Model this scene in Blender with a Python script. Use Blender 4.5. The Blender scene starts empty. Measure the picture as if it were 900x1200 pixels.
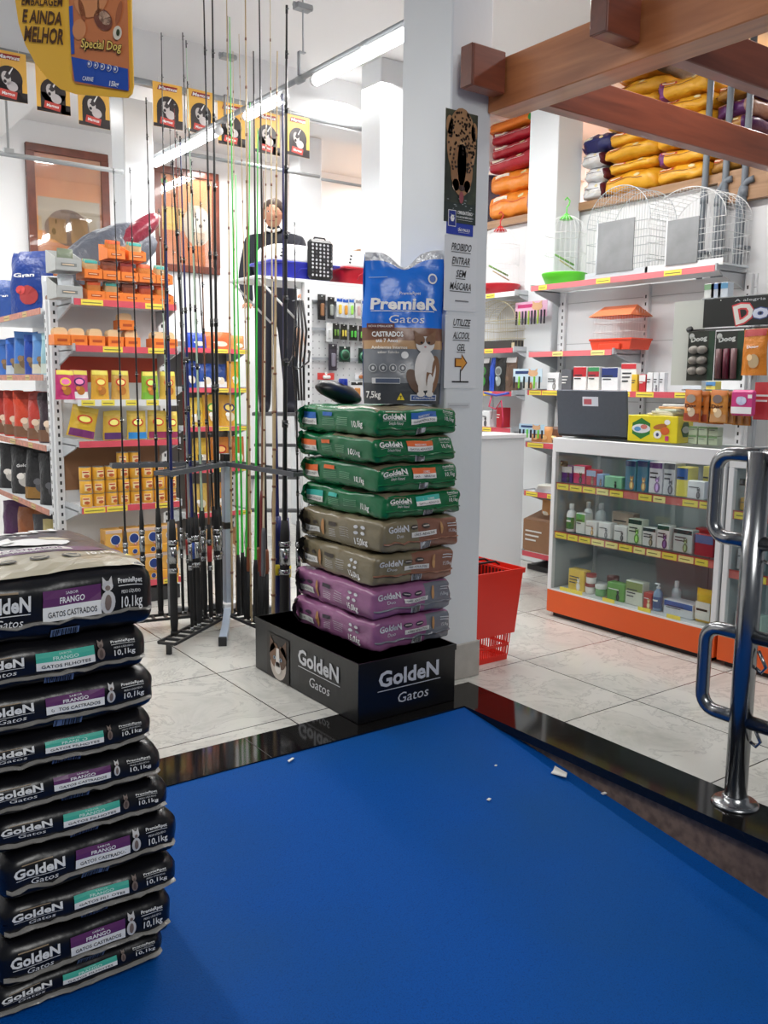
import bpy, math, random
from mathutils import Vector, Matrix, noise
random.seed(7)
COL = bpy.context.scene.collection
PI = math.pi
# ------------------------------------------------------------------ camera model
F_PX = 1030.0; CAM_H = 1.4
AZ, PITCH, ROLL = math.radians(36.0), math.radians(8.2), math.radians(0.6)
_fw = Vector((math.sin(AZ), math.cos(AZ), 0)); _rt = Vector((math.cos(AZ), -math.sin(AZ), 0)); _up = Vector((0, 0, 1))
CF = _fw*math.cos(PITCH) - _up*math.sin(PITCH); _u = _up*math.cos(PITCH) + _fw*math.sin(PITCH)
CR = _rt*math.cos(ROLL) + _u*math.sin(ROLL); CU = _u*math.cos(ROLL) - _rt*math.sin(ROLL)
CC = Vector((0, 0, CAM_H))
def ray(x, y): return CF + CR*((x-450)/F_PX) + CU*((600-y)/F_PX)
def at_z(x, y, z=0.0): d = ray(x, y); return CC + d*((z-CAM_H)/d.z)
def at_x(x, y, X): d = ray(x, y); return CC + d*(X/d.x)
def at_y(x, y, Y): d = ray(x, y); return CC + d*(Y/d.y)
def at_d(x, y, D):
    d = ray(x, y); return CC + d*(D/d.dot(_fw))

# ------------------------------------------------------------------ materials
def lin(c):
    return tuple(((v/255.0)/12.92 if v/255.0 <= 0.04045 else ((v/255.0+0.055)/1.055)**2.4) for v in c) + (1.0,)
MATS = {}
def mat(name, rgb, rough=0.5, metal=0.0, bump=0.0, bscale=30.0, coat=0.0, var=0.0, emit=0.0, stretch=None, spec=0.5):
    if name in MATS: return MATS[name]
    m = bpy.data.materials.new(name); m.use_nodes = True
    nt = m.node_tree; b = nt.nodes['Principled BSDF']
    b.inputs['Base Color'].default_value = lin(rgb); b.inputs['Roughness'].default_value = rough
    b.inputs['Metallic'].default_value = metal; b.inputs['Specular IOR Level'].default_value = spec
    if coat: b.inputs['Coat Weight'].default_value = coat; b.inputs['Coat Roughness'].default_value = 0.15
    if emit:
        b.inputs['Emission Color'].default_value = lin(rgb); b.inputs['Emission Strength'].default_value = emit
    if bump or var:
        tc = nt.nodes.new('ShaderNodeTexCoord'); mp = nt.nodes.new('ShaderNodeMapping')
        nt.links.new(tc.outputs['Object'], mp.inputs['Vector'])
        if stretch: mp.inputs['Scale'].default_value = stretch
        n = nt.nodes.new('ShaderNodeTexNoise'); n.inputs['Scale'].default_value = bscale; n.inputs['Detail'].default_value = 4
        nt.links.new(mp.outputs['Vector'], n.inputs['Vector'])
        if bump:
            bp = nt.nodes.new('ShaderNodeBump'); bp.inputs['Strength'].default_value = bump; bp.inputs['Distance'].default_value = 0.02
            nt.links.new(n.outputs['Fac'], bp.inputs['Height']); nt.links.new(bp.outputs['Normal'], b.inputs['Normal'])
        if var:
            mx = nt.nodes.new('ShaderNodeMix'); mx.data_type = 'RGBA'
            c = lin(rgb); mx.inputs[6].default_value = tuple(v*(1-var) for v in c[:3])+(1,); mx.inputs[7].default_value = tuple(min(1, v*(1+var)) for v in c[:3])+(1,)
            cr = nt.nodes.new('ShaderNodeMapRange'); cr.inputs[1].default_value = 0.3; cr.inputs[2].default_value = 0.7
            nt.links.new(n.outputs['Fac'], cr.inputs[0]); nt.links.new(cr.outputs[0], mx.inputs[0]); nt.links.new(mx.outputs[2], b.inputs['Base Color'])
    MATS[name] = m
    return m
def film(name, rgb, rough=0.32, bump=0.35, sc=9.0, coat=0.0): return mat(name, rgb, rough, bump=bump, bscale=sc, coat=coat)
def flat(rgb, rough=0.5):
    return mat('ink_%d_%d_%d_%d' % (rgb[0], rgb[1], rgb[2], int(rough*100)), rgb, rough)
def tile_mat():
    m = bpy.data.materials.new('marble_tile'); m.use_nodes = True; nt = m.node_tree; b = nt.nodes['Principled BSDF']; N = nt.nodes; L = nt.links
    tc = N.new('ShaderNodeTexCoord')
    sep = N.new('ShaderNodeSeparateXYZ'); L.new(tc.outputs['Object'], sep.inputs[0])
    def line(sock, off):
        a = N.new('ShaderNodeMath'); a.operation = 'SUBTRACT'; L.new(sock, a.inputs[0]); a.inputs[1].default_value = off-7.0
        d = N.new('ShaderNodeMath'); d.operation = 'DIVIDE'; L.new(a.outputs[0], d.inputs[0]); d.inputs[1].default_value = 0.7
        f = N.new('ShaderNodeMath'); f.operation = 'FRACT'; L.new(d.outputs[0], f.inputs[0])
        c = N.new('ShaderNodeMath'); c.operation = 'LESS_THAN'; L.new(f.outputs[0], c.inputs[0]); c.inputs[1].default_value = 0.0085
        fl = N.new('ShaderNodeMath'); fl.operation = 'FLOOR'; L.new(d.outputs[0], fl.inputs[0])
        return c, fl
    cx, fx = line(sep.outputs[0], 3.17); cy, fy = line(sep.outputs[1], 3.115)
    mxx = N.new('ShaderNodeMath'); mxx.operation = 'MAXIMUM'; L.new(cx.outputs[0], mxx.inputs[0]); L.new(cy.outputs[0], mxx.inputs[1])
    # per-tile offset for the veins
    cmb = N.new('ShaderNodeCombineXYZ'); L.new(fx.outputs[0], cmb.inputs[0]); L.new(fy.outputs[0], cmb.inputs[1])
    sc = N.new('ShaderNodeVectorMath'); sc.operation = 'MULTIPLY_ADD'; L.new(cmb.outputs[0], sc.inputs[0]); sc.inputs[1].default_value = (3.7, 5.3, 2.1); L.new(tc.outputs['Object'], sc.inputs[2])
    n1 = N.new('ShaderNodeTexNoise'); n1.inputs['Scale'].default_value = 3.2; n1.inputs['Detail'].default_value = 12; n1.inputs['Roughness'].default_value = 0.68; n1.inputs['Distortion'].default_value = 0.7; L.new(sc.outputs[0], n1.inputs['Vector'])
    r = N.new('ShaderNodeValToRGB'); L.new(n1.outputs['Fac'], r.inputs[0])
    e = r.color_ramp.elements; e[0].position = 0.30; e[0].color = lin((184, 184, 178)); e[1].position = 0.72; e[1].color = lin((212, 211, 204))
    for p, c in ((0.475, (205, 204, 198)), (0.50, (182, 181, 176)), (0.52, (207, 206, 200))):
        q = e.new(p); q.color = lin(c)
    mx = N.new('ShaderNodeMix'); mx.data_type = 'RGBA'; L.new(mxx.outputs[0], mx.inputs[0]); L.new(r.outputs[0], mx.inputs[6]); mx.inputs[7].default_value = lin((70, 66, 62))
    L.new(mx.outputs[2], b.inputs['Base Color']); b.inputs['Roughness'].default_value = 0.16; b.inputs['Specular IOR Level'].default_value = 0.5
    return m
def speck_mat(name, c1, c2, rough, scale, pos=0.62, bump=0.0, big=None):
    m = bpy.data.materials.new(name); m.use_nodes = True; nt = m.node_tree; b = nt.nodes['Principled BSDF']; N = nt.nodes; L = nt.links
    tc = N.new('ShaderNodeTexCoord'); n = N.new('ShaderNodeTexNoise'); n.inputs['Scale'].default_value = scale; n.inputs['Detail'].default_value = 6
    L.new(tc.outputs['Object'], n.inputs['Vector'])
    r = N.new('ShaderNodeValToRGB'); L.new(n.outputs['Fac'], r.inputs[0]); e = r.color_ramp.elements
    e[0].position = pos-0.12; e[0].color = lin(c1); e[1].position = pos+0.1; e[1].color = lin(c2)
    out = r.outputs[0]
    if big:
        n2 = N.new('ShaderNodeTexNoise'); n2.inputs['Scale'].default_value = big[0]; n2.inputs['Detail'].default_value = 5; L.new(tc.outputs['Object'], n2.inputs['Vector'])
        mr = N.new('ShaderNodeMapRange'); L.new(n2.outputs['Fac'], mr.inputs[0]); mr.inputs[1].default_value = 0.42; mr.inputs[2].default_value = 0.75; mr.inputs[4].default_value = big[2]
        mx = N.new('ShaderNodeMix'); mx.data_type = 'RGBA'; L.new(mr.outputs[0], mx.inputs[0]); L.new(out, mx.inputs[6]); mx.inputs[7].default_value = lin(big[1]); out = mx.outputs[2]
    L.new(out, b.inputs['Base Color']); b.inputs['Roughness'].default_value = rough
    if bump:
        b.inputs['Specular IOR Level'].default_value = 0.10
        bp = N.new('ShaderNodeBump'); bp.inputs['Strength'].default_value = bump; bp.inputs['Distance'].default_value = 0.004
        L.new(n.outputs['Fac'], bp.inputs['Height']); L.new(bp.outputs[0], b.inputs['Normal'])
    MATS[name] = m
    return m
def wood_mat(name, c1, c2, stretch, rough=0.4):
    m = bpy.data.materials.new(name); m.use_nodes = True; nt = m.node_tree; b = nt.nodes['Principled BSDF']; N = nt.nodes; L = nt.links
    tc = N.new('ShaderNodeTexCoord'); mp = N.new('ShaderNodeMapping'); mp.inputs['Scale'].default_value = stretch; L.new(tc.outputs['Object'], mp.inputs[0])
    n = N.new('ShaderNodeTexNoise'); n.inputs['Scale'].default_value = 3; n.inputs['Detail'].default_value = 8; n.inputs['Distortion'].default_value = 0.6; L.new(mp.outputs[0], n.inputs['Vector'])
    r = N.new('ShaderNodeValToRGB'); L.new(n.outputs['Fac'], r.inputs[0]); e = r.color_ramp.elements
    e[0].position = 0.35; e[0].color = lin(c1); e[1].position = 0.68; e[1].color = lin(c2)
    L.new(r.outputs[0], b.inputs['Base Color']); b.inputs['Roughness'].default_value = rough; b.inputs['Coat Weight'].default_value = 0.25
    return m
def glass_mat(name='clear_pane', tint=(0.93, 0.96, 0.96), gl=0.06):
    if name in MATS: return MATS[name]
    m = bpy.data.materials.new(name); m.use_nodes = True; nt = m.node_tree; N = nt.nodes; L = nt.links
    N.remove(N['Principled BSDF']); t = N.new('ShaderNodeBsdfTransparent'); t.inputs[0].default_value = tint+(1,)
    g = N.new('ShaderNodeBsdfGlossy'); g.inputs['Roughness'].default_value = 0.03
    mx = N.new('ShaderNodeMixShader'); mx.inputs[0].default_value = gl
    L.new(t.outputs[0], mx.inputs[1]); L.new(g.outputs[0], mx.inputs[2]); L.new(mx.outputs[0], N['Material Output'].inputs[0])
    MATS[name] = m
    return m

WHITE_P = mat('white_paint', (238, 239, 240), 0.6, bump=0.03, bscale=60)
WALL_P = mat('wall_paint', (236, 237, 238), 0.7, bump=0.03, bscale=40)
CEIL_P = mat('ceiling_paint', (226, 226, 226), 0.8)
COLUMN_P = mat('column_enamel', (222, 226, 229), 0.42, bump=0.04, bscale=25)
STEEL_W = mat('white_steel', (226, 228, 230), 0.4)
STEEL_G = mat('grey_steel', (186, 190, 194), 0.4)
SLOT = flat((40, 40, 42))
PINK = mat('price_rail_pink', (216, 84, 98), 0.45, var=0.08, bscale=8)
YEL = mat('price_tag_yellow', (240, 222, 84), 0.5)
YEL2 = mat('price_tag_pale', (243, 232, 150), 0.5)
INK = flat((18, 18, 20)); WHT = flat((240, 240, 238)); GRY = flat((150, 152, 155)); DGR = flat((80, 82, 86))
CHROME = mat('brushed_steel', (150, 152, 154), 0.24, metal=1.0)
ALU = mat('aluminium', (170, 174, 178), 0.3, metal=0.9)
CONDUIT = mat('grey_conduit', (150, 154, 156), 0.45)
WIRE = mat('white_wire', (228, 230, 230), 0.35)
WIRE_S = mat('silver_wire', (192, 198, 202), 0.3, metal=0.6)
BLACKP = mat('black_plastic', (22, 22, 25), 0.35)
FOAM = mat('black_foam_grip', (20, 20, 22), 0.75)
PLASTIC_CLEAR = glass_mat('clear_film', (0.96, 0.96, 0.96), 0.12)

# ------------------------------------------------------------------ mesh builder
_gly = {}
def glyphs(s, bold):
    k = (s, bold)
    if k not in _gly:
        c = bpy.data.curves.new('t', 'FONT'); c.body = s; c.size = 1.0; c.resolution_u = 2; c.fill_mode = 'FRONT' if hasattr(c, 'fill_mode') else c.fill_mode
        c.dimensions = '2D'; c.offset = bold
        o = bpy.data.objects.new('t', c); me = bpy.data.meshes.new_from_object(o)
        vs = [(v.co.x, v.co.y) for v in me.vertices]; fs = [tuple(p.vertices) for p in me.polygons]
        bpy.data.objects.remove(o); bpy.data.curves.remove(c); bpy.data.meshes.remove(me)
        _gly[k] = (vs, fs)
    return _gly[k]
class MB:
    def __init__(s): s.v = []; s.f = []; s.m = []; s.mats = []; s.sm = []
    def mi(s, m):
        if m not in s.mats: s.mats.append(m)
        return s.mats.index(m)
    def add(s, vs, fs, m, smooth=False, T=None):
        o = len(s.v); i = s.mi(m)
        for v in vs:
            v = Vector(v); s.v.append(T @ v if T else v)
        for f in fs: s.f.append([a+o for a in f]); s.m.append(i); s.sm.append(smooth)
        return s
    def box(s, a, b, m, T=None, bev=0.0):
        x0, y0, z0 = (min(a[i], b[i]) for i in range(3)); x1, y1, z1 = (max(a[i], b[i]) for i in range(3))
        e = min(bev, (x1-x0)*0.45, (y1-y0)*0.45, (z1-z0)*0.45)
        if e <= 0:
            vs = [(x, y, z) for x in (x0, x1) for y in (y0, y1) for z in (z0, z1)]
            return s.add(vs, [(0, 1, 3, 2), (4, 6, 7, 5), (0, 4, 5, 1), (2, 3, 7, 6), (0, 2, 6, 4), (1, 5, 7, 3)], m, T=T)
        vs = []; idx = {}
        X = (x0, x1); Y = (y0, y1); Z = (z0, z1); sg = (1, -1)
        for i in (0, 1):
            for j in (0, 1):
                for k in (0, 1):
                    idx[(i, j, k, 0)] = len(vs); vs.append((X[i], Y[j]+sg[j]*e, Z[k]+sg[k]*e))
                    idx[(i, j, k, 1)] = len(vs); vs.append((X[i]+sg[i]*e, Y[j], Z[k]+sg[k]*e))
                    idx[(i, j, k, 2)] = len(vs); vs.append((X[i]+sg[i]*e, Y[j]+sg[j]*e, Z[k]))
        fs = []
        for i in (0, 1):
            fs.append([idx[(i, j, k, 0)] for j, k in ((0, 0), (1, 0), (1, 1), (0, 1))])
            fs.append([idx[(j, i, k, 1)] for j, k in ((0, 0), (1, 0), (1, 1), (0, 1))])
            fs.append([idx[(j, k, i, 2)] for j, k in ((0, 0), (1, 0), (1, 1), (0, 1))])
        for i in (0, 1):
            for j in (0, 1):
                fs.append([idx[(i, j, 0, 0)], idx[(i, j, 1, 0)], idx[(i, j, 1, 1)], idx[(i, j, 0, 1)]])
                fs.append([idx[(i, 0, j, 0)], idx[(i, 1, j, 0)], idx[(i, 1, j, 2)], idx[(i, 0, j, 2)]])
                fs.append([idx[(0, i, j, 1)], idx[(1, i, j, 1)], idx[(1, i, j, 2)], idx[(0, i, j, 2)]])
                for k in (0, 1): fs.append([idx[(i, j, k, 0)], idx[(i, j, k, 1)], idx[(i, j, k, 2)]])
        return s.add(vs, fs, m, T=T)
    def tube(s, pts, r, m, seg=8, cap=True, T=None):
        pts = [Vector(p) for p in pts]; n = len(pts); rs = r if isinstance(r, (list, tuple)) else [r]*n
        vs = []; fs = []; prev = None
        for i, p in enumerate(pts):
            d = (pts[min(i+1, n-1)] - pts[max(i-1, 0)]).normalized()
            if prev is None:
                a = Vector((0, 0, 1)) if abs(d.z) < 0.9 else Vector((1, 0, 0)); u = d.cross(a).normalized()
            else:
                u = (prev - d*prev.dot(d)).normalized()
            prev = u; w = d.cross(u)
            for k in range(seg):
                t = 2*PI*k/seg; vs.append(p + (u*math.cos(t) + w*math.sin(t))*rs[i])
        for i in range(n-1):
            for k in range(seg):
                a = i*seg+k; b = i*seg+(k+1) % seg; fs.append((a, b, b+seg, a+seg))
        if cap: fs.append(tuple(range(seg))[::-1]); fs.append(tuple(range((n-1)*seg, n*seg)))
        return s.add(vs, fs, m, smooth=seg > 4, T=T)
    def lathe(s, prof, m, seg=16, T=None, cx=0, cy=0):
        vs = []; fs = []
        for r, z in prof:
            for k in range(seg):
                t = 2*PI*k/seg; vs.append((cx+r*math.cos(t), cy+r*math.sin(t), z))
        for i in range(len(prof)-1):
            for k in range(seg):
                a = i*seg+k; b = i*seg+(k+1) % seg; fs.append((a, b, b+seg, a+seg))
        fs.append(tuple(range(seg))[::-1]); fs.append(tuple(range((len(prof)-1)*seg, len(prof)*seg)))
        return s.add(vs, fs, m, smooth=True, T=T)
    def prism(s, poly, z0, z1, m, T=None):   # poly in xy
        n = len(poly); vs = [(x, y, z0) for x, y in poly] + [(x, y, z1) for x, y in poly]
        fs = [tuple(range(n))[::-1], tuple(range(n, 2*n))] + [(i, (i+1) % n, (i+1) % n+n, i+n) for i in range(n)]
        return s.add(vs, fs, m, T=T)
    def grid(s, fn, u0, u1, v0, v1, nu, nv, m, smooth=True):
        vs = [fn(u0+(u1-u0)*i/nu, v0+(v1-v0)*j/nv) for j in range(nv+1) for i in range(nu+1)]
        fs = [(j*(nu+1)+i, j*(nu+1)+i+1, (j+1)*(nu+1)+i+1, (j+1)*(nu+1)+i) for j in range(nv) for i in range(nu)]
        return s.add(vs, fs, m, smooth=smooth)
    # printed marks: fn(u, v, off) -> point on the printed face, u to the right, v up, both in metres
    def rect(s, fn, u0, v0, u1, v1, m, lay=1, n=4):
        return s.grid(lambda u, v: fn(u, v, lay*0.0012), u0, u1, v0, v1, n, max(1, n//2), m, smooth=False)
    def ell(s, fn, cu, cv, ru, rv, m, lay=1, n=18, ang=0):
        ca, sa = math.cos(ang), math.sin(ang); vs = [fn(cu, cv, lay*0.0012)]
        for k in range(n):
            t = 2*PI*k/n; a, b = ru*math.cos(t), rv*math.sin(t); vs.append(fn(cu+a*ca-b*sa, cv+a*sa+b*ca, lay*0.0012))
        return s.add(vs, [(0, 1+k, 1+(k+1) % n) for k in range(n)], m)
    def poly(s, fn, pts, m, lay=1):
        return s.add([fn(u, v, lay*0.0012) for u, v in pts], [tuple(range(len(pts)))], m)
    def text(s, txt, fn, u, v, h, m, lay=2, align='c', w=None, bold=0.0, shear=0.0, ang=0.0):
        vs, fs = glyphs(txt, bold)
        if not vs: return s
        x0 = min(a for a, b in vs); x1 = max(a for a, b in vs); k = h/0.70
        kx = k if w is None else w/(x1-x0)
        W = (x1-x0)*kx; off = {'c': -W/2, 'l': 0, 'r': -W}[align]; ca, sa = math.cos(ang), math.sin(ang); P = []
        for a, b in vs:
            X = (a-x0)*kx+off+b*k*shear; Y = b*k
            P.append(fn(u+X*ca-Y*sa, v+X*sa+Y*ca, lay*0.0012))
        return s.add(P, fs, m)
    def build(s, name, parent=None, loc=None, rot=None):
        me = bpy.data.meshes.new(name); me.from_pydata([tuple(v) for v in s.v], [], s.f)
        for m in s.mats: me.materials.append(m)
        me.polygons.foreach_set('material_index', s.m); me.polygons.foreach_set('use_smooth', s.sm); me.update()
        o = bpy.data.objects.new(name, me); COL.objects.link(o)
        if parent: o.parent = parent
        if loc is not None: o.location = loc
        if rot is not None: o.rotation_euler = (0, 0, rot) if isinstance(rot, (int, float)) else rot
        return o
def fix_normals(o):
    import bmesh
    bm = bmesh.new(); bm.from_mesh(o.data); bmesh.ops.remove_doubles(bm, verts=bm.verts, dist=1e-5); bmesh.ops.recalc_face_normals(bm, faces=bm.faces); bm.to_mesh(o.data); bm.free(); return o
def tag(o, label=None, cat=None, group=None, kind=None):
    if label: o['label'] = label
    if cat: o['category'] = cat
    if group: o['group'] = group
    if kind: o['kind'] = kind
    return o
def thing(name, label, cat, loc=(0, 0, 0), rot=0, group=None):
    o = bpy.data.objects.new(name, None); COL.objects.link(o); o.empty_display_size = 0.05
    o.location = loc; o.rotation_euler = (0, 0, rot) if isinstance(rot, (int, float)) else rot
    return tag(o, label, cat, group)
def dup(src, loc, rot=None, label=None, group=None, parent=None):
    c = src.copy(); COL.objects.link(c); c.location = loc
    if rot is not None: c.rotation_euler = (0, 0, rot) if isinstance(rot, (int, float)) else rot
    if label: c['label'] = label
    if group: c['group'] = group
    for ch in list(src.children):
        k = ch.copy(); COL.objects.link(k); k.parent = c
        for g in list(ch.children):
            q = g.copy(); COL.objects.link(q); q.parent = k
    return c
USED = set()
def use(src, loc, rot=None, label=None, group=None):   # first call moves the source itself, later calls copy it
    if src.name in USED: return dup(src, loc, rot, label, group)
    USED.add(src.name); src.location = loc
    if rot is not None: src.rotation_euler = (0, 0, rot) if isinstance(rot, (int, float)) else rot
    return tag(src, label, None, group)
ORD = ['first', 'second', 'third', 'fourth', 'fifth', 'sixth', 'seventh', 'eighth', 'ninth', 'tenth', 'eleventh', 'twelfth', 'thirteenth', 'fourteenth', 'fifteenth', 'sixteenth', 'seventeenth', 'eighteenth', 'nineteenth', 'twentieth']
def od(i, n=None, end='the left'):
    if n is not None and i == n-1 and n > 1: return 'rightmost' if end == 'the left' else 'last'
    if i == 0 and end == 'the left': return 'leftmost'
    return ORD[i] + ' from ' + end
def struct(name, mb): o = mb.build(name); o['kind'] = 'structure'; return o
R90 = -PI/2      # front towards -X (the right-hand wall, seen from the shop door)
# planar printed faces
def front_fn(y, zc=0.0, xc=0.0): return lambda u, v, off=0.0: Vector((xc+u, y-off, zc+v))
def left_fn(x, zc=0.0, yc=0.0): return lambda u, v, off=0.0: Vector((x-off, yc-u, zc+v))
def top_fn(z, xc=0.0, yc=0.0): return lambda u, v, off=0.0: Vector((xc+u, yc+v, z+off))

# ================================================================== SETTING
FLOOR_T = tile_mat()
GRANITE = speck_mat('black_granite', (14, 13, 13), (46, 42, 40), 0.07, 160, 0.66)
BLUE = speck_mat('blue_painted_ramp', (0, 78, 162), (0, 62, 134), 0.6, 240, 0.60, bump=0.5, big=(1.6, (20, 74, 124), 0.55))
RISER = speck_mat('brown_stone_riser', (104, 84, 70), (134, 110, 92), 0.6, 30, 0.5, big=(5, (80, 64, 54), 0.6))
GX0, GX1, GY0, GY1 = 2.485, 2.71, 2.80, 3.03
b = MB(); b.prism([(-4, GY1), (GX1, GY1), (GX1, -1.5), (8, -1.5), (8, 9), (-4, 9)], -0.1, 0.0, FLOOR_T); struct('floor', b)
b = MB(); b.prism([(-4, GY0), (GX0, GY0), (GX0, -1.5), (GX1, -1.5), (GX1, GY1), (-4, GY1)], -0.035, 0.001, GRANITE)
b.prism([(1.52, GY0+0.001), (1.523, GY0+0.001), (1.523, GY1-0.001), (1.52, GY1-0.001)], 0.0, 0.0016, flat((60, 56, 54)))
struct('trim_1', b)
b = MB(); b.box((GX0+0.02, -1.5, -1.2), (GX1, GY0+0.02, -0.036), RISER); b.box((-4, GY0+0.012, -0.5), (GX0+0.02, GY1, -0.036), RISER); struct('trim_2', b)
def ramp_z(Y, X=2.4):
    d = GY0 - Y
    if d <= 0: return 0.0
    k = max(0.0, min(1.0, (X-.3)/2.1)); return -d*(.062+.070*k)
b = MB()
def ramp_pt(u, v): return Vector((u, v, ramp_z(v, u)-0.004 + 0.004*noise.noise(Vector((u*2, v*2, 0)))))
b.grid(lambda u, v: ramp_pt(u, v), -4, GX0+0.02, GY0+0.01, -2.0, 60, 60, BLUE)
struct('floor_ramp', b)
CZ = 3.72; BY = 6.0
b = MB(); b.box((-4, 1.2, CZ), (8, 9, CZ+0.1), CEIL_P); struct('ceiling', b)
b = MB(); b.box((-4, 8.6, 0), (8, 8.75, CZ), WALL_P); struct('wall_back', b)
b = MB(); b.box((-2.2, 3.0, 0), (-2.05, 8.6, CZ), WALL_P); struct('wall_left', b)
WX = 5.36
b = MB(); b.box((WX, -1.5, 0), (WX+0.12, 8.6, 2.74), WALL_P); struct('wall_right', b)
b = MB(); b.box((6.7, -1.5, 0), (6.85, 8.6, CZ), WALL_P); struct('wall_right_upper', b)
b = MB(); b.box((-2.05, BY, 3.36), (6.7, BY+0.28, CZ), CEIL_P); struct('trim_3', b)
p = at_z(13, 150, 3.36); b = MB(); b.box((p.x-0.5, BY+0.28, 3.36), (p.x, 8.6, CZ), CEIL_P); struct('trim_4', b)
WOODD = wood_mat('mezzanine_board', (150, 112, 78), (176, 136, 98), (8, 0.6, 8))
b = MB(); b.box((WX-0.05, 2.2, 2.742), (6.7, 8.6, 2.80), WOODD); b.box((WX-0.06, 2.2, 2.60), (WX-0.002, 3.60, 2.80), WOODD); struct('mezzanine_deck', b)
# columns
def column(n, x0, y0, w, d, plinth=False, z1=CZ):
    b = MB(); b.box((x0, y0, 0), (x0+w, y0+d, z1), COLUMN_P, bev=0.006); struct('column_%d' % n, b)
column(1, 2.581, 3.09, 0.235, 0.355)
b = MB(); b.box((2.571, 3.08, 0), (2.826, 3.455, 0.175), mat('plinth_stone', (176, 172, 166), 0.35, var=0.1, bscale=12), bev=0.004); struct('baseboard_column', b)
column(2, 5.06, 4.81, 0.27, 0.30)
column(3, 2.37, 6.50, 0.22, 0.265)
column(4, 4.42, 7.50, 0.25, 0.19)
c5 = at_y(467, 200, 5.2); column(5, c5.x, 5.42, 0.25, 0.25)

# ------------------------------------------------------------------ pergola
BEAM = wood_mat('varnished_beam', (166, 100, 58), (196, 128, 80), (6, 0.5, 6))
BEAMX = wood_mat('varnished_cross_beam', (116, 58, 40), (146, 76, 52), (0.5, 6, 6))
BEAME = wood_mat('beam_end', (96, 48, 34), (112, 58, 40), (6, 6, 6))
b = MB(); b.box((2.79, -0.6, 2.605), (2.93, 3.086, 2.815), BEAM, bev=0.004)
tag(b.build('pergola_beam'), 'long orange-brown varnished wooden beam running from the white column over the door', 'beam')
def cross(y, lab):
    b = MB(); b.box((2.60, y-0.075, 2.66), (2.785, y, 2.83), BEAMX, bev=0.004); b.box((2.935, y-0.075, 2.66), (5.30, y, 2.83), BEAMX, bev=0.004)
    b.box((2.56+0.03, y-0.0745, 2.661), (2.60, y-0.0005, 2.829), BEAME, bev=0.003)
    b.box((2.785, y-0.06, 2.68), (2.935, y-0.015, 2.81), BEAMX)
    return tag(b.build('pergola_rafter'), lab, 'beam', 'dark cross beams of the pergola')
cross(3.045, 'dark reddish cross beam with its end block against the white column')
cross(2.33, 'dark reddish cross beam with its end block at the top edge, nearer the camera')

# ------------------------------------------------------------------ framed pictures on the back wall
FRAME = wood_mat('dark_red_frame', (92, 46, 34), (116, 60, 44), (3, 3, 3), 0.35)
def framed(px0, py0, px1, py1, lab, kind):
    Y = 8.6; a = at_y(px0, py0, Y); c = at_y(px1, py1, Y)
    w = c.x-a.x; h = a.z-c.z; t = thing('framed_picture', lab, 'picture', (a.x, Y, c.z))
    f = 0.11*w if w > 0.5 else 0.07; f = 0.07
    b = MB()
    b.box((0, -0.05, 0), (w, -0.002, f), FRAME, bev=.004); b.box((0, -0.05, h-f), (w, -0.002, h), FRAME, bev=.004)
    b.box((0, -0.05, f), (f, -0.002, h-f), FRAME); b.box((w-f, -0.05, f), (w, -0.002, h-f), FRAME); b.build('frame', t)
    b = MB(); m = speck_mat('picture_print_'+kind, (214, 138, 92), (186, 108, 76), 0.12, 1.6, 0.5, big=(0.9, (228, 176, 122), 0.8))
    b.box((f, -0.02, f), (w-f, -0.004, h-f), m); fn = front_fn(-0.02, h/2, w/2)
    if kind == 'dark':
        b.ell(fn, -.02*w, .03*h, .26*w, .11*h, flat((112, 88, 72), .3), 2, 22, -.1); b.ell(fn, -.20*w, .02*h, .11*w, .07*h, flat((126, 100, 80), .3), 3); b.ell(fn, .10*w, .03*h, .07*w, .10*h, flat((92, 72, 60), .3), 4, ang=.4)
        b.ell(fn, -.17*w, .06*h, .012*w, .014*h, INK, 4); b.ell(fn, -.20*w, .0*h, .025*w, .02*h, INK, 4)
        b.rect(fn, -.38*w, .0*h, .38*w, .20*h, flat((178, 166, 146), .2), 1)
        b.text('I', fn, -.27*w, -.24*h, .07*h, flat((150, 190, 110)), 4, bold=.03); b.text('Pet', fn, -.12*w, -.245*h, .065*h, flat((150, 190, 110)), 4, bold=.03)
    else:
        b.ell(fn, .16*w, -.03*h, .22*w, .2*h, flat((190, 178, 160), .3), 1, 22); b.ell(fn, .2*w, .02*h, .13*w, .12*h, flat((214, 206, 192), .3), 2); b.ell(fn, .08*w, .12*h, .05*w, .08*h, flat((160, 148, 132), .3), 3, ang=.5)
        b.ell(fn, .16*w, .03*h, .018*w, .012*h, INK, 4); b.ell(fn, .27*w, .03*h, .018*w, .012*h, INK, 4); b.ell(fn, .21*w, -.03*h, .028*w, .018*h, INK, 4)
        b.rect(fn, -.4*w, -.1*h, -.05*w, .12*h, flat((214, 178, 96), .3), 1); b.ell(fn, -.34*w, .36*h, .06*w, .03*h, flat((110, 170, 90)), 3, 5)
    b.build('print', t)
    b = MB(); b.box((f, -0.035, f), (w-f, -0.032, h-f), glass_mat('picture_glass', (0.97, 0.97, 0.97), 0.10)); b.build('glass', t)
framed(28, 167, 131, 372, 'large brown-framed picture of a dark dog, left of the white pillar', 'dark')
framed(178, 193, 256, 323, 'brown-framed picture of a pale dog behind the fishing rods', 'pale')

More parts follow.
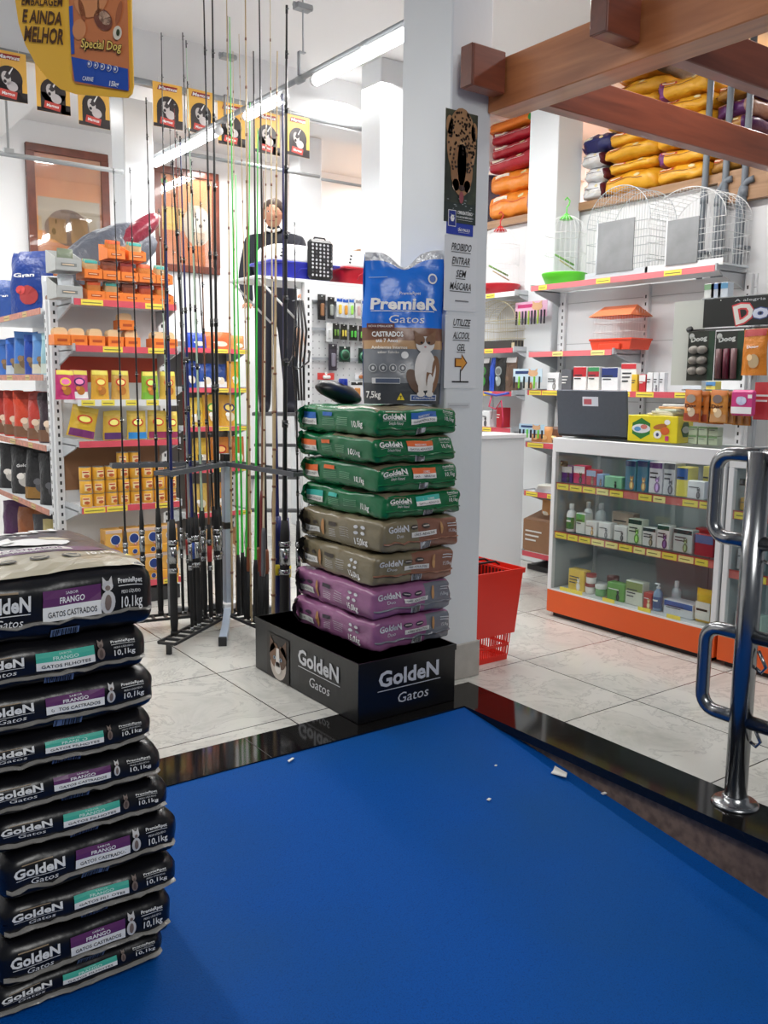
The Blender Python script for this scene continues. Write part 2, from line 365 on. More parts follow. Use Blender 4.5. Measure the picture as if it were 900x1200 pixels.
# ------------------------------------------------------------------ lighting fixtures
TUBE = mat('tube_glow', (255, 255, 255), 0.4, emit=9.0)
LX, LZ = 2.69, 3.06
b = MB(); b.tube([(LX, 3.2, LZ+0.050), (LX, 6.95, LZ+0.050)], 0.016, CONDUIT, 8); 
for y in (3.9, 4.55, 5.5): b.tube([(LX, y-0.03, LZ+0.045), (LX, y+0.03, LZ+0.045)], 0.022, CONDUIT, 8)
tag(b.build('lighting_conduit'), 'thin grey conduit carrying the lit tubes across the shop', 'conduit')
for i, (y0, y1, lab) in enumerate(((5.60, 6.72, 'bright white tube light at the far left end of the grey conduit'), (4.72, 5.22, 'short-looking bright tube light in the middle of the grey conduit'), (3.30, 4.40, 'bright tube light beside the white column, nearest on the grey conduit'))):
    t = thing('tube_light', lab, 'lamp', (LX, y0, LZ), 0, 'tube lights on the conduit')
    b = MB(); b.tube([(0, 0.02, -.004), (0, y1-y0-0.02, -.004)], 0.028, TUBE, 14); b.build('tube', t)
    b = MB(); b.tube([(0, 0, -.004), (0, 0.02, -.004)], 0.029, WHITE_P, 12); b.tube([(0, y1-y0-.02, -.004), (0, y1-y0, -.004)], 0.029, WHITE_P, 12); b.box((-0.012, 0, 0.022), (0.012, y1-y0, 0.0338), WHITE_P); b.build('fitting', t)
for y, lab in ((4.52, 'grey ceiling hanger holding the conduit, near the white column'), (5.46, 'grey ceiling hanger holding the conduit, behind the rods')):
    t = thing('conduit_hanger', lab, 'hanger', (LX, y, LZ+0.06), 0, 'hangers above the tube lights')
    b = MB(); b.tube([(0, 0, 0.12), (0, 0, CZ-LZ-0.06)], 0.005, ALU, 6); b.build('rod', t)
    b = MB(); b.box((-.03, -.012, 0), (-.024, .012, .12), ALU); b.box((-.03, -.012, .115), (.012, .012, .121), ALU); b.box((-.03, -.012, -.005), (.012, .012, .001), ALU); b.build('bracket', t)
    b = MB(); b.box((-.05, -.03, CZ-LZ-0.32), (.05, .03, CZ-LZ-0.29), CONDUIT, bev=.004); b.tube([(-.06, 0, CZ-LZ-0.30), (.06, 0, CZ-LZ-0.30)], .014, CONDUIT, 8); b.build('clamp', t)
# cross conduits
def pipe(name, pts, r, m, lab, cat='conduit'):
    b = MB(); b.tube(pts, r, m, 8); return tag(b.build(name), lab, cat)
a0, a1 = at_y(-20, 55, BY-0.03), at_y(452, 160, BY-0.03)
pipe('conduit', [(a0.x, BY-.03, a0.z), (a1.x, BY-.03, a0.z)], .02, CONDUIT, 'grey conduit along the ceiling beam, holding the row of yellow posters')
a0 = at_y(-10, 178, 6.4); a1 = at_y(128, 198, 6.4)
pipe('conduit', [(a0.x, 6.4, a0.z), (a1.x+.1, 6.4, a0.z)], .016, CONDUIT, 'grey conduit in front of the dark dog picture')
b = MB(); q = at_y(10, 180, 6.4); b.tube([(q.x, 6.4, q.z), (q.x, 6.4, CZ-.001)], .008, CONDUIT, 6); b.box((q.x-.03, 6.38, q.z+.0), (q.x+.03, 6.42, q.z+.03), CONDUIT); tag(b.build('conduit_hanger'), 'grey hanger dropping to the conduit at the far left', 'hanger')
a0 = at_y(205, 178, 7.0); a1 = at_y(340, 203, 7.0)
pipe('conduit', [(a0.x, 7.0, a0.z), (a1.x+.3, 7.0, a0.z)], .016, CONDUIT, 'grey conduit crossing behind the upper rods')
a0 = at_y(377, 210, 7.4); 
b = MB(); b.tube([(a0.x, 7.4, a0.z), (a0.x+.45, 7.4, a0.z), (a0.x+.53, 7.36, a0.z), (a0.x+.55, 7.28, a0.z), (a0.x+.55, 6.3, a0.z)], .014, CONDUIT, 8); b.tube([(a0.x+.5, 7.39, a0.z), (a0.x+.5, 7.39, CZ-.001)], .006, CONDUIT, 6)
tag(b.build('conduit'), 'grey conduit with a bend, hung in the back right of the shop', 'conduit')

# ------------------------------------------------------------------ yellow posters under the beam
def poster_proto():
    w, h = 0.205, 0.285; t = thing('hanging_poster', None, 'poster'); b = MB()
    fn = front_fn(-0.0015, -h/2, 0)
    yl = mat('poster_yellow', (246, 190, 84), 0.35); bk = flat((52, 44, 44), .35); rd = flat((158, 40, 36), .35); wt = WHT
    b.box((-w/2, -0.0015, -h), (w/2, 0.0015, 0), yl)
    b.rect(fn, -w/2, -h/2, w/2, -h*.42, bk, 1); b.rect(fn, w*.22, -h/2, w/2, -h*.30, bk, 1)
    b.ell(fn, 0, -h*.06, w*.38, h*.27, bk, 1, 24); b.rect(fn, -w*.38, -h*.45, w*.36, -h*.10, bk, 1)
    b.poly(fn, [(-w*.36, h*.33), (w*.30, h*.33), (w*.34, h*.44), (-w*.30, h*.44)], rd, 2); b.text('Magnus', fn, 0, h*.345, h*.075, wt, 3, w=w*.62, bold=.03, shear=.2)
    b.ell(fn, -w*.08, -h*.05, w*.13, h*.14, flat((214, 206, 202)), 2, ang=.2); b.ell(fn, -w*.02, h*.02, w*.08, h*.09, flat((64, 56, 58)), 3, ang=-.4); b.ell(fn, -w*.12, -h*.12, w*.045, h*.035, flat((50, 42, 44)), 4); b.ell(fn, -w*.12, -.02*h, w*.02, h*.014, INK, 4)
    b.poly(fn, [(-w*.02, h*.05), (w*.10, h*.18), (w*.12, h*.165), (w*.01, h*.02)], wt, 4); b.ell(fn, w*.08, -h*.2, w*.16, h*.10, flat((206, 198, 196)), 2, ang=-.3)
    
    b.poly(fn, [(-w*.30, -h*.42), (w*.18, -h*.46), (w*.22, -h*.31), (-w*.26, -h*.27)], flat((206, 76, 66)), 3); b.text('Magnus', fn, -w*.04, -h*.39, h*.06, wt, 4, w=w*.36, bold=.03, shear=.1, ang=-.05)
    b.build('sheet', t)
    b = MB()
    for s in (-1, 1): b.tube([(s*w*.3, 0, -.01), (s*w*.3, .0, .03)], .0015, WHT, 5)
    b.build('tie', t); return t
pp = poster_proto()
for i, (x, y) in enumerate(((9, 60), (61, 76), (109, 94), (196, 98), (235, 106), (271, 121), (313, 132), (349, 136))):
    c = at_y(x, y, BY-0.06)
    lab = ['yellow dog-food poster at the left edge of the picture', 'yellow dog-food poster second from the left, top hidden by the hanging sign', 'yellow dog-food poster just left of the first white pillar', 'yellow dog-food poster just right of the first white pillar', 'yellow dog-food poster fifth from the left, behind two rod tips', 'yellow dog-food poster at the end of the far tube light', 'yellow dog-food poster partly hidden by the middle tube light', 'yellow dog-food poster furthest right, behind the thick black rod'][i]
    use(pp, (c.x, BY-0.06, c.z), (0, 0, 0.03*((i*7) % 5-2)), lab, 'yellow posters hung from the ceiling beam')

# ------------------------------------------------------------------ big hanging sign, top left
def hanging_sign():
    A = at_d(18, 0, 2.55); Bp = at_d(155, 22, 2.40)     # two points along the sign's width
    ex = (Bp-A); ex.z = 0; W0 = ex.length; ang = math.atan2(ex.y, ex.x)
    t = thing('hanging_sign', 'large orange-yellow hanging dog-food sign with a dog on it, top left corner', 'sign', (A.x, A.y, A.z), ang)
    OR = mat('sign_orange', (255, 196, 66), 0.35); BR = flat((84, 50, 22), .4); b = MB()
    fn = front_fn(-0.004, 0, 0); top = 0.30
    s = W0/137.0   # metres per sign pixel
    def P(px, py): return ((px-18)*s, -(py-(px-18)*0.02)*s)
    # outline: left lobe curving down to the packet's foot
    out = [P(18, -110), P(19, 0), P(22, 22), P(29, 42), P(40, 60), P(54, 76), P(70, 88), P(88, 95), P(120, 101), P(148, 106), P(153, 103), P(155, 96), P(156, -110)]
    n = len(out); vs = [(u, -.004, v) for u, v in out]+[(u, .0, v) for u, v in out]
    b.add(vs, [tuple(range(n))[::-1], tuple(range(n, 2*n))]+[(i, (i+1) % n, (i+1) % n+n, i+n) for i in range(n)], OR)
    def T(tx, px, py, h, w, m, lay=3, **k):
        u, v = P(px, py); b.text(tx, fn, u, v, h*s, m, lay, align='l', w=w*s, **k)
    T('NOVA', 29, -3, 13, 50, BR, bold=.03, ang=-.15); T('EMBALAGEM', 28, 7, 8, 50, BR, bold=.02, ang=-.17); T('E AINDA', 28, 20+2, 11, 49, BR, bold=.03, ang=-.2); T('MELHOR', 29, 37+2, 13, 49, BR, bold=.03, ang=-.2)
    b.build('panel', t)
    b = MB(); DK = flat((216, 130, 80), .35); fn2 = front_fn(-0.005, 0, 0)
    pk = [P(85, -110), P(86, 82), P(90, 86), P(150, 101), P(152, 98), P(153, -110)]
    b.poly(fn2, pk, DK, 2)
    b.poly(fn2, [P(86, 62), P(151, 82), P(151, 101), P(89, 84)], flat((34, 82, 178)), 3); b.poly(fn2, [P(85.5, 18), P(90, 18), P(90, 60), P(86, 60)], flat((44, 92, 186)), 3)
    for px, py, rx, ry, c, a in ((112, 14, 20, 18, (226, 150, 98), .1), (121, 9, 8, 7, (84, 54, 44), .6), (122, 8, 3, 2, (140, 108, 94), .6), (120, 24, 1.2, 8, (130, 76, 54), 0), (125, 36, 12, 8, (126, 72, 54), -.7), (127, 35, 8, 5, (232, 190, 158), -.7), (101, 24, 3, 10, (176, 100, 62), .3), (143, 33, 3, 10, (176, 100, 62), -.3), (97, 40, 8, 9, (226, 150, 98), 0), (133, 2, 4, 1.6, (90, 50, 40), -.4)):
        u, v = P(px, py); b.ell(fn2, u, v, rx*s, ry*s, flat(c), 4, 20, a)
    u, v = P(141, 50); b.ell(fn2, u, v, 5*s, 6*s, flat((238, 226, 204)), 5); b.ell(fn2, u+s, v, 2*s, 3*s, flat((60, 70, 40)), 6)
    u, v = P(99, 56); b.text('Special Dog', fn2, u, v, 7.5*s, flat((60, 34, 18)), 6, 'l', w=47*s, bold=.07, ang=-.2); b.text('Special Dog', fn2, u, v, 7.5*s, flat((248, 214, 110)), 7, 'l', w=47*s, bold=.015, ang=-.2)
    for k in range(5):
        u, v = P(108+k*7.4, 72+k*2.2); b.ell(fn2, u, v, 3*s, 3*s, WHT, 5, 14); b.ell(fn2, u, v, 2.4*s, 2.4*s, flat((34, 82, 178)), 6, 14); b.ell(fn2, u, v, 1.2*s, 1.4*s, WHT, 7, 8)
    u, v = P(99, 85); b.text('CARNE', fn2, u, v, 3.6*s, WHT, 6, 'l', w=13*s, bold=.02, ang=-.2); u, v = P(130, 94); b.text('15kg', fn2, u, v, 4.2*s, WHT, 6, 'l', w=11*s, bold=.03, ang=-.2)
    b.build('printed_packet', t)
    b = MB()
    for px in (40, 140): u, v = P(px, -110); b.tube([(u, -.002, v-.005), (u, -.002, CZ-A.z-.001)], .0012, WHT, 5)
    b.build('string', t)
hanging_sign()

# ================================================================== BAGS OF FOOD
def bag_surface(W, D, T, rx=0.03, seed=0, bulge=0.012, top=0.012, wob=0.006, skew=(0, 0)):
    sv = Vector((seed*3.17, seed*1.31, seed*2.7))
    def f(a, b_, c, off=0.0):
        hx, hy, hz = W/2, D/2, T/2; p = Vector((a*hx, b_*hy, c*hz)); r = min(rx, hz*0.85)
        q = Vector((max(-(hx-r), min(hx-r, p.x)), max(-(hy-r), min(hy-r, p.y)), max(-(hz-r), min(hz-r, p.z)))); d = p-q
        if d.length > 1e-9: n = d.normalized(); p = q+n*r
        else: n = Vector((0, 0, 1.0 if c > 0 else -1.0))
        s = (1-a*a)*(1-b_*b_); p.z += (1 if c > 0 else -.2)*abs(c)*top*(s**0.6 if s > 0 else 0)
        k = 1-c*c
        if abs(b_) > .98: p.y += math.copysign(bulge*k*(1-a**4), b_)
        if abs(a) > .98: p.x += math.copysign(bulge*k*(1-b_**4), a)
        # corners droop
        p.z -= (abs(a)**8)*(abs(b_)**8)*0.012*(1 if c > 0 else 0)
        w = noise.noise_vector(p*7.0+sv)*wob + noise.noise_vector(p*19.0+sv)*wob*0.35 - n*(wob*0.9*max(0, .35-abs(noise.noise(p*11+sv)))/.35)
        p += w; p.x += skew[0]*(c*.5); p.y += skew[1]*(c*.5)
        return Vector((p.x, p.y, p.z+T/2)) + n*off
    return f
def bag_body(mb, f, m, mfun=None, na=22, nb=22, nc=10):
    idx = {}; V = []; Fs = []; Ms = []
    def vid(a, b_, c):
        k = (round(a, 4), round(b_, 4), round(c, 4))
        if k not in idx: idx[k] = len(V); V.append(f(a, b_, c))
        return idx[k]
    def face(A, B, pt, flip):
        for i in range(A):
            for j in range(B):
                q = [pt(-1+2*i/A, -1+2*j/B), pt(-1+2*(i+1)/A, -1+2*j/B), pt(-1+2*(i+1)/A, -1+2*(j+1)/B), pt(-1+2*i/A, -1+2*(j+1)/B)]
                ctr = [sum(x[k] for x in q)/4 for k in range(3)]
                ids = [vid(*x) for x in q]
                Fs.append(ids[::-1] if flip else ids); Ms.append(mfun(*ctr) if mfun else m)
    face(na, nc, lambda s, t: (s, -1, t), False); face(na, nc, lambda s, t: (s, 1, t), True)
    face(nb, nc, lambda s, t: (-1, s, t), True); face(nb, nc, lambda s, t: (1, s, t), False)
    face(na, nb, lambda s, t: (s, t, 1), False); face(na, nb, lambda s, t: (s, t, -1), True)
    o = len(mb.v); mb.v += V
    for fc, mm in zip(Fs, Ms): mb.f.append([i+o for i in fc]); mb.m.append(mb.mi(mm)); mb.sm.append(True)
def printed(f, W, D, T):
    fr = lambda u, v, off=0.0: f(max(-1, min(1, u/(W/2))), -1, max(-1, min(1, v/(T/2)-1)), 0.0025+off)        # v from the bag's bottom
    lf = lambda u, v, off=0.0: f(-1, max(-1, min(1, -u/(D/2))), max(-1, min(1, v/(T/2)-1)), 0.0025+off)
    tp = lambda u, v, off=0.0: f(max(-1, min(1, u/(W/2))), max(-1, min(1, v/(D/2))), 1, 0.002+off)
    return fr, lf, tp
def seam(f, W, T, zc, depth, m, parent, seed=0, name='end_seam'):
    b = MB()
    def g(u, v):
        c = zc + 0.12*noise.noise(Vector((u*5, seed, 0))) ; p = f(u, -1, c); return Vector((p.x*(1+0.01*v), p.y-depth*v, p.z-0.004*v*v+0.004*noise.noise(Vector((u*9, seed, v)))))
    b.grid(g, -0.99, 0.99, 0, 1, 24, 2, m)
    b.grid(lambda u, v: g(u, v)+Vector((0, 0, -0.0015)), -0.99, 0.99, 0, 1, 24, 2, m)
    return b.build(name, parent)
def cat_fig(b, fn, u, v, h, body, face, lay=3):
    b.ell(fn, u, v+h*.3, h*.2, h*.32, body, lay, 14); b.ell(fn, u, v+h*.74, h*.15, h*.14, body, lay, 14)
    b.poly(fn, [(u-h*.14, v+h*.78), (u-h*.13, v+h*1.0), (u-h*.02, v+h*.86)], body, lay); b.poly(fn, [(u+h*.14, v+h*.78), (u+h*.13, v+h*1.0), (u+h*.02, v+h*.86)], body, lay)
    b.ell(fn, u, v+h*.3, h*.09, h*.22, face, lay+1, 12); b.ell(fn, u, v+h*.69, h*.07, h*.07, face, lay+1, 10)
def barcode(b, fn, u, v, w, h, lay=2, col=(120, 140, 172)):
    b.rect(fn, u, v, u+w, v+h, flat(col), lay, 2)
    rnd = random.Random(3); x = u+w*.05
    while x < u+w*.92:
        k = rnd.choice((.02, .03, .05))*w; b.rect(fn, x, v+h*.05, x+k, v+h*.95, flat((24, 24, 34)), lay+1, 1); x += k+rnd.choice((.02, .04))*w
def end_print(b, fr, W, T, z0, hh, kind, lab, brand2='Gatos', logo=(232, 232, 228), net='10,1kg', labw=.31):
    """front band print: brand at the left, flavour label, weight.  z0 = foot of band, hh = band height"""
    L = -W/2; lw = flat(logo, .35)
    b.text('GoldeN', fr, L+W*.06, z0+hh*.42, hh*.36, lw, 2, 'l', w=W*.26, bold=.035)
    b.rect(fr, L+W*.07, z0+hh*.33, L+W*.32, z0+hh*.35, lw, 2)
    b.text(brand2, fr, L+W*.14, z0+hh*.06, hh*.21, lw, 2, 'l', w=W*.14, shear=.2)
    b.rect(fr, L+W*.10, z0+hh*.86, L+W*.26, z0+hh*.90, flat((146, 124, 96)), 2)
    c, t1, t2, ct = lab
    b.rect(fr, L+W*.38, z0+hh*.44, L+W*(.38+labw), z0+hh*.84, flat(c, .35), 2); b.rect(fr, L+W*.38, z0+hh*.08, L+W*(.38+labw), z0+hh*.44, flat((236, 236, 232), .35), 2)
    b.text(t1, fr, L+W*(.38+labw/2), z0+hh*.50, hh*.15, flat(ct), 3, w=W*labw*.44, bold=.02)
    if t1 == 'FRANGO': b.text('SABOR', fr, L+W*(.38+labw/2), z0+hh*.71, hh*.07, flat(ct), 3, w=W*labw*.22)
    b.text(t2, fr, L+W*(.38+labw/2), z0+hh*.18, hh*.14, flat((44, 44, 48)), 3, w=W*labw*.84, bold=.01)
    b.text('PremieRpet', fr, L+W*.785, z0+hh*.78, hh*.12, lw, 2, 'l', w=W*.135, bold=.02); b.rect(fr, L+W*.785, z0+hh*.70, L+W*.92, z0+hh*.72, lw, 2)
    b.text('PESO LÍQUIDO', fr, L+W*.80, z0+hh*.52, hh*.08, lw, 2, 'l', w=W*.11); b.text(net, fr, L+W*.80, z0+hh*.16, hh*.28, lw, 2, 'l', w=W*.12, bold=.01)

# ---- left stack: ten black bags
BLK = film('black_bag_film', (15, 15, 19), 0.30, 0.25, 8); SEAMM = mat('foil_seam', (150, 148, 144), 0.35, metal=0.3, bump=.4, bscale=25)
BEIGE = film('beige_bag_film', (168, 160, 136), 0.3, 0.2, 8); PURP = (100, 50, 100); TEAL = (72, 178, 156)
lvl = [(.853, .772, .10), (.747, .747, .095), (.640, .772, .10), (.550, .757, .09), (.455, .781, .10), (.361, .801, .095), (.246, .816, .105), (.148, .818, .10), (.030, .797, .115), (-.035, .772, .09)]
LW, LD = 0.425, 0.62
lbl_c = (PURP, 'FRANGO', 'GATOS CASTRADOS', (240, 240, 240)); lbl_f = (TEAL, 'FRANGO', 'GATOS FILHOTES', (206, 238, 228))
zb = [s-.03 for s, _, _ in lvl]
for i, (zs, xr, T) in enumerate(lvl):
    z0 = zs-0.033 if i < 9 else zs-0.030
    ztop = (lvl[i-1][0]-0.033) if i > 0 else zs+0.115
    T = max(0.085, ztop-z0-0.001)
    purple = (i % 2 == 0)
    pos = ['topmost', 'second from the top', 'third from the top', 'fourth from the top', 'fifth from the top', 'sixth from the top', 'fourth from the bottom', 'third from the bottom', 'second from the bottom', 'bottom'][i]
    t = thing('cat_food_bag', 'black cat-food bag with %s label, %s of the left stack' % ('purple' if purple else 'teal', pos), 'bag', (xr-LW/2, 2.0+LD/2, z0), [.0, .015, -.01, .02, 0, -.015, .01, -.02, .01, .02][i], 'black bags stacked at the left')
    f = bag_surface(LW, LD, T, 0.032, seed=i+1, bulge=.008, top=.02 if i == 0 else .002, wob=.004)
    b = MB(); bag_body(b, f, BLK)
    fr, lf, tp = printed(f, LW, LD, T)
    b.build('bag_body', t); b = MB()
    end_print(b, fr, LW, T, .040, T-.055, 0, lbl_c if purple else lbl_f)
    cat_fig(b, fr, -LW/2+LW*.725, .046, (T-.055)*.92, flat((120, 104, 96) if not purple else (200, 198, 196)), flat((90, 74, 66) if not purple else (120, 104, 96)))
    b.build('front_print', t)
    b = MB(); barcode(b, fr, -LW/2+LW*.42, .006, LW*.15, .022); b.build('barcode', t)
    seam(f, LW, T, -0.34, .010, SEAMM, t, i)
    if i == 0:
        b = MB(); tf = tp
        b.rect(tf, -LW*.47, -LD*.47, LW*.47, -LD*.20, BEIGE, 1, 12); b.rect(tf, -LW*.47, -LD*.20, LW*.47, LD*.46, film('dark_top_film', (58, 56, 62), .3, .2, 8), 1, 12)
        b.rect(tf, -LW*.47, -LD*.20, LW*.47, -LD*.10, flat(PURP, .35), 2, 8); b.rect(tf, -LW*.47, -LD*.16, LW*.20, -LD*.10, flat((226, 224, 222), .35), 3, 8)
        b.text('GATOS CASTRADOS', tf, -LW*.13, -LD*.148, .018, flat((110, 60, 108)), 4, w=LW*.55, bold=.02)
        b.text('SABOR FRANGO', tf, -LW*.13, -LD*.19, .014, WHT, 4, w=LW*.4)
        b.text('GoldeN', tf, -LW*.05, LD*.33, .06, WHT, 4, w=LW*.72, bold=.035); b.text('Gatos', tf, -LW*.12, LD*.24, .036, WHT, 4, w=LW*.42, shear=.2)
        b.ell(tf, LW*.05, LD*.02, LW*.20, LD*.09, WHT, 4, 24, -.15); b.ell(tf, -LW*.14, LD*.08, LW*.09, LD*.06, WHT, 5, 18); b.poly(tf, [(-LW*.22, LD*.10), (-LW*.21, LD*.17), (-LW*.14, LD*.13)], WHT, 5); b.poly(tf, [(-LW*.12, LD*.13), (-LW*.06, LD*.16), (-LW*.06, LD*.10)], WHT, 5)
        b.ell(tf, LW*.2, LD*.09, LW*.10, LD*.028, flat((206, 196, 170)), 5, 18, -.3)
        for k in range(4): b.ell(tf, -LW*.38+k*LW*.17, -LD*.29, LW*.052, LD*.032, flat((90, 92, 92)), 3, 20); b.ell(tf, -LW*.38+k*LW*.17, -LD*.29, LW*.042, LD*.024, flat((176, 170, 150)), 4, 20); b.rect(tf, -LW*.41+k*LW*.17, -LD*.294, -LW*.35+k*LW*.17, -LD*.284, flat((60, 60, 62)), 5, 2)
        b.text('10,1kg', tf, LW*.30, -LD*.30, .024, WHT, 4, w=LW*.16, bold=.02); b.poly(tf, [(LW*.40, -LD*.36), (LW*.46, -LD*.36), (LW*.43, -LD*.32)], flat((232, 212, 60)), 4)
        b.build('top_print', t)

# ---- centre stack on the black display box
t = thing('display_box', 'low black display plinth with white lettering on the floor under the centre stack', 'display stand', (1.972, 2.88, 0))
BW, BD, BH = .525, .91, .262
BOXM = mat('black_satin_board', (13, 13, 16), 0.28, bump=.03, bscale=20)
b = MB(); b.box((0, 0, 0), (BW, BD, BH), BOXM, bev=.004); b.box((-.002, -.002, .235), (BW+.002, BD+.002, BH), BOXM); b.box((.01, .01, .0), (BW-.01, BD-.01, BH-.01), BOXM); b.build('box_body', t)
b = MB(); fn = front_fn(-.0025, BH/2, BW/2); LOGO = flat((206, 208, 212), .4)
b.text('GoldeN', fn, 0, .012, .066, LOGO, 1, w=BW*.62, bold=.03); b.rect(fn, -BW*.32, -.008, BW*.33, -.0045, LOGO, 1); b.text('Gatos', fn, .02, -.075, .044, LOGO, 1, w=BW*.32, shear=.15)
b.build('front_lettering', t); b = MB(); fn = left_fn(-.0025, BH/2, BD/2); b.text('GoldeN', fn, .14, .012, .066, LOGO, 1, w=.34, bold=.03); b.rect(fn, -.03, -.006, .32, -.0025, LOGO, 1); b.text('Gatos', fn, .15, -.072, .044, LOGO, 1, w=.17, shear=.15); b.build('side_lettering', t)
b = MB(); cu, cv = -.215, -.02
b.rect(fn, cu-.11, -.125, cu+.10, .09, flat((34, 28, 26)), 1, 2); b.ell(fn, cu, cv-.03, .075, .075, flat((196, 186, 176)), 2, 20); b.ell(fn, cu-.03, cv+.01, .05, .06, flat((116, 84, 62)), 3, 18, .2); b.ell(fn, cu+.035, cv+.01, .045, .058, flat((92, 66, 50)), 3, 18, -.2)
b.poly(fn, [(cu-.08, cv+.01), (cu-.075, cv+.10), (cu-.02, cv+.05)], flat((96, 68, 52)), 3); b.poly(fn, [(cu+.08, cv+.01), (cu+.078, cv+.10), (cu+.02, cv+.05)], flat((96, 68, 52)), 3)
b.ell(fn, cu, cv-.045, .03, .03, flat((226, 220, 214)), 4, 14); b.poly(fn, [(cu-.012, cv+.05), (cu+.012, cv+.05), (cu+.02, cv-.04), (cu-.02, cv-.04)], flat((226, 220, 214)), 4); b.ell(fn, cu-.03, cv+.0, .013, .009, flat((150, 176, 196)), 5, 10); b.ell(fn, cu+.03, cv+.0, .013, .009, flat((150, 176, 196)), 5, 10); b.ell(fn, cu-.03, cv, .005, .007, INK, 6, 8); b.ell(fn, cu+.03, cv, .005, .007, INK, 6, 8); b.ell(fn, cu, cv-.03, .008, .006, flat((70, 50, 50)), 5, 8); b.build('cat_picture', t)

GRN = film('green_bag_film', (16, 104, 62), 0.26, 0.35, 10); OLV = film('olive_bag_film', (124, 114, 90), 0.26, 0.35, 10); BRN = film('brown_bag_film', (134, 92, 76), 0.26, 0.35, 10)
VIO = film('violet_bag_film', (150, 96, 136), 0.24, 0.35, 10); GBL = film('grey_bag_film', (112, 116, 126), 0.24, 0.35, 10); TOPB = film('taupe_bag_film', (132, 122, 100), 0.3, 0.3, 8)
CB = [  # z0, thickness, dx, dy, yaw, kind, label colour
 (.264, .138, 0, 0, .03, 'v', None), (.404, .140, .004, .0, .0, 'v', None), (.546, .142, .02, .0, -.03, 'o', None), (.690, .143, .03, .0, .04, 'o', None),
 (.835, .111, .05, .01, .05, 'g', (64, 184, 172)), (.948, .122, .04, .01, .0, 'g', (232, 112, 58)), (1.072, .114, .02, .01, -.02, 'g', (232, 112, 58)), (1.188, .122, .025, .01, .0, 'g', (50, 104, 184))]
CW, CD = .445, .64
nm = {'v': 'purple and grey', 'o': 'olive-brown', 'g': 'green'}
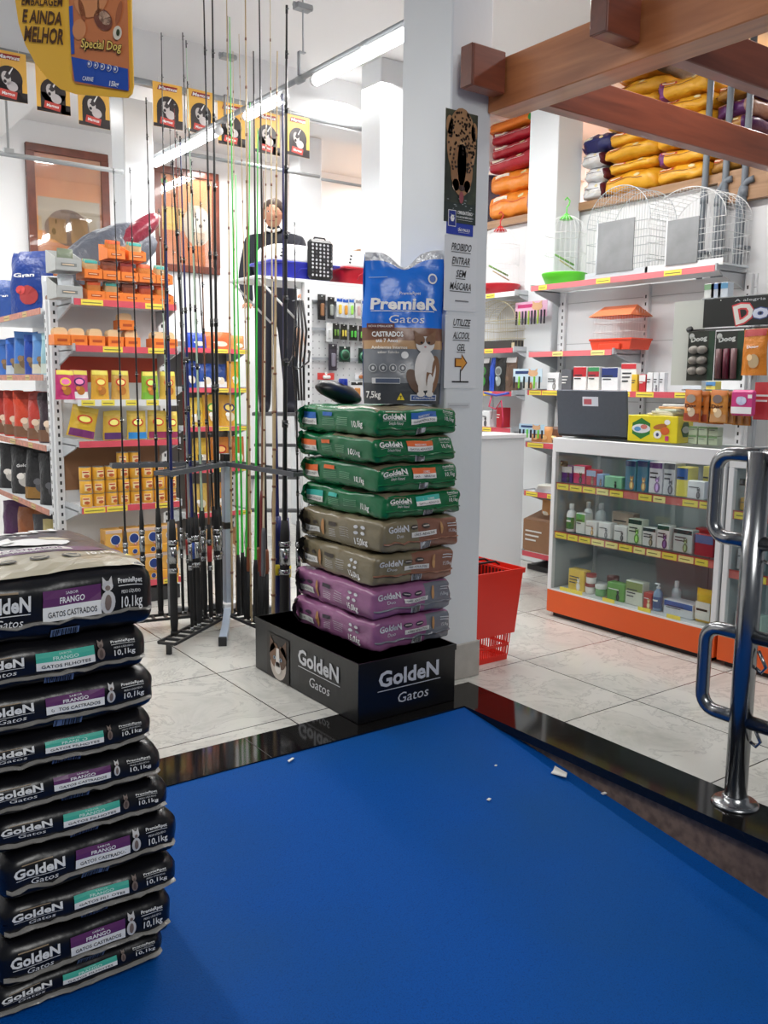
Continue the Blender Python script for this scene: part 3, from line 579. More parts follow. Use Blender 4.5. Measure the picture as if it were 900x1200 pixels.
for i, (z0, T, dx, dy, yaw, k, lc) in enumerate(CB):
    lab = {0: 'purple and grey food bag at the bottom of the centre stack', 1: 'purple and grey food bag, upper of the two purple ones', 2: 'olive-brown food bag resting on the purple bags', 3: 'olive-brown food bag directly under the green bags', 4: 'green food bag with turquoise label, lowest of the green ones', 5: 'green food bag with orange label, third from the top', 6: 'green food bag with orange label, second from the top', 7: 'green food bag with blue label carrying the big blue bag'}[i]
    cx = 2.085+CW/2+dx; cy = 2.955+CD/2+dy
    t = thing('pet_food_bag', lab, 'bag', (cx, cy, z0), yaw, 'bags stacked in the centre')
    f = bag_surface(CW, CD, T, .022, seed=20+i, bulge=.012, top=.003, wob=.009, skew=(random.uniform(-.015, .015), 0))
    b = MB()
    if k == 'g': mf = lambda a, b_, c: TOPB if (c > .99 and b_ < .0) else GRN
    elif k == 'o': mf = lambda a, b_, c: BRN if (a > -.05 and b_ < -.99) or a > .99 else OLV
    else: mf = lambda a, b_, c: GBL if (a > .25 and b_ < -.99) or a > .99 else VIO
    bag_body(b, f, GRN, mf); b.build('bag_body', t)
    fr, lf, tp = printed(f, CW, CD, T); b = MB(); hh = T*.50; zf = T*.42
    if k == 'g':
        end_print(b, fr, CW, T, zf, hh, 0, (lc, 'FRANGO E ARROZ', 'GATOS ADULTOS', (240, 240, 240)), 'Seleção Natural')
        b.build('front_print', t); b = MB()
        b.rect(lf, -CD*.40, T*.30, -CD*.20, T*.52, flat((232, 232, 226)), 2); b.rect(lf, -CD*.40, T*.52, -CD*.20, T*.74, flat(lc), 2); b.text('GATOS ADULTOS', lf, -CD*.30, T*.37, .011, flat((50, 60, 50)), 3, w=CD*.17)
        b.rect(lf, -CD*.12, T*.62, -CD*.0, T*.76, flat(lc), 2)
        for q in range(5): b.rect(lf, -CD*.12, T*(.30+q*.055), CD*.02, T*(.315+q*.055), flat((120, 170, 136)), 2, 2); b.rect(lf, CD*.07, T*(.34+q*.06), CD*.19, T*(.36+q*.06), flat((120, 170, 136)), 2, 2)
        b.text('10,1kg', lf, CD*.30, T*.30, .024, WHT, 3, w=CD*.12, bold=.02)
    else:
        bc = (60, 52, 46) if k == 'o' else (50, 40, 56)
        L = -CW/2; b.text('GoldeN', fr, L+CW*.07, zf+hh*.42, hh*.36, LOGO, 2, 'l', w=CW*.26, bold=.03); b.text('Duo', fr, L+CW*.16, zf+hh*.10, hh*.2, LOGO, 2, 'l', w=CW*.1, shear=.2)
        b.rect(fr, L+CW*.36, zf+hh*.06, L+CW*.66, zf+hh*.34, flat((222, 220, 216)), 2); b.text('CÃES ADULTOS', fr, L+CW*.51, zf+hh*.14, hh*.13, flat((40, 40, 40)), 3, w=CW*.24, bold=.01)
        for q in (.40, .54): b.ell(fr, L+CW*q, zf+hh*.62, CW*.05, hh*.14, flat(bc), 2, 14); b.rect(fr, L+CW*(q-.035), zf+hh*.6, L+CW*(q+.035), zf+hh*.66, flat((196, 188, 180)), 3, 2)
        b.ell(fr, L+CW*.72, zf+hh*.45, CW*.018, hh*.42, flat((186, 140, 92)), 3, 14); b.text('15,0kg', fr, L+CW*.83, zf+hh*.14, hh*.22, LOGO, 2, 'l', w=CW*.11)
        for q in range(2): b.rect(fr, L+CW*.82, zf+hh*(.55+q*.16), L+CW*.94, zf+hh*(.6+q*.16), LOGO, 2, 2)
        b.build('front_print', t); b = MB()
        b.rect(lf, -CD*.40, T*.26, -CD*.20, T*.46, flat((222, 222, 218)), 2); b.text('CÃES ADULTOS', lf, -CD*.30, T*.32, .011, flat((40, 40, 40)), 3, w=CD*.16)
        for q in (-.36, -.26): b.ell(lf, CD*q, T*.60, CD*.035, T*.07, flat(bc), 2, 12)
        b.ell(lf, -CD*.15, T*.5, CD*.018, T*.28, flat((176, 126, 76)), 3, 14); b.rect(lf, -CD*.09, T*.62, CD*.02, T*.74, flat(bc), 2, 2)
        for q in range(5): b.rect(lf, -CD*.08, T*(.28+q*.055), CD*.01, T*(.29+q*.055), LOGO, 2, 2); b.rect(lf, CD*.06, T*(.34+q*.07), CD*.17, T*(.35+q*.07), LOGO, 2, 2)
        b.ell(lf, CD*.25, T*.72, CD*.022, T*.05, LOGO, 2, 10); b.ell(lf, CD*.32, T*.72, CD*.022, T*.05, LOGO, 2, 10); b.ell(lf, CD*.25, T*.55, CD*.022, T*.05, LOGO, 2, 10); b.ell(lf, CD*.32, T*.55, CD*.022, T*.05, LOGO, 2, 10)
        b.text('15,0kg', lf, CD*.30, T*.22, .026, WHT, 3, w=CD*.13, bold=.02)
    b.build('side_print', t)
    b = MB(); barcode(b, fr, CW*-.04, T*.10, CW*.12, T*.22, col=(206, 208, 210)); b.build('barcode', t)
    seam(f, CW, T, -.32, .008, GRN if k == 'g' else (BRN if k == 'o' else GBL), t, i)
    # crumpled rear-left end fold
    b = MB(); em = GRN if k == 'g' else BLACKP
    def ear(u, v, s=i, T=T): p = f(-1, .93, -.9+1.8*u); return Vector((p.x-.055*v*(1-.5*(2*u-1)**2)+.015*noise.noise(Vector((u*4, v*3, s*2.3))), p.y-.02-.05*v+.02*noise.noise(Vector((u*5, v*4, s))), p.z+.02*v))
    b.grid(ear, 0, 1, 0, 1, 8, 6, em); b.grid(lambda u, v: ear(u, v)+Vector((0.002, .004, 0)), 0, 1, 0, 1, 8, 6, em); b.build('end_fold', t)

# ---- big blue bag standing on top
def blue_bag():
    p0 = at_d(479, 466, 3.98); yaw = -AZ+0.10; W, Hh, Dp = .345, .67, .17
    t = thing('cat_food_bag', 'big blue cat-food bag with a cat picture standing upright on the centre stack', 'bag', (p0.x, p0.y+.05, 1.318), yaw)
    BL = film('blue_bag_film', (30, 116, 222), 0.25, .45, 6); GR = film('grey_print_film', (124, 128, 134), .28, .35, 8); GR2 = film('dark_grey_print_film', (62, 66, 72), .28, .35, 8); BR = film('brown_print_film', (128, 88, 68), .3, .2, 8); TN = film('tan_print_film', (190, 152, 112), .3, .2, 8); SV = mat('silver_foil', (214, 216, 220), .28, metal=.5, bump=.8, bscale=30)
    def f(u, v, side=-1, off=0.0):   # u,v in metres; v up
        a = u/(W/2); k = v/Hh; th = Dp*(1-k**2.2)*0.5+.006
        x = u*(1+.05*math.sin(k*3)) + .012*noise.noise(Vector((k*3, side, 1)))
        y = side*th*(max(0, 1-abs(a)**2.6)**.5) + .014*noise.noise(Vector((u*9, v*8, side*3)))*min(1, k*3) + .01*noise.noise(Vector((u*20, v*14, 8)))*k
        z = v - .07*max(0, k-.85)/.15*(math.exp(-((a-.0)/.35)**2)) + .02*a*max(0, k-.6)
        return Vector((x, y+side*off, z))
    b = MB()
    def fm(side):
        n, m = 24, 36; V = []; o = len(b.v)
        for j in range(m+1):
            for i in range(n+1): b.v.append(f(-W/2+W*i/n, Hh*j/m, side))
        for j in range(m):
            for i in range(n):
                k = (j+.5)/m; mt = (GR2 if k < .13 else GR if k < .37 else TN if k < .43 else BR if k < .49 else BL if k < .955 else SV) if side < 0 else BL
                q = [o+j*(n+1)+i, o+j*(n+1)+i+1, o+(j+1)*(n+1)+i+1, o+(j+1)*(n+1)+i]; b.f.append(q if side < 0 else q[::-1]); b.m.append(b.mi(mt)); b.sm.append(True)
    fm(-1); fm(1)
    b.add([f(-W/2+W*i/12, 0, -1) for i in range(13)]+[f(W/2-W*i/12, 0, 1) for i in range(13)], [tuple(range(26))[::-1]], GR2)
    b.build('bag_body', t)
    fr = lambda u, v, off=0.0: f(u, v, -1, .003+off*1.2)
    b = MB(); b.text('PremieR', fr, .0, .415, .048, WHT, 2, w=.285, bold=.035); b.rect(fr, -.14, .405, .13, .408, WHT, 2, 8); b.text('Gatos', fr, .01, .355, .034, WHT, 2, w=.15, shear=.12); b.text('PremieRpet', fr, .02, .478, .014, WHT, 2, w=.09)
    b.text('CASTRADOS', fr, -.07, .295, .022, WHT, 2, w=.13, bold=.03); b.text('até 7 Anos', fr, -.075, .270, .016, WHT, 2, w=.09, bold=.02); b.text('Ambientes Internos', fr, -.065, .242, .013, flat((250, 246, 236)), 2, w=.15, bold=.02); b.text('sabor Salmão', fr, -.07, .222, .011, flat((250, 246, 236)), 2, w=.09)
    b.rect(fr, -.155, .330, -.04, .352, flat((110, 60, 60)), 2, 4); b.text('NOVA EMBALAGEM', fr, -.098, .336, .009, WHT, 3, w=.10)
    for q in range(4): b.ell(fr, -.135+q*.042, .158, .017, .018, flat((206, 208, 210)), 2, 16); b.ell(fr, -.135+q*.042, .158, .014, .015, flat((96, 100, 106)), 3, 16); b.ell(fr, -.135+q*.042, .158, .006, .008, flat((206, 208, 210)), 4, 8)
    b.ell(fr, .0, .215, .016, .016, WHT, 2, 16); b.ell(fr, .115, .548, .020, .023, WHT, 2, 18); b.ell(fr, .115, .548, .014, .016, flat((90, 120, 190)), 3, 14)
    b.rect(fr, -.14, .09, -.02, .115, flat((216, 218, 220)), 2, 4); b.rect(fr, -.125, .093, -.022, .112, flat((72, 84, 110)), 3, 4); b.text('75kg', fr, -.135, .025, .03, WHT, 2, w=.055, bold=.02) if False else b.text('7,5kg', fr, -.135, .028, .028, WHT, 2, w=.06, bold=.02)
    b.poly(fr, [(-.035, .018), (.0, .018), (-.0175, .05)], flat((236, 212, 40)), 2); b.text('T', fr, -.0175, .023, .014, INK, 3, bold=.02); b.rect(fr, .025, .015, .145, .042, flat((206, 214, 226)), 2, 4); b.rect(fr, .03, .018, .141, .039, flat((48, 84, 150)), 3, 4); b.text('Classificação', fr, .088, .024, .010, WHT, 4, w=.10)
    b.rect(fr, -.16, .555, -.08, .558, flat((160, 190, 230)), 2, 3)
    b.build('printing', t)
    b = MB(); wh = flat((226, 222, 218), .5); br = flat((132, 96, 70), .5); dk = flat((96, 70, 54), .5)
    b.ell(fr, .09, .15, .048, .09, wh, 3, 24); b.ell(fr, .125, .13, .03, .085, br, 2, 20, -.1); b.ell(fr, .045, .10, .03, .06, dk, 2, 18, .5); b.ell(fr, .088, .262, .040, .036, wh, 4, 20); b.ell(fr, .065, .282, .022, .022, br, 5, 14); b.ell(fr, .112, .282, .022, .022, br, 5, 14)
    b.poly(fr, [(.048, .275), (.040, .325), (.075, .298)], br, 5); b.poly(fr, [(.128, .275), (.138, .325), (.10, .298)], br, 5); b.ell(fr, .072, .27, .006, .005, INK, 6, 8); b.ell(fr, .104, .27, .006, .005, INK, 6, 8); b.ell(fr, .088, .252, .005, .004, flat((200, 130, 130)), 6, 8)
    for q in (.072, .112): b.ell(fr, q, .085, .014, .05, wh, 4, 14); b.ell(fr, q, .045, .018, .012, wh, 5, 12)
    b.build('cat_picture', t)
blue_bag()

# ================================================================== COLUMN NOTICES
Yc = 3.088
def on_col(px, py): return at_y(px, py, Yc)
a = on_col(522, 143); c = on_col(567, 245); w = .185; h = a.z-c.z+.0
t = thing('poster', 'poster of a spotted big cat drinking water, on the white column', 'poster', (a.x+w/2, Yc, (a.z+c.z)/2-.01))
b = MB(); fn = front_fn(-.0015, 0, 0); hp = .47
b.box((-w/2, -.0015, -hp/2), (w/2, .0, hp/2), speck_mat('jungle_print', (46, 58, 52), (78, 84, 66), .3, 9, .5, big=(6, (24, 34, 40), .8)))
FUR = flat((176, 136, 98)); b.ell(fn, .0, .10, .084, .15, FUR, 1, 24); b.ell(fn, .003, -.01, .064, .11, flat((156, 116, 82)), 2, 20); b.ell(fn, -.07, .17, .02, .04, FUR, 1); b.ell(fn, .072, .16, .018, .04, FUR, 1); b.ell(fn, .003, .02, .026, .10, flat((196, 160, 120)), 2, 16)
rnd = random.Random(5)
for q in range(150):
    u, v = rnd.uniform(-.08, .08), rnd.uniform(-.02, .23)
    if (u/.082)**2+((v-.10)/.145)**2 < 1 and not (abs(u) < .030 and v < .05): b.ell(fn, u, v, .0048, .0062, flat((44, 32, 24)), 3, 7, rnd.uniform(0, 3))
b.ell(fn, -.032, -.0, .009, .005, INK, 4); b.ell(fn, .034, .0, .009, .005, INK, 4); b.ell(fn, .003, -.085, .018, .012, flat((60, 40, 36)), 4); b.ell(fn, .003, -.125, .013, .026, flat((150, 76, 84)), 3)
b.ell(fn, -.030, -.075, .020, .026, flat((190, 170, 148)), 2); b.ell(fn, .036, -.075, .020, .026, flat((190, 170, 148)), 2); b.rect(fn, -.09, -.235, .09, -.15, flat((44, 56, 54)), .5, 2)
for q in range(26): b.ell(fn, rnd.uniform(-.08, .08), rnd.uniform(-.22, -.13), rnd.uniform(.003, .01), .002, flat((150, 160, 164)), 3, 6)
b.build('print', t)
a = on_col(522, 243); t = thing('notice', 'small blue mask-required notice under the big-cat poster', 'sign', (a.x+.085, Yc, on_col(540, 258).z))
b = MB(); b.box((-.078, -.001, -.065), (.078, .0, .065), flat((44, 66, 168), .35)); fn = front_fn(-.001)
b.rect(fn, -.07, -.032, -.025, .038, WHT, 1); b.rect(fn, -.067, -.029, -.028, .035, flat((34, 52, 140)), 2); b.ell(fn, -.0475, .003, .012, .016, WHT, 3, 6)
b.text('OBRIGATÓRIO', fn, .026, .024, .014, WHT, 2, w=.088, bold=.03); b.text('O USO DE MÁSCARA', fn, .026, .008, .008, WHT, 2, w=.088, bold=.02); b.rect(fn, -.018, .0, .07, .0012, WHT, 2); b.text('SÃO PAULO', fn, .022, -.048, .012, WHT, 2, w=.07, bold=.03); b.rect(fn, -.01, -.054, .055, -.0528, WHT, 2); b.build('print', t)
# lettered paper notices
t = thing('paper_notice', 'white paper notice reading PROIBIDO ENTRAR SEM MÁSCARA on the column', 'sign', (on_col(540, 300).x, Yc, on_col(540, 300).z))
zc0 = on_col(540, 300).z; TX = flat((36, 34, 36)); b = MB(); zl = lambda py: on_col(540, py).z-zc0
b.box((-.095, -.0008, zl(365)), (.095, 0, zl(277)), flat((226, 229, 232), .45)); fn = front_fn(-.0012)
for s, py, wd in (('PROIBIDO', 294, .115), ('ENTRAR', 310, .105), ('SEM', 325, .055), ('MÁSCARA', 340, .125)):
    b.text(s, fn, 0, zl(py), .031, TX, 1, w=wd, bold=.014, shear=.18); b.rect(fn, -wd*.5, zl(py)-.009, wd*.5, zl(py)-.006, TX, 1)
b.rect(fn, -.03, zl(353)-.003, .05, zl(353)+.003, flat((120, 120, 124)), 1); b.build('print', t)
t = thing('paper_notice', 'white paper notice reading UTILIZE ALCOOL GEL with an orange arrow', 'sign', (on_col(540, 400).x, Yc, on_col(540, 400).z)); zc0 = on_col(540, 400).z
b = MB(); b.box((-.095, -.0008, zl(455)), (.095, 0, zl(370)), flat((226, 229, 232), .45)); fn = front_fn(-.0012)
for s, py, wd in (('UTILIZE', 382, .10), ('ALCOOL', 397, .10), ('GEL', 411, .05)): b.text(s, fn, 0, zl(py), .030, TX, 1, w=wd, bold=.014, shear=.18); b.rect(fn, -wd*.5, zl(py)-.009, wd*.5, zl(py)-.006, TX, 1)
ar = [(-.032, -.018), (.004, -.018), (.004, -.036), (.036, .0), (.004, .036), (.004, .018), (-.032, .018)]; zz = zl(425)
b.poly(fn, [(x*1.12, zz+y*1.12) for x, y in ar], flat((96, 56, 30)), 1); b.poly(fn, [(x*.9, zz+y*.85) for x, y in ar], flat((226, 156, 62)), 2); b.rect(fn, -.003, zz-.085, .003, zz-.03, TX, 1); b.rect(fn, -.05, zz-.09, .05, zz-.083, TX, 1); b.build('print', t)
t = thing('paper_notice', 'small faded paper slip low on the column beside the green bags', 'sign', (on_col(540, 475).x, Yc, on_col(540, 475).z)); b = MB(); b.box((-.075, -.0008, -.012), (.055, 0, .012), flat((210, 213, 216))); fn = front_fn(-.001); b.rect(fn, -.07, -.004, .045, .002, flat((180, 183, 188)), 1); b.build('print', t)

# ================================================================== PRODUCT BUILDERS (front is local -y, origin at the middle of the foot)
def pbox(name, w, d, h, base, mark=None, band=None, pic=None, top=None, words=2, lid=False, txt=None, side=None):
    t = thing(name, None, None); mb_ = mat('carton_%d_%d_%d' % base, base, .42, var=.05, bscale=20)
    b = MB(); b.box((-w/2, -d/2, 0), (w/2, d/2, h), mb_, bev=min(.0025, w*.05))
    b.rect(lambda u, v, o=0: Vector((u, v, h+o)), -w*.42, -d*.02, w*.42, d*.0, flat(tuple(int(c*.8) for c in base)), .6, 1)
    b.build('carton', t); b = MB(); fn = front_fn(-d/2, h/2, 0); sf = left_fn(-w/2, h/2, 0)
    if band: b.rect(fn, -w*.48, h*.08, w*.48, h*.46, flat(band), 1, 2); b.rect(sf, -d*.46, h*.08, d*.46, h*.46, flat(band), 1, 2)
    if top: b.rect(fn, -w*.48, h*.30, w*.48, h*.48, flat(top), 1.5, 2)
    if pic:
        cat_fig(b, fn, w*.16, -h*.47, min(h*.62, w*1.1), flat(pic), flat(tuple(min(255, int(c*1.35+30)) for c in pic)), 2)
    if mark: rr = min(w, h)*.27; b.ell(fn, w*.08, -h*.06, rr*1.15, rr*1.15, WHT, 3, 16); b.ell(fn, w*.08, -h*.06, rr, rr, flat(mark), 4, 16)
    dark = sum(base) > 380
    for q in range(words): b.rect(fn, -w*.40, h*(.12-.14*q), w*(.20-.1*q), h*(.17-.14*q), flat((50, 54, 60) if dark else (236, 236, 232)), 2.5, 1)
    if txt: b.text(txt, fn, 0, h*.22, h*.13, flat((40, 44, 52) if (dark and not band) else (240, 240, 240)), 3, w=w*.72, bold=.02)
    b.rect(sf, -d*.3, -h*.3, d*.3, -h*.1, flat(tuple(int(c*.85) for c in base)), 1, 1)
    b.build('printed_panel', t)
    return t
def pouch(name, w, h, th, body, logo=(220, 60, 40), foot=None, header=None, txt=None, shade=None, pic=None):
    t = thing(name, None, None); M_ = film('pouch_%d_%d_%d' % body, body, .28, .5, 24); seedv = len(bpy.data.objects)*.37
    def f(u, v, side=-1, off=0.0):
        a = max(-1, min(1, u/(w/2))); k = max(0, min(1, v/h)); tk = th/2*(1-k**5)*(max(0, 1-abs(a)**3))**.5+.001
        wv = noise.noise(Vector((u*28, v*24, seedv)))*.05*th
        cr = noise.noise(Vector((u*9, v*7, seedv+5))); return Vector((u*(1-.06*math.sin(k*PI)-.10*k**4)+.05*w*cr*k, side*(tk+off)+wv+.12*th*cr+.03*h*(k-.5)**2, v*(1-.02*cr)+.03*h*k*noise.noise(Vector((u*12, 0, seedv)))))
    b = MB()
    for side in (-1, 1):
        o = len(b.v); n, m = 8, 10
        for j in range(m+1):
            for i in range(n+1): b.v.append(f(-w/2+w*i/n, h*j/m, side))
        for j in range(m):
            for i in range(n):
                q = [o+j*(n+1)+i, o+j*(n+1)+i+1, o+(j+1)*(n+1)+i+1, o+(j+1)*(n+1)+i]; b.f.append(q if side < 0 else q[::-1]); b.m.append(b.mi(M_)); b.sm.append(True)
    b.add([f(-w/2+w*i/6, 0, -1) for i in range(7)]+[f(w/2-w*i/6, 0, 1) for i in range(7)], [tuple(range(14))[::-1]], M_)
    b.build('pouch_body', t); b = MB(); fn = lambda u, v, off=0.0: f(u, v, -1, .0012+off)
    if header: b.rect(fn, -w*.46, h*.84, w*.46, h*.99, flat(header), 1, 6)
    if foot: b.rect(fn, -w*.46, h*.03, w*.46, h*.26, flat(foot), 1, 8)
    if logo: b.ell(fn, 0, h*.60, w*.30, h*.14, flat(logo), 2, 16); b.ell(fn, 0, h*.60, w*.22, h*.095, flat(tuple(min(255, c+70) for c in body)), 3, 14)
    if pic: b.ell(fn, w*.06, h*.30, w*.22, h*.15, flat(pic), 3, 14); b.ell(fn, -w*.1, h*.38, w*.12, h*.07, flat(tuple(min(255, int(c*1.25)) for c in pic)), 4, 10)
    if txt: b.text(txt, fn, 0, h*.58, h*.06, flat((240, 240, 240)) if not logo else flat(logo), 4, w=w*.5, bold=.03)
    b.build('pouch_print', t)
    return t
def fx(pl, pr_, yt, z, X, yb=None):   # something on a shelf facing the door side (plane x = X): middle y, width, height
    ym = yt+10; a = at_x(pl, ym, X).y; c = at_x(pr_, ym, X).y; return (a+c)/2, abs(a-c), at_x((pl+pr_)/2, yt, X).z-z
def fy(pl, pr_, yt, z, Y):
    ym = yt+10; a = at_y(pl, ym, Y).x; c = at_y(pr_, ym, Y).x; return (a+c)/2, abs(a-c), at_y((pl+pr_)/2, yt, Y).z-z
def put(t, label, cat, loc, rot=0, group=None):
    t.location = loc; t.rotation_euler = (0, 0, rot); return tag(t, label, cat, group)

# ================================================================== SHELF UNITS
def shelf_part(parent, w, d, z, tags=(), rail=PINK, tagm=YEL, th=.035, brackets=True, name='shelf', left_br=True):
    """w along local x from 0, front at y=0, goes back to y=d"""
    b = MB(); b.box((0, .003, z-.022), (w, d, z), STEEL_W, bev=.002); b.box((0, .003, z-.034), (w, .012, z-.020), STEEL_W)
    s = b.build(name, parent)
    b = MB(); b.box((0, -.002, z-.036), (w, .003, z+.002), rail)
    for u0, u1 in tags: b.box((u0, -.004, z-.034), (u1, -.0015, z-.001), tagm); b.box((u0+.008, -.0045, z-.022), (u1-.01, -.0035, z-.017), flat((120, 110, 60)))
    b.build('price_rail', s)
    if brackets:
        b = MB()
        for x in ((-.012,) if left_br else ())+(w+.002,):
            vs = [(x, .03, z-.024), (x, d, z-.024), (x, d, z-.13), (x, d-.04, z-.11), (x, .06, z-.045)]; n = len(vs)
            b.add(vs+[(q[0]+.010, q[1], q[2]) for q in vs], [tuple(range(n)), tuple(range(n, 2*n))[::-1]]+[(i, i+n, (i+1) % n+n, (i+1) % n) for i in range(n)], STEEL_G)
            b.box((x, .0, z-.03), (x+.010, d, z+.012), STEEL_G)
        b.build('bracket', s)
    return s
def upright(parent, x, y, h, w=.05, dp=.035):
    b = MB(); b.box((x-w/2, y, 0), (x+w/2, y+dp, h), STEEL_W, bev=.003)
    z = .06
    while z < h-.06:
        b.box((x-w*.12, y-.0012, z), (x+w*.12, y, z+.022), SLOT); z += .05
    b.build('upright', parent)

# ---- left island: short end facing the camera
EY = 5.33; ED = .34; EX0 = 1.615; EX1 = 2.245; EW = EX1-EX0
t = thing('shelf_unit', 'white metal shelf unit of orange and yellow pet treats behind the fishing rods', 'shelf unit', (EX0, EY, 0))
b = MB(); b.box((-.02, ED, 0), (EW+.02, ED+.02, 1.93), STEEL_W); b.build('back_panel', t)
upright(t, -.03, ED-.03, 1.93); upright(t, EW+.03, ED-.03, 1.93)
EZ = (1.885, 1.615, 1.046, .645, .150)
shelf_part(t, EW, ED, EZ[0], ((.04, .17), (.43, .55))); shelf_part(t, EW, ED, EZ[1], ((.16, .28), (.44, .56))); shelf_part(t, EW, ED, EZ[2], ()); shelf_part(t, EW, ED, EZ[3], ((.01, .14), (.15, .28), (.46, .58))); shelf_part(t, EW, ED+.0, EZ[4], ((.05, .13), (.5, .6)))
shelf_part(t, EW, .28, 1.295, ((.02, .10), (.14, .22), (.29, .36), (.42, .5)), rail=STEEL_W, brackets=False)
b = MB(); b.box((0, .04, 0), (EW, ED, .09), flat((60, 60, 62))); b.build('base_plinth', t)
b = MB(); b.box((0, ED-.004, 1.40), (EW, ED-.001, 1.56), flat((186, 70, 50))); b.build('backing_card', t); b = MB(); b.box((0, ED-.004, .72), (EW, ED-.001, .99), flat((150, 110, 80))); b.build('backing_card', t)
# trays with sachets
ORG = (236, 128, 48)
def tray(col=ORG, w=.108, d=.16, h=.052, hl=False):
    t = thing('display_tray', None, None); m = mat('tray_%d' % col[1], col, .45, var=.05); b = MB(); th = .003
    b.box((-w/2, -d/2, 0), (w/2, d/2, th), m); b.box((-w/2, -d/2, 0), (w/2, -d/2+th, h), m); b.box((-w/2, d/2-th, 0), (w/2, d/2, h*1.9), m)
    for s in (-1, 1):
        x = s*(w/2-th/2); vs = [(-d/2, 0), (d/2, 0), (d/2, h*1.9), (-d/2, h)]
        b.add([(x-th/2, y, z) for y, z in vs]+[(x+th/2, y, z) for y, z in vs], [(0, 1, 2, 3), (7, 6, 5, 4), (0, 4, 5, 1), (1, 5, 6, 2), (2, 6, 7, 3), (3, 7, 4, 0)], m)
    b.build('tray_body', t); b = MB(); fn = front_fn(-d/2, h/2)
    b.rect(fn, -w*.3, -h*.16, w*.3, h*.12, flat(tuple(max(0, c-50) for c in col)), 1, 2); b.rect(fn, -w*.25, -h*.05, w*.2, h*.02, flat((244, 214, 180)), 2, 2); b.build('tray_print', t); return t
def sachet(c, cap): return pouch('treat_sachet', .088, .105, .022, c, logo=None, header=cap, pic=(196, 120, 60))
tr = tray(); SA = [sachet((214, 138, 70), (226, 96, 44)), sachet((206, 176, 130), (60, 168, 160)), sachet((150, 84, 60), (120, 60, 40)), sachet((196, 90, 60), (150, 40, 40))]
def tray_row(z, px0, px1, n, rowname, k0=0, zt=None):
    xa, xb = at_y(px0, 350, EY).x, at_y(px1, 350, EY).x; w = (xb-xa)/n
    for i in range(n):
        x = xa+w*(i+.5)
        use(tr, (x, EY+.10, z), 0, 'orange sachet tray, %s in %s' % (od(i, n), rowname), 'orange sachet trays'); dup
        for k in range(2):
            s = SA[(i+k0+k*0) % 4]; use(s, (x+(.002 if k else -.002), EY+.075+k*.05, z+.004+.012*k), (.18, 0, .03*((i*3+k) % 3-1)), '%s sachet, %s tray of %s' % ('front' if k == 0 else 'rear', od(i, n), rowname), 'treat sachets in orange trays')
tray_row(EZ[0]+.001, 104, 205, 5, 'the lower tray row on the top shelf'); tray_row(EZ[0]+.125, 101, 205, 5, 'the upper tray row on the top shelf', 1); tray_row(EZ[0]+.25, 127, 176, 2, 'the highest pair of trays', 0)
# grey trays, left end
gt = tray((176, 178, 176), w=.15, d=.2, h=.07); g_s = [pouch('treat_sachet', .10, .13, .03, (120, 130, 110), logo=None, pic=(150, 150, 130)), pouch('treat_sachet', .10, .13, .03, (222, 228, 232), logo=None, pic=(120, 150, 200))]
for i in range(2):
    x = at_y(82, 330, EY).x; z = EZ[0]+.001+i*.155
    use(gt, (x, EY+.11, z), 0, ('lower' if i == 0 else 'upper')+' grey display tray at the left end of the top shelf', 'grey display trays'); put(g_s[1-i], 'sachet in the %s grey tray' % ('lower' if i == 0 else 'upper'), 'sachet', (x, EY+.08, z+.005), 0)
for o in bpy.data.objects:
    if o.name.startswith('display_tray'): o['category'] = 'tray'
    if o.name.startswith('treat_sachet') and not o.parent: o['category'] = 'sachet'
# second shelf: orange packs with rounded backs
def rpack():
    t = thing('treat_pack', None, 'pack'); m = mat('tray_128', ORG, .45); b = MB(); w, d, h = .095, .12, .06
    b.box((-w/2, -d/2, 0), (w/2, d/2, h), m, bev=.002); fn = front_fn(-d/2, h/2); b.rect(fn, -w*.3, -h*.15, w*.3, h*.1, flat((186, 78, 30)), 1, 2); b.build('pack_tray', t)
    b = MB(); c = mat('cream_back', (232, 206, 160), .5)
    for y in (-.03, 0.0, .03):
        pts = [(-w*.42, h), (w*.42, h), (w*.42, h+.02), (w*.34, h+.036), (w*.2, h+.042), (-w*.2, h+.042), (-w*.34, h+.036), (-w*.42, h+.02)]; n = 8
        b.add([(x, y, z) for x, z in pts]+[(x, y+.004, z) for x, z in pts], [tuple(range(n))[::-1], tuple(range(n, 2*n))]+[(i, (i+1) % n, (i+1) % n+n, i+n) for i in range(n)], c)
    b.build('card_back', t); return t
rp = rpack(); xs = [75, 95, 116, 138, 158, 190, 202]
for i, x in enumerate(xs): use(rp, (at_y(x, 400, EY).x, EY+.09, EZ[1]+.001), 0, 'orange treat pack with cream card backs, %s on the second shelf' % od(i, 7), 'orange packs on the second shelf')
use(rp, (at_y(152, 380, EY).x, EY+.10, EZ[1]+.104), 0, 'orange treat pack stacked on top of the second-shelf row', 'orange packs on the second shelf')
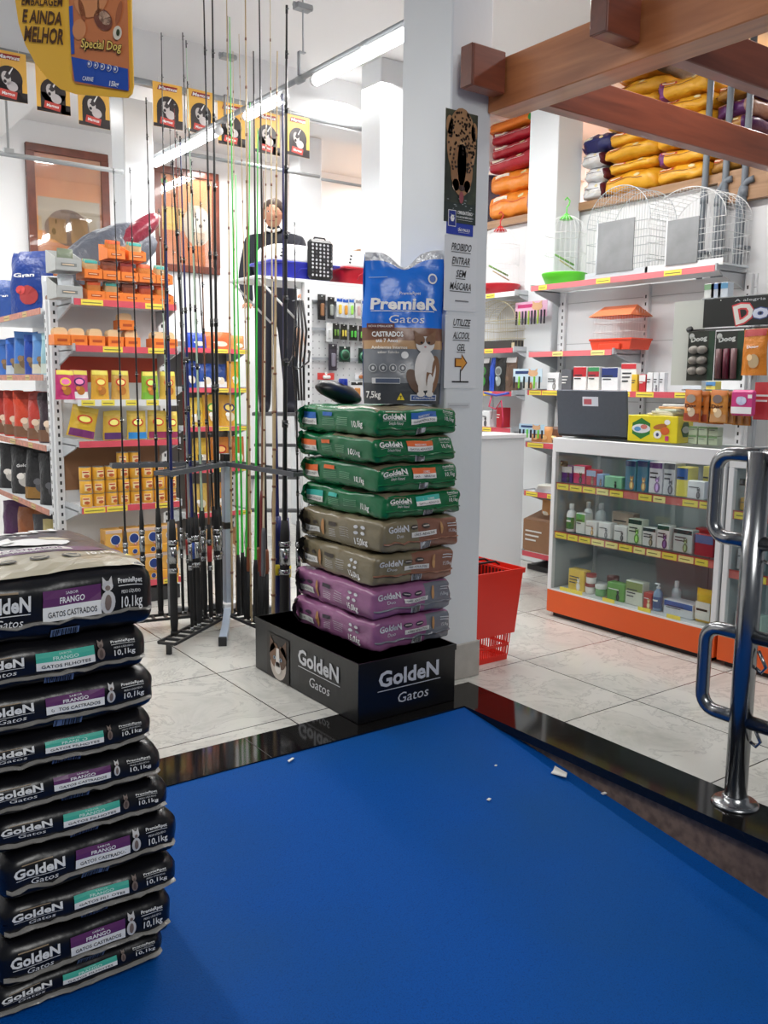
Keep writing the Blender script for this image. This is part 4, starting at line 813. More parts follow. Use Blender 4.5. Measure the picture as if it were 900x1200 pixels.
# pouches: third row
P3 = [(79, (206, 60, 120), (250, 220, 60), 'magenta and teal'), (96, (200, 80, 130), (90, 40, 110), 'pink and purple'), (120, (222, 168, 60), (226, 120, 40), 'yellow and orange'), (145, (214, 168, 84), (220, 60, 40), 'golden'), (179, (150, 190, 60), (220, 60, 40), 'green-footed yellow'), (201, (216, 176, 76), (220, 60, 40), 'yellow')]
for i, (x, c, lg, nm_) in enumerate(P3):
    p = pouch('treat_pouch', .115, .175, .035, c, logo=lg, header=(240, 224, 90), foot=(120, 180, 60) if i == 4 else ((240, 240, 240) if i == 1 else None), pic=(190, 120, 50)); put(p, '%s treat pouch, %s on the hanging row' % (nm_, od(i, 6)), 'pouch', (at_y(x, 450, EY).x, EY+.05+.015*(i % 2), 1.297), .06*((i % 3)-1), 'treat pouches behind the rods')
P4 = [(97, (222, 182, 60), (120, 50, 110), .17, .19, .30, 'big tilted yellow'), (136, (216, 176, 66), (90, 50, 110), .13, .18, 0, 'yellow and purple'), (164, (222, 190, 80), (50, 140, 210), .13, .18, 0, 'yellow and blue'), (188, (218, 182, 76), (150, 50, 90), .13, .18, 0, 'yellow and crimson'), (205, (226, 200, 80), (150, 50, 90), .09, .17, 0, 'narrow yellow')]
for i, (x, c, ft, w, h, tl, nm_) in enumerate(P4):
    p = pouch('treat_pouch', w, h, .05, c, logo=(214, 70, 40), foot=ft, header=(230, 200, 90)); put(p, '%s treat pouch, %s on the fourth row' % (nm_, od(i, 5)), 'pouch', (at_y(x, 500, EY).x, EY+.06, EZ[2]+.002), 0, 'treat pouches behind the rods')
    if tl: p.rotation_euler = (0, .22, 0); p.location.z += .02; p.location.x += .0
# cans
def can():
    t = thing('food_can', None, 'can'); b = MB(); r = .0362; h = .078
    b.lathe([(r-.002, .0), (r, .003), (r, h-.003), (r-.002, h)], mat('can_label', (234, 176, 60), .35, var=.04), 20)
    fn = lambda u, v, off=0.0: Vector(((r+.0006+off)*math.sin(u/r), -(r+.0006+off)*math.cos(u/r), h/2+v)); b.build('can_body', t); b = MB()
    b.rect(fn, -.022, -.022, .022, .020, flat((244, 222, 170)), 1, 6); b.ell(fn, .004, -.012, .016, .010, flat((196, 96, 50)), 2, 12); b.rect(fn, -.018, .008, .016, .015, flat((190, 40, 40)), 2, 4); b.build('can_print', t)
    b = MB(); b.lathe([(r-.001, h), (r+.0005, h+.001), (r+.0005, h+.003), (r-.003, h+.003), (r-.004, h+.001)], ALU, 20); b.build('rim', t); return t
cn = can()
for r in range(4):
    cols = range(8) if r < 3 else (3, 4)
    for c in cols:
        use(cn, (EX0+.045+c*.0775, EY+.055+.004*((c*5+r) % 3), EZ[3]+.001+r*.0815), .15*((c*7+r*3) % 5-2), 'yellow food can, %s in %s' % (od(c) , ['the bottom layer', 'the middle layer', 'the third layer', 'the short top layer'][r]) if r < 3 else 'yellow food can alone on top of the stack, %s one' % ('left' if c == 3 else 'right'), 'yellow cans on the lower shelf')
# bottom boxes
b1 = pbox('sachet_box', .108, .10, .115, (226, 172, 84), top=(214, 190, 176), pic=(196, 130, 120), mark=(32, 60, 130), words=0); b2 = pbox('sachet_box', .112, .10, .055, (236, 172, 60), mark=(32, 60, 130), words=0)
for c in range(5):
    x = EX0+.07+c*.122
    for r, (src, z) in enumerate(((b2, 0), (b1, .056), (b2, .172), (b1, .228))):
        if r == 3 and c == 0: continue
        use(src, (x, EY+.06+.01*((c+r) % 2), EZ[4]+.001+z), 0, 'yellow %s, %s column, %s layer on the bottom shelf' % ('low tray box' if src is b2 else 'sachet box', ['leftmost', 'second', 'middle', 'fourth', 'rightmost'][c], ORD[r]), 'yellow boxes on the bottom shelf')['category'] = 'box'
# wrapped dog bed on top
t = thing('wrapped_pet_bed', 'grey and red pet bed wrapped in clear plastic lying on top of the treat shelves', 'pet bed', (at_y(138, 290, 5.82).x, 5.84, 1.935))
b = MB(); b.box((-.30, -.13, -.02), (.22, .22, -.001), STEEL_W); b.build('bearer_board', t)
def blob(mb, c, r, m, sd, ang=0, n=20, k=12, amp=.12):
    V = []; F_ = []
    for j in range(k+1):
        ph = PI*j/k
        for i in range(n):
            th = 2*PI*i/n; d = Vector((math.sin(ph)*math.cos(th), math.sin(ph)*math.sin(th), math.cos(ph))); s = 1+amp*noise.noise(d*2.2+Vector((sd, 0, 0)))+amp*.4*noise.noise(d*6+Vector((0, sd, 0)))
            p = Vector((d.x*r[0]*s, d.y*r[1]*s, d.z*r[2]*s)); p = Matrix.Rotation(ang, 3, 'Y') @ p; V.append(p+Vector(c))
    for j in range(k):
        for i in range(n): a = j*n+i; bb = j*n+(i+1) % n; F_.append((a, a+n, bb+n, bb))
    mb.add(V, F_, m, smooth=True)
GC = film('grey_quilt_wrap', (84, 88, 98), .3, .8, 14)
b = MB(); blob(b, (-.05, .04, .26), (.36, .12, .19), GC, 2, -.55); b.build('cushion', t)
b = MB(); blob(b, (.13, .0, .44), (.22, .08, .065), film('red_quilt_wrap', (132, 40, 58), .3, .8, 14), 4, -.70); b.build('red_trim', t)
b = MB(); 
for i, (x, z) in enumerate(((.10, .10), (.20, .09))): b.add([(x-.07, -.08, z-.09), (x+.06, -.09, z-.08), (x+.05, -.05, z+.09), (x-.02, -.07, z+.03), (x-.05, .03, z-.05), (x+.06, .03, z-.04)], [(0, 1, 2, 3), (0, 3, 4), (1, 5, 2), (2, 5, 4, 3)], flat((72, 74, 80), .3))
b.build('folded_corner', t)
# ---- long side of the island, running away to the left
SX, SY0, SY1 = 1.53, 5.74, 7.55
t = thing('shelf_unit', 'long metal shelf unit of pet food pouches at the left edge', 'shelf unit', (SX, SY1, 0), R90); SW = SY1-SY0
b = MB(); b.box((0, .42, 0), (SW, .44, 1.88), STEEL_W); b.build('back_panel', t); upright(t, SW+.028, .02, 1.90, w=.045, dp=.05); upright(t, SW/2, .38, 1.88)
RW = mat('worn_price_rail', (196, 132, 112), .5, var=.25, bscale=30); SZ = (1.85, 1.444, 1.0, .59, .17)
for z in SZ: shelf_part(t, SW, .42, z, ((.3, .42), (.9, 1.05), (1.4, 1.5)), rail=RW, tagm=flat((206, 180, 120)), brackets=False)
b = MB(); b.box((0, .04, 0), (SW, .42, .12), flat((70, 70, 72))); b.build('base_plinth', t)
def side_item(px, z, w, h, th, body, lab, **k):
    p = pouch('pet_food_pouch', w, h, th, body, **k); y = at_x(px, 400, SX+.10).y
    return put(p, lab, 'pouch', (SX+.13, y, z+.001), R90+.75+.1*math.sin(px), 'pouches on the long left shelf')
NB = (30, 62, 140)
p = side_item(36, SZ[0], .36, .42, .16, NB, 'large dark blue food bag standing on the top left shelf', logo=None, txt='Gran', pic=(170, 60, 60), shade=1)
p = side_item(4, SZ[0], .30, .30, .12, (46, 80, 150), 'blue food bag at the left edge of the top left shelf', logo=None, txt='Gran'); 
p = side_item(57, SZ[0], .14, .22, .06, (206, 210, 214), 'clear and white pouch beside the shelf corner', logo=None, pic=(120, 100, 90)); p['category'] = 'pouch'
p = pouch('pet_food_pouch', .3, .3, .12, (216, 220, 226), logo=None); put(p, 'crumpled clear plastic pack behind the dark blue bag', 'pouch', (SX+.24, at_x(22, 330, SX+.2).y, SZ[0]+.001), R90, 'pouches on the long left shelf')
for i, (x, c, f_, nm_) in enumerate(((4, (60, 110, 190), None, 'blue'), (15, (40, 90, 180), (190, 200, 210), 'blue and clear'), (25, (66, 120, 196), (150, 140, 110), 'tall bright blue'), (36, (26, 66, 160), None, 'dark blue'), (47, (90, 140, 200), (206, 200, 180), 'light blue and clear'), (58, (150, 190, 200), (200, 210, 200), 'pale blue'))):
    side_item(x, SZ[1], .20, .27 if i != 2 else .31, .07, c, '%s pouch, %s on the second left shelf' % (nm_, od(i, 6)), logo=None, foot=f_, header=tuple(min(255, q+30) for q in c), pic=(120, 96, 70))
for i, (x, c, nm_) in enumerate(((3, (170, 44, 34), 'dark red'), (15, (196, 56, 36), 'red'), (27, (206, 66, 36), 'orange-red'), (42, (186, 50, 36), 'glossy red'), (56, (52, 34, 44), 'narrow dark'))):
    side_item(x, SZ[2], .27, .33, .10, c, '%s food pouch, %s on the third left shelf' % (nm_, od(i, 5)), logo=None, header=tuple(int(q*.8) for q in c), foot=(120, 84, 60), pic=(190, 170, 150))
for i, (x, nm_) in enumerate(((6, 'black'), (22, 'black and grey'), (40, 'black with a gold foot'), (56, 'charcoal'))):
    side_item(x, SZ[3], .30, .34, .11, (24, 24, 28), '%s food pouch, %s on the fourth left shelf' % (nm_, od(i, 4)), logo=None, txt='Golden' if i == 1 else None, foot=(150, 110, 50) if i == 2 else None, pic=(190, 186, 180) if i < 2 else (80, 80, 84))
for i, (x, c, nm_) in enumerate(((6, (76, 30, 80), 'purple'), (24, (150, 84, 40), 'copper'), (44, (60, 60, 66), 'grey'), (58, (196, 180, 120), 'pale'))):
    side_item(x, SZ[4], .28, .32, .11, c, '%s food bag, %s on the lowest left shelf' % (nm_, od(i, 4)), logo=None)

# ---- far shelf unit seen through the rods
FY = 6.75; fx0 = at_y(214, 430, FY).x; fx1 = at_y(288, 430, FY).x; FW = fx1-fx0
t = thing('shelf_unit', 'far shelf unit with blue, yellow and white packs seen through the rods', 'shelf unit', (fx0, FY, 0))
b = MB(); b.box((0, .36, 0), (FW, .38, 1.75), flat((120, 116, 112), .5)); b.build('back_panel', t); upright(t, FW+.025, .33, 1.9); upright(t, -.025, .33, 1.9)
FZ = [at_y(260, y, FY).z for y in (409, 455, 500, 548, 600, 655)]
for i, z in enumerate(FZ): shelf_part(t, FW, .36, z, ((.25, .40), (.5, .6)))
far = [(0, 237, .19, .13, (36, 70, 180), 'blue packet'), (0, 262, .26, .14, (214, 110, 60), 'red and yellow packet'), (0, 285, .13, .12, (210, 150, 90), 'small tan packet'), (1, 228, .14, .22, (28, 60, 140), 'navy pouch'), (1, 246, .15, .2, (30, 70, 150), 'navy and white pouch'), (1, 262, .15, .2, (34, 64, 130), 'dark blue and white pouch'), (1, 279, .12, .22, (226, 160, 50), 'amber pouch'), (2, 232, .17, .24, (226, 190, 70), 'yellow pouch'), (2, 252, .16, .26, (222, 170, 60), 'golden pouch with green mark'), (2, 272, .18, .26, (214, 160, 56), 'golden pouch with navy mark'), (3, 240, .17, .25, (216, 176, 60), 'yellow bag'), (3, 262, .18, .25, (208, 130, 50), 'orange bag with red mark'), (3, 283, .14, .25, (196, 110, 50), 'dark orange bag'), (4, 236, .18, .24, (214, 180, 90), 'pale yellow bag'), (4, 262, .18, .24, (206, 140, 60), 'amber bag'), (5, 240, .2, .25, (190, 150, 90), 'tan bag'), (5, 270, .2, .25, (170, 120, 80), 'brown bag')]
for r, x, w, h, c, nm_ in far:
    p = pouch('pet_food_pouch', w, h, .07, c, logo=(30, 50, 120) if 'navy mark' in nm_ else ((80, 170, 60) if 'green mark' in nm_ else ((190, 40, 40) if 'red mark' in nm_ else None)), foot=(232, 232, 232) if 'white' in nm_ else None, pic=(230, 220, 200)); put(p, '%s on the %s shelf of the far unit behind the rods' % (nm_, ORD[r]), 'pouch', (at_y(x, 440, FY).x, FY+.10, FZ[r]+.001), 0, 'packs on the far shelf unit')

# ================================================================== FISHING ROD RACK
from bisect import bisect
def proj_x(p): v = Vector(p)-CC; return 450+F_PX*v.dot(CR)/v.dot(CF)
POST = Vector((2.247, 4.655, 0)); ARM = {'BL': Vector((1.645, 4.775, 0)), 'FL': Vector((1.712, 4.245, 0)), 'FR': Vector((2.28, 3.885, 0))}
t = thing('rod_rack', 'black and grey metal fishing rod rack on the tiled floor', 'rack', POST)
PB = mat('rack_post_paint', (176, 190, 208), .35); RBK = mat('rack_black', (30, 31, 34), .45); RGY = mat('rack_grey', (84, 88, 94), .45)
b = MB(); b.box((-.024, -.024, .10), (.024, .024, .93), PB, bev=.003); b.box((-.028, -.028, .56), (.028, .028, .60), RBK, bev=.003); b.box((-.027, -.027, .93), (.027, .027, 1.0), RBK, bev=.003); b.box((-.05, -.05, .085), (.05, .05, .12), WHITE_P, bev=.003); b.build('post', t)
for nme, e in ARM.items():
    d = (e-POST); L_ = d.length; a = math.atan2(d.y, d.x); T = Matrix.Rotation(a, 4, 'Z')
    b = MB()
    for s in (-1, 1): b.box((.02, s*.045-.005, .935), (L_+.03, s*.045+.005, .96), RGY, T=T)
    n = 9
    for i in range(n+1): x = .02+(L_+.0)*i/n; b.box((x, -.045, .938), (x+.012, .045, .957), RGY, T=T)
    b.build('upper_bar', t)
    b = MB()
    for s in (-1, 1): b.box((.02, s*.05-.006, .058), (L_+.03, s*.05+.006, .072), RBK, T=T)
    for i in range(n+1): x = .02+(L_+.0)*i/n; b.box((x, -.05, .056), (x+.014, .05, .070), RBK, T=T)
    b.box((L_, -.012, .0), (L_+.02, .012, .06), RBK, T=T)
    b.build('lower_tray', t)
fd = (Vector((1.88, 4.009, 0))-POST); a0_ = math.atan2(fd.y, fd.x)
for k, a in enumerate((a0_, a0_+2.1, a0_-2.1)):
    T = Matrix.Rotation(a, 4, 'Z'); L_ = .50 if k == 0 else .40
    b = MB(); q = [(.03, .085), (.10, .09), (L_*.55, .045), (L_, .035)]
    for (x0, z0), (x1, z1) in zip(q, q[1:]):
        b.add([(x0, -.02, z0-.03), (x0, .02, z0-.03), (x0, .02, z0+.01), (x0, -.02, z0+.01), (x1, -.02, z1-.03), (x1, .02, z1-.03), (x1, .02, z1+.01), (x1, -.02, z1+.01)], [(0, 1, 5, 4), (1, 2, 6, 5), (2, 3, 7, 6), (3, 0, 4, 7), (0, 3, 2, 1), (4, 5, 6, 7)], PB if k == 0 else RGY, T=T)
    lg = b.build('leg', t); b = MB(); b.box((L_-.005, -.022, 0), (L_+.012, .022, .05), RBK, T=T, bev=.002); b.build('foot_cap', lg)
COLR = {'dark': (30, 28, 30), 'black': (20, 20, 22), 'green': (58, 205, 70), 'bamboo': (196, 170, 128), 'beige': (214, 200, 170), 'brown': (128, 84, 58), 'navy': (34, 40, 96), 'red': (120, 36, 36), 'pale': (190, 214, 190), 'grey': (140, 144, 146)}
RM = {k: mat('rod_'+k, v, .3, var=.12 if k == 'bamboo' else 0, bscale=10) for k, v in COLR.items()}
rods = [ # xt, yt, xb, arm, colour, radius, grip
 (133, 198, 151, 'BL', 'dark', .006, 'cork'), (152, 197, 169, 'BL', 'dark', .0065, 'foam'), (171, 115, 190, 'BL', 'dark', .008, 'foam'), (189, 39, 199, 'BL', 'dark', .006, 'greyg'), (186, 245, 207, 'BL', 'pale', .005, 'foam'), (199, 150, 214, 'BL', 'dark', .004, 'foam'),
 (202, 187, 238, 'FL', 'black', .0095, 'foam'), (214, 39, 229, 'FL', 'dark', .006, 'reel'), (218, 48, 246, 'FL', 'pale', .006, 'reel'), (237, -70, 252, 'FL', 'black', .0075, 'reel'), (248, -70, 262, 'FL', 'black', .0085, 'foam'), (234, 200, 243, 'FL', 'brown', .006, 'redg'), (193, 205, 210, 'FL', 'navy', .008, 'foam'), (207, 155, 221, 'FL', 'grey', .005, 'reel'), (211, 160, 234, 'FL', 'navy', .0075, 'blueg'), (224, 187, 239, 'BL', 'black', .0075, 'reel'), (204, 120, 224, 'BL', 'red', .0055, 'redg'), (229, 250, 256, 'BL', 'dark', .006, 'reel'),
 (265, -70, 277, 'FR', 'bamboo', .0055, 'none'), (276, 205, 281, 'FR', 'green', .0055, 'foamlow'), (269, 20, 285, 'FR', 'green', .005, 'foamlow'), (287, -70, 289, 'FR', 'bamboo', .008, 'none'), (293, 120, 293, 'FR', 'green', .0055, 'foamlow'), (297, 60, 299, 'FR', 'black', .0075, 'brownlow'), (302, 150, 304, 'FR', 'green', .0055, 'foamlow'), (303, -70, 308, 'FR', 'black', .007, 'brownlow'), (312, 130, 313, 'FR', 'beige', .006, 'greylow'), (316, -70, 317, 'FR', 'beige', .0055, 'redlow'), (325, 60, 325, 'FR', 'bamboo', .0085, 'none'), (331, 110, 331, 'FR', 'navy', .0095, 'band'), (336, 7, 338, 'FR', 'black', .0105, 'foam'), (345, 260, 346, 'FR', 'black', .005, 'foam'), (290, 150, 296, 'FR', 'brown', .005, 'brownlow'), (321, 330, 322, 'FR', 'navy', .0105, 'band'), (309, 200, 311, 'FR', 'brown', .0065, 'redlow'), (273, 60, 273, 'FR', 'bamboo', .0045, 'none'), (280, 40, 300, 'FR', 'bamboo', .004, 'none')]
cnt = {}; tot = {}
for r in rods: tot[r[4]] = tot.get(r[4], 0)+1
order = sorted(range(len(rods)), key=lambda i: rods[i][2]); rank = {}
for i in order: c = rods[i][4]; rank[i] = cnt.get(c, 0); cnt[c] = rank[i]+1
for i, (xt, yt, xb, arm, col, rad, grip) in enumerate(rods):
    e = ARM[arm]; lo, hi = 0.06, 1.0
    f0 = proj_x(POST+(e-POST)*lo); f1 = proj_x(POST+(e-POST)*hi)
    for _ in range(30):
        m_ = (lo+hi)/2; fm_ = proj_x(POST+(e-POST)*m_)
        if (fm_-xb)*(f0-xb) > 0: lo = m_
        else: hi = m_
    base = POST+(e-POST)*((lo+hi)/2); dn = (e-POST).normalized(); base += Vector((-dn.y, dn.x, 0))*(.026 if i % 2 else -.026)
    D = base.dot(_fw); top = at_d(xt, yt, D+.03*((i*7) % 5-2)*.5)
    top.z = min(top.z, CZ-.03)
    z0 = .075; base.z = z0; H_ = top-base
    t = thing('fishing_rod', '%s fishing rod in the rack, %s of the %s ones' % ({'dark': 'dark grey', 'pale': 'pale green', 'bamboo': 'bamboo-patterned', 'green': 'bright green', 'beige': 'cream', 'navy': 'navy blue', 'red': 'dark red'}.get(col, col), od(rank[i], tot[col]) if tot[col] > 1 else 'the only one', col if col != 'dark' else 'dark grey') if tot[col] > 1 else 'dark red fishing rod in the rack, the only red one', 'fishing rod', base, 0, 'fishing rods in the rack')
    if tot[col] == 1: t['label'] = {'grey': 'thin grey fishing rod, the only grey one in the rack', 'red': 'thin dark red fishing rod, the only red one in the rack'}.get(col, t['label'])
    def at(k, bow=0.0): return H_*k + Vector((math.sin(i*1.7), 0, 0))*bow*k*k*0
    rad = rad*(1.5 if col in ('green', 'black', 'navy') else 1.25)
    b = MB(); pts = [at(k/12) for k in range(13)]; rs = [rad*(1-.72*(k/12)) for k in range(13)]
    b.tube(pts, rs, RM[col], 7)
    L_ = H_.length
    if col in ('bamboo', 'beige'):
        for k in range(1, 15): q = k/15; b.tube([at(q-.002), at(q+.002)], rad*(1-.72*q)*1.35, RM['brown'], 6)
    b.build('blank', t)
    if grip != 'none':
        gl = {'foam': .62, 'cork': .5, 'greyg': .55, 'redg': .55, 'blueg': .6, 'reel': .62, 'foamlow': .36, 'brownlow': .42, 'greylow': .55, 'redlow': .75, 'band': .62}[grip]/L_
        gm = {'cork': mat('cork_grip', (60, 52, 46), .8), 'greyg': mat('grey_grip', (120, 122, 124), .6), 'brownlow': mat('brown_grip', (124, 70, 42), .5), 'greylow': mat('steel_grip', (92, 94, 98), .4), 'redlow': mat('red_grip', (112, 34, 34), .45), 'band': RM['navy']}.get(grip, FOAM)
        g0 = .28/L_ if grip in ('brownlow', 'greylow', 'redlow') else 0
        b = MB(); 
        if g0: b.tube([at(0), at(g0)], rad*1.5, FOAM, 8)
        b.tube([at(g0), at(g0+(gl-g0)*.12), at(g0+(gl-g0)*.88), at(gl)], [rad*1.35, rad*1.75, rad*1.6, rad*1.2], gm, 9); b.build('grip', t)
        if grip in ('reel', 'redg', 'blueg', 'foam', 'cork'):
            b = MB(); rc = {'redg': mat('red_wrap', (170, 34, 34), .35), 'blueg': mat('blue_wrap', (40, 80, 170), .35)}.get(grip, CHROME)
            q0 = gl*.62; b.tube([at(q0), at(q0+.09/L_)], rad*1.9, rc, 9); b.tube([at(q0+.10/L_), at(q0+.125/L_)], rad*2.1, CHROME, 9); b.tube([at(q0-.05/L_), at(q0-.025/L_)], rad*2.1, CHROME, 9); b.tube([at(0), at(.02/L_)], rad*1.8, CHROME if i % 2 else FOAM, 8); b.build('reel_seat', t)
        if grip == 'band': b = MB(); b.tube([at(.30/L_), at(.36/L_)], rad*1.95, mat('yellow_band', (206, 190, 40), .5), 9); b.build('band', t)
        if col not in ('green', 'bamboo', 'beige') and grip in ('foam', 'reel', 'cork', 'greyg', 'redg', 'blueg'):
            b = MB()
            for k in (.36, .46, .56, .66, .76, .85, .93, .995):
                p = at(k); rr = .011*(1.3-k)+.003; ring = [p+Vector((-rr*.2, -rad*(1-.72*k)-rr, 0))+Vector((rr*math.cos(a_*PI/4)*.9, rr*math.sin(a_*PI/4)*.9, 0)) for a_ in range(9)]
                b.tube(ring, .0013, CHROME, 4, cap=False); b.tube([at(k-.006), at(k+.006)], rad*(1-.72*k)*1.35, RM['black'], 6)
            b.build('line_guides', t)

# ================================================================== BLISTER UNIT, CARRIERS
BYY = 5.22; bx0 = at_y(357, 400, BYY).x; bx1 = bx0+.95; BH_ = at_y(360, 331, BYY).z
t = thing('shelf_unit', 'white display unit hung with small blister packs, behind the blue bag', 'shelf unit', (bx0, BYY, 0))
b = MB(); b.box((0, .03, 0), (.95, .045, BH_), flat((204, 206, 208), .5)); b.box((.05, .0, BH_-.11), (.95, .03, BH_), STEEL_W)
for z in [BH_-.12-.045*k for k in range(1, 26)]:
    for x in [.08+.05*k for k in range(17)]: b.box((x, .0285, z), (x+.008, .03, z+.008), flat((150, 152, 156)))
b.build('back_panel', t); upright(t, .028, -.005, BH_, w=.056)
b = MB(); b.box((-.36, .0, BH_), (.95, .40, BH_+.02), STEEL_W, bev=.002); b.tube([(-.34, .02, BH_), (-.05, .02, BH_-.25)], .008, STEEL_W); b.tube([(-.34, .38, BH_), (-.05, .38, BH_-.25)], .008, STEEL_W); b.build('top_shelf', t)
b = MB()
for z in (BH_-.12, BH_-.31, BH_-.51):
    b.box((.06, .005, z), (.95, .012, z+.018), flat((150, 154, 160)))
b.build('hook_rail', t)
def blister(w, h, back, item, head, shape='long'):
    t = thing('blister_pack', None, 'blister pack'); b = MB(); m = flat(back, .35)
    b.box((-w/2, 0, -h), (w/2, .0015, 0), m); fn = front_fn(0, -h/2); b.rect(fn, -w*.46, h*.30, w*.46, h*.46, flat(head), 1, 1); b.ell(fn, 0, h*.44, w*.08, w*.08, WHT, 2, 8); b.build('card', t)
    b = MB()
    if shape == 'long': b.box((-w*.22, -.02, -h*.85), (w*.22, 0, -h*.35), mat('bl_%d_%d_%d' % item, item, .3), bev=.006)
    elif shape == 'disc':
        b.tube([(0, -.012, -h*.55), (0, 0, -h*.55)], w*.40, mat('bl_%d_%d_%d' % item, item, .3), 20); b.tube([(0, -.013, -h*.55), (0, -.012, -h*.55)], w*.30, flat((26, 60, 40)), 18)
    else:
        for q in (-.2, .2): b.box((w*q-w*.11, -.014, -h*.8), (w*q+w*.11, 0, -h*.38), mat('bl_%d_%d_%d' % item, item, .3), bev=.004)
    b.build('contents', t)
    b = MB(); b.tube([(0, .01, -h*.05), (0, -.04, -h*.05), (0, -.045, -h*.02)], .0015, ALU, 5); b.build('hook', t); return t
BL_ = [(377, 345, 10, 29, (36, 34, 36), (140, 100, 70), (60, 60, 60), 'long', 'black card with tan tool'), (388, 348, 9, 25, (50, 52, 54), (150, 156, 150), (30, 30, 30), 'long', 'dark card with grey clip'), (398, 349, 8, 22, (214, 222, 230), (226, 190, 80), (40, 90, 190), 'long', 'white card with yellow item'), (405, 350, 8, 22, (214, 222, 230), (210, 150, 60), (40, 90, 190), 'long', 'white card with orange item'), (412, 350, 7, 22, (214, 226, 226), (150, 210, 90), (50, 110, 200), 'long', 'white card with green item'), (420, 351, 8, 22, (222, 222, 222), (200, 170, 170), (150, 150, 150), 'long', 'pale card with pink item'), (427, 352, 7, 20, (210, 220, 226), (226, 226, 226), (30, 60, 170), 'long', 'white card beside the blue bag'),
 (386, 378, 8, 22, (216, 218, 220), (200, 200, 200), (216, 216, 216), 'long', 'plain white card in the second row'), (394, 379, 9, 18, (40, 44, 40), (110, 150, 70), (30, 30, 30), 'two', 'black card with green clips, left in the second row'), (403, 380, 9, 18, (44, 48, 36), (220, 200, 90), (30, 30, 30), 'two', 'black card with yellow clips'), (414, 381, 11, 18, (40, 44, 36), (90, 190, 80), (30, 30, 30), 'two', 'black card with bright green clips'), (425, 382, 10, 18, (50, 36, 40), (130, 200, 90), (30, 30, 30), 'two', 'black card with mixed green clips'),
 (390, 403, 11, 31, (60, 56, 66), (130, 126, 140), (40, 40, 44), 'long', 'tall dark card with a grey toy'), (404, 406, 15, 18, (30, 56, 46), (60, 120, 90), (26, 40, 36), 'disc', 'square card with a round green dial, left'), (426, 408, 14, 18, (30, 56, 46), (60, 120, 90), (26, 40, 36), 'disc', 'square card with a round green dial, right'),
 (382, 437, 22, 8, (206, 60, 56), (226, 226, 226), (214, 90, 86), 'long', 'small red-bordered card low on the unit'), (423, 437, 16, 8, (222, 226, 230), (176, 110, 60), (210, 210, 214), 'long', 'low clear card with a brown item'), (418, 447, 17, 22, (226, 228, 230), (190, 130, 70), (40, 40, 40), 'long', 'white card with an orange puppy picture')]
for px, py, w, h, c1, c2, c3, sh, lab in BL_:
    y = BYY-.012; c = at_y(px, py, y); s = 1.0/170
    q = blister(w*s*1.05, h*s, c1, c2, c3, sh); put(q, 'blister pack, %s' % lab, 'blister pack', c, 0, 'blister packs on the white unit')
# leashes on the unit's side
t = thing('leash_bundle', 'bundle of black and tan leashes hanging beside the white display unit', 'leashes', at_y(352, 352, BYY-.05))
b = MB()
for k in range(4): b.tube([(-.03+.015*k, 0, 0), (-.05+.03*k, -.01, -.2), (-.06+.028*k, 0, -.42), (-.03+.02*k, .005, -.66)], .008, BLACKP, 5)
b.tube([(-.07, -.02, -.36), (-.10, -.02, -.43), (-.03, -.03, -.45), (.05, -.02, -.40), (.06, -.02, -.33)], .007, BLACKP, 5); b.build('black_leash', t)
b = MB()
for k in range(3): b.tube([(-.02+.02*k, .01, -.18), (-.045+.045*k, .01, -.33), (-.02+.02*k, .01, -.40)], .006, mat('tan_strap', (196, 156, 130), .6), 5)
b.build('tan_leash', t)
b = MB(); b.tube([(-.02, .07, .0), (-.02, -.02, .0)], .004, ALU, 5); b.build('hook', t)
# black shoe-like bundle on the stack
t = thing('black_cap_bundle', 'black folded bundle with a blue cap beside the blue bag', 'bundle', at_d(402, 470, 4.25)); t.location.z = 1.318
b = MB(); blob(b, (-.02, 0, .045), (.13, .05, .045), BLACKP, 9, .28); b.build('folded_cloth', t); b = MB(); b.lathe([(.022, .075), (.023, .08), (.022, .108), (.018, .112)], flat((30, 60, 170), .4), 14); b.build('cap', t)
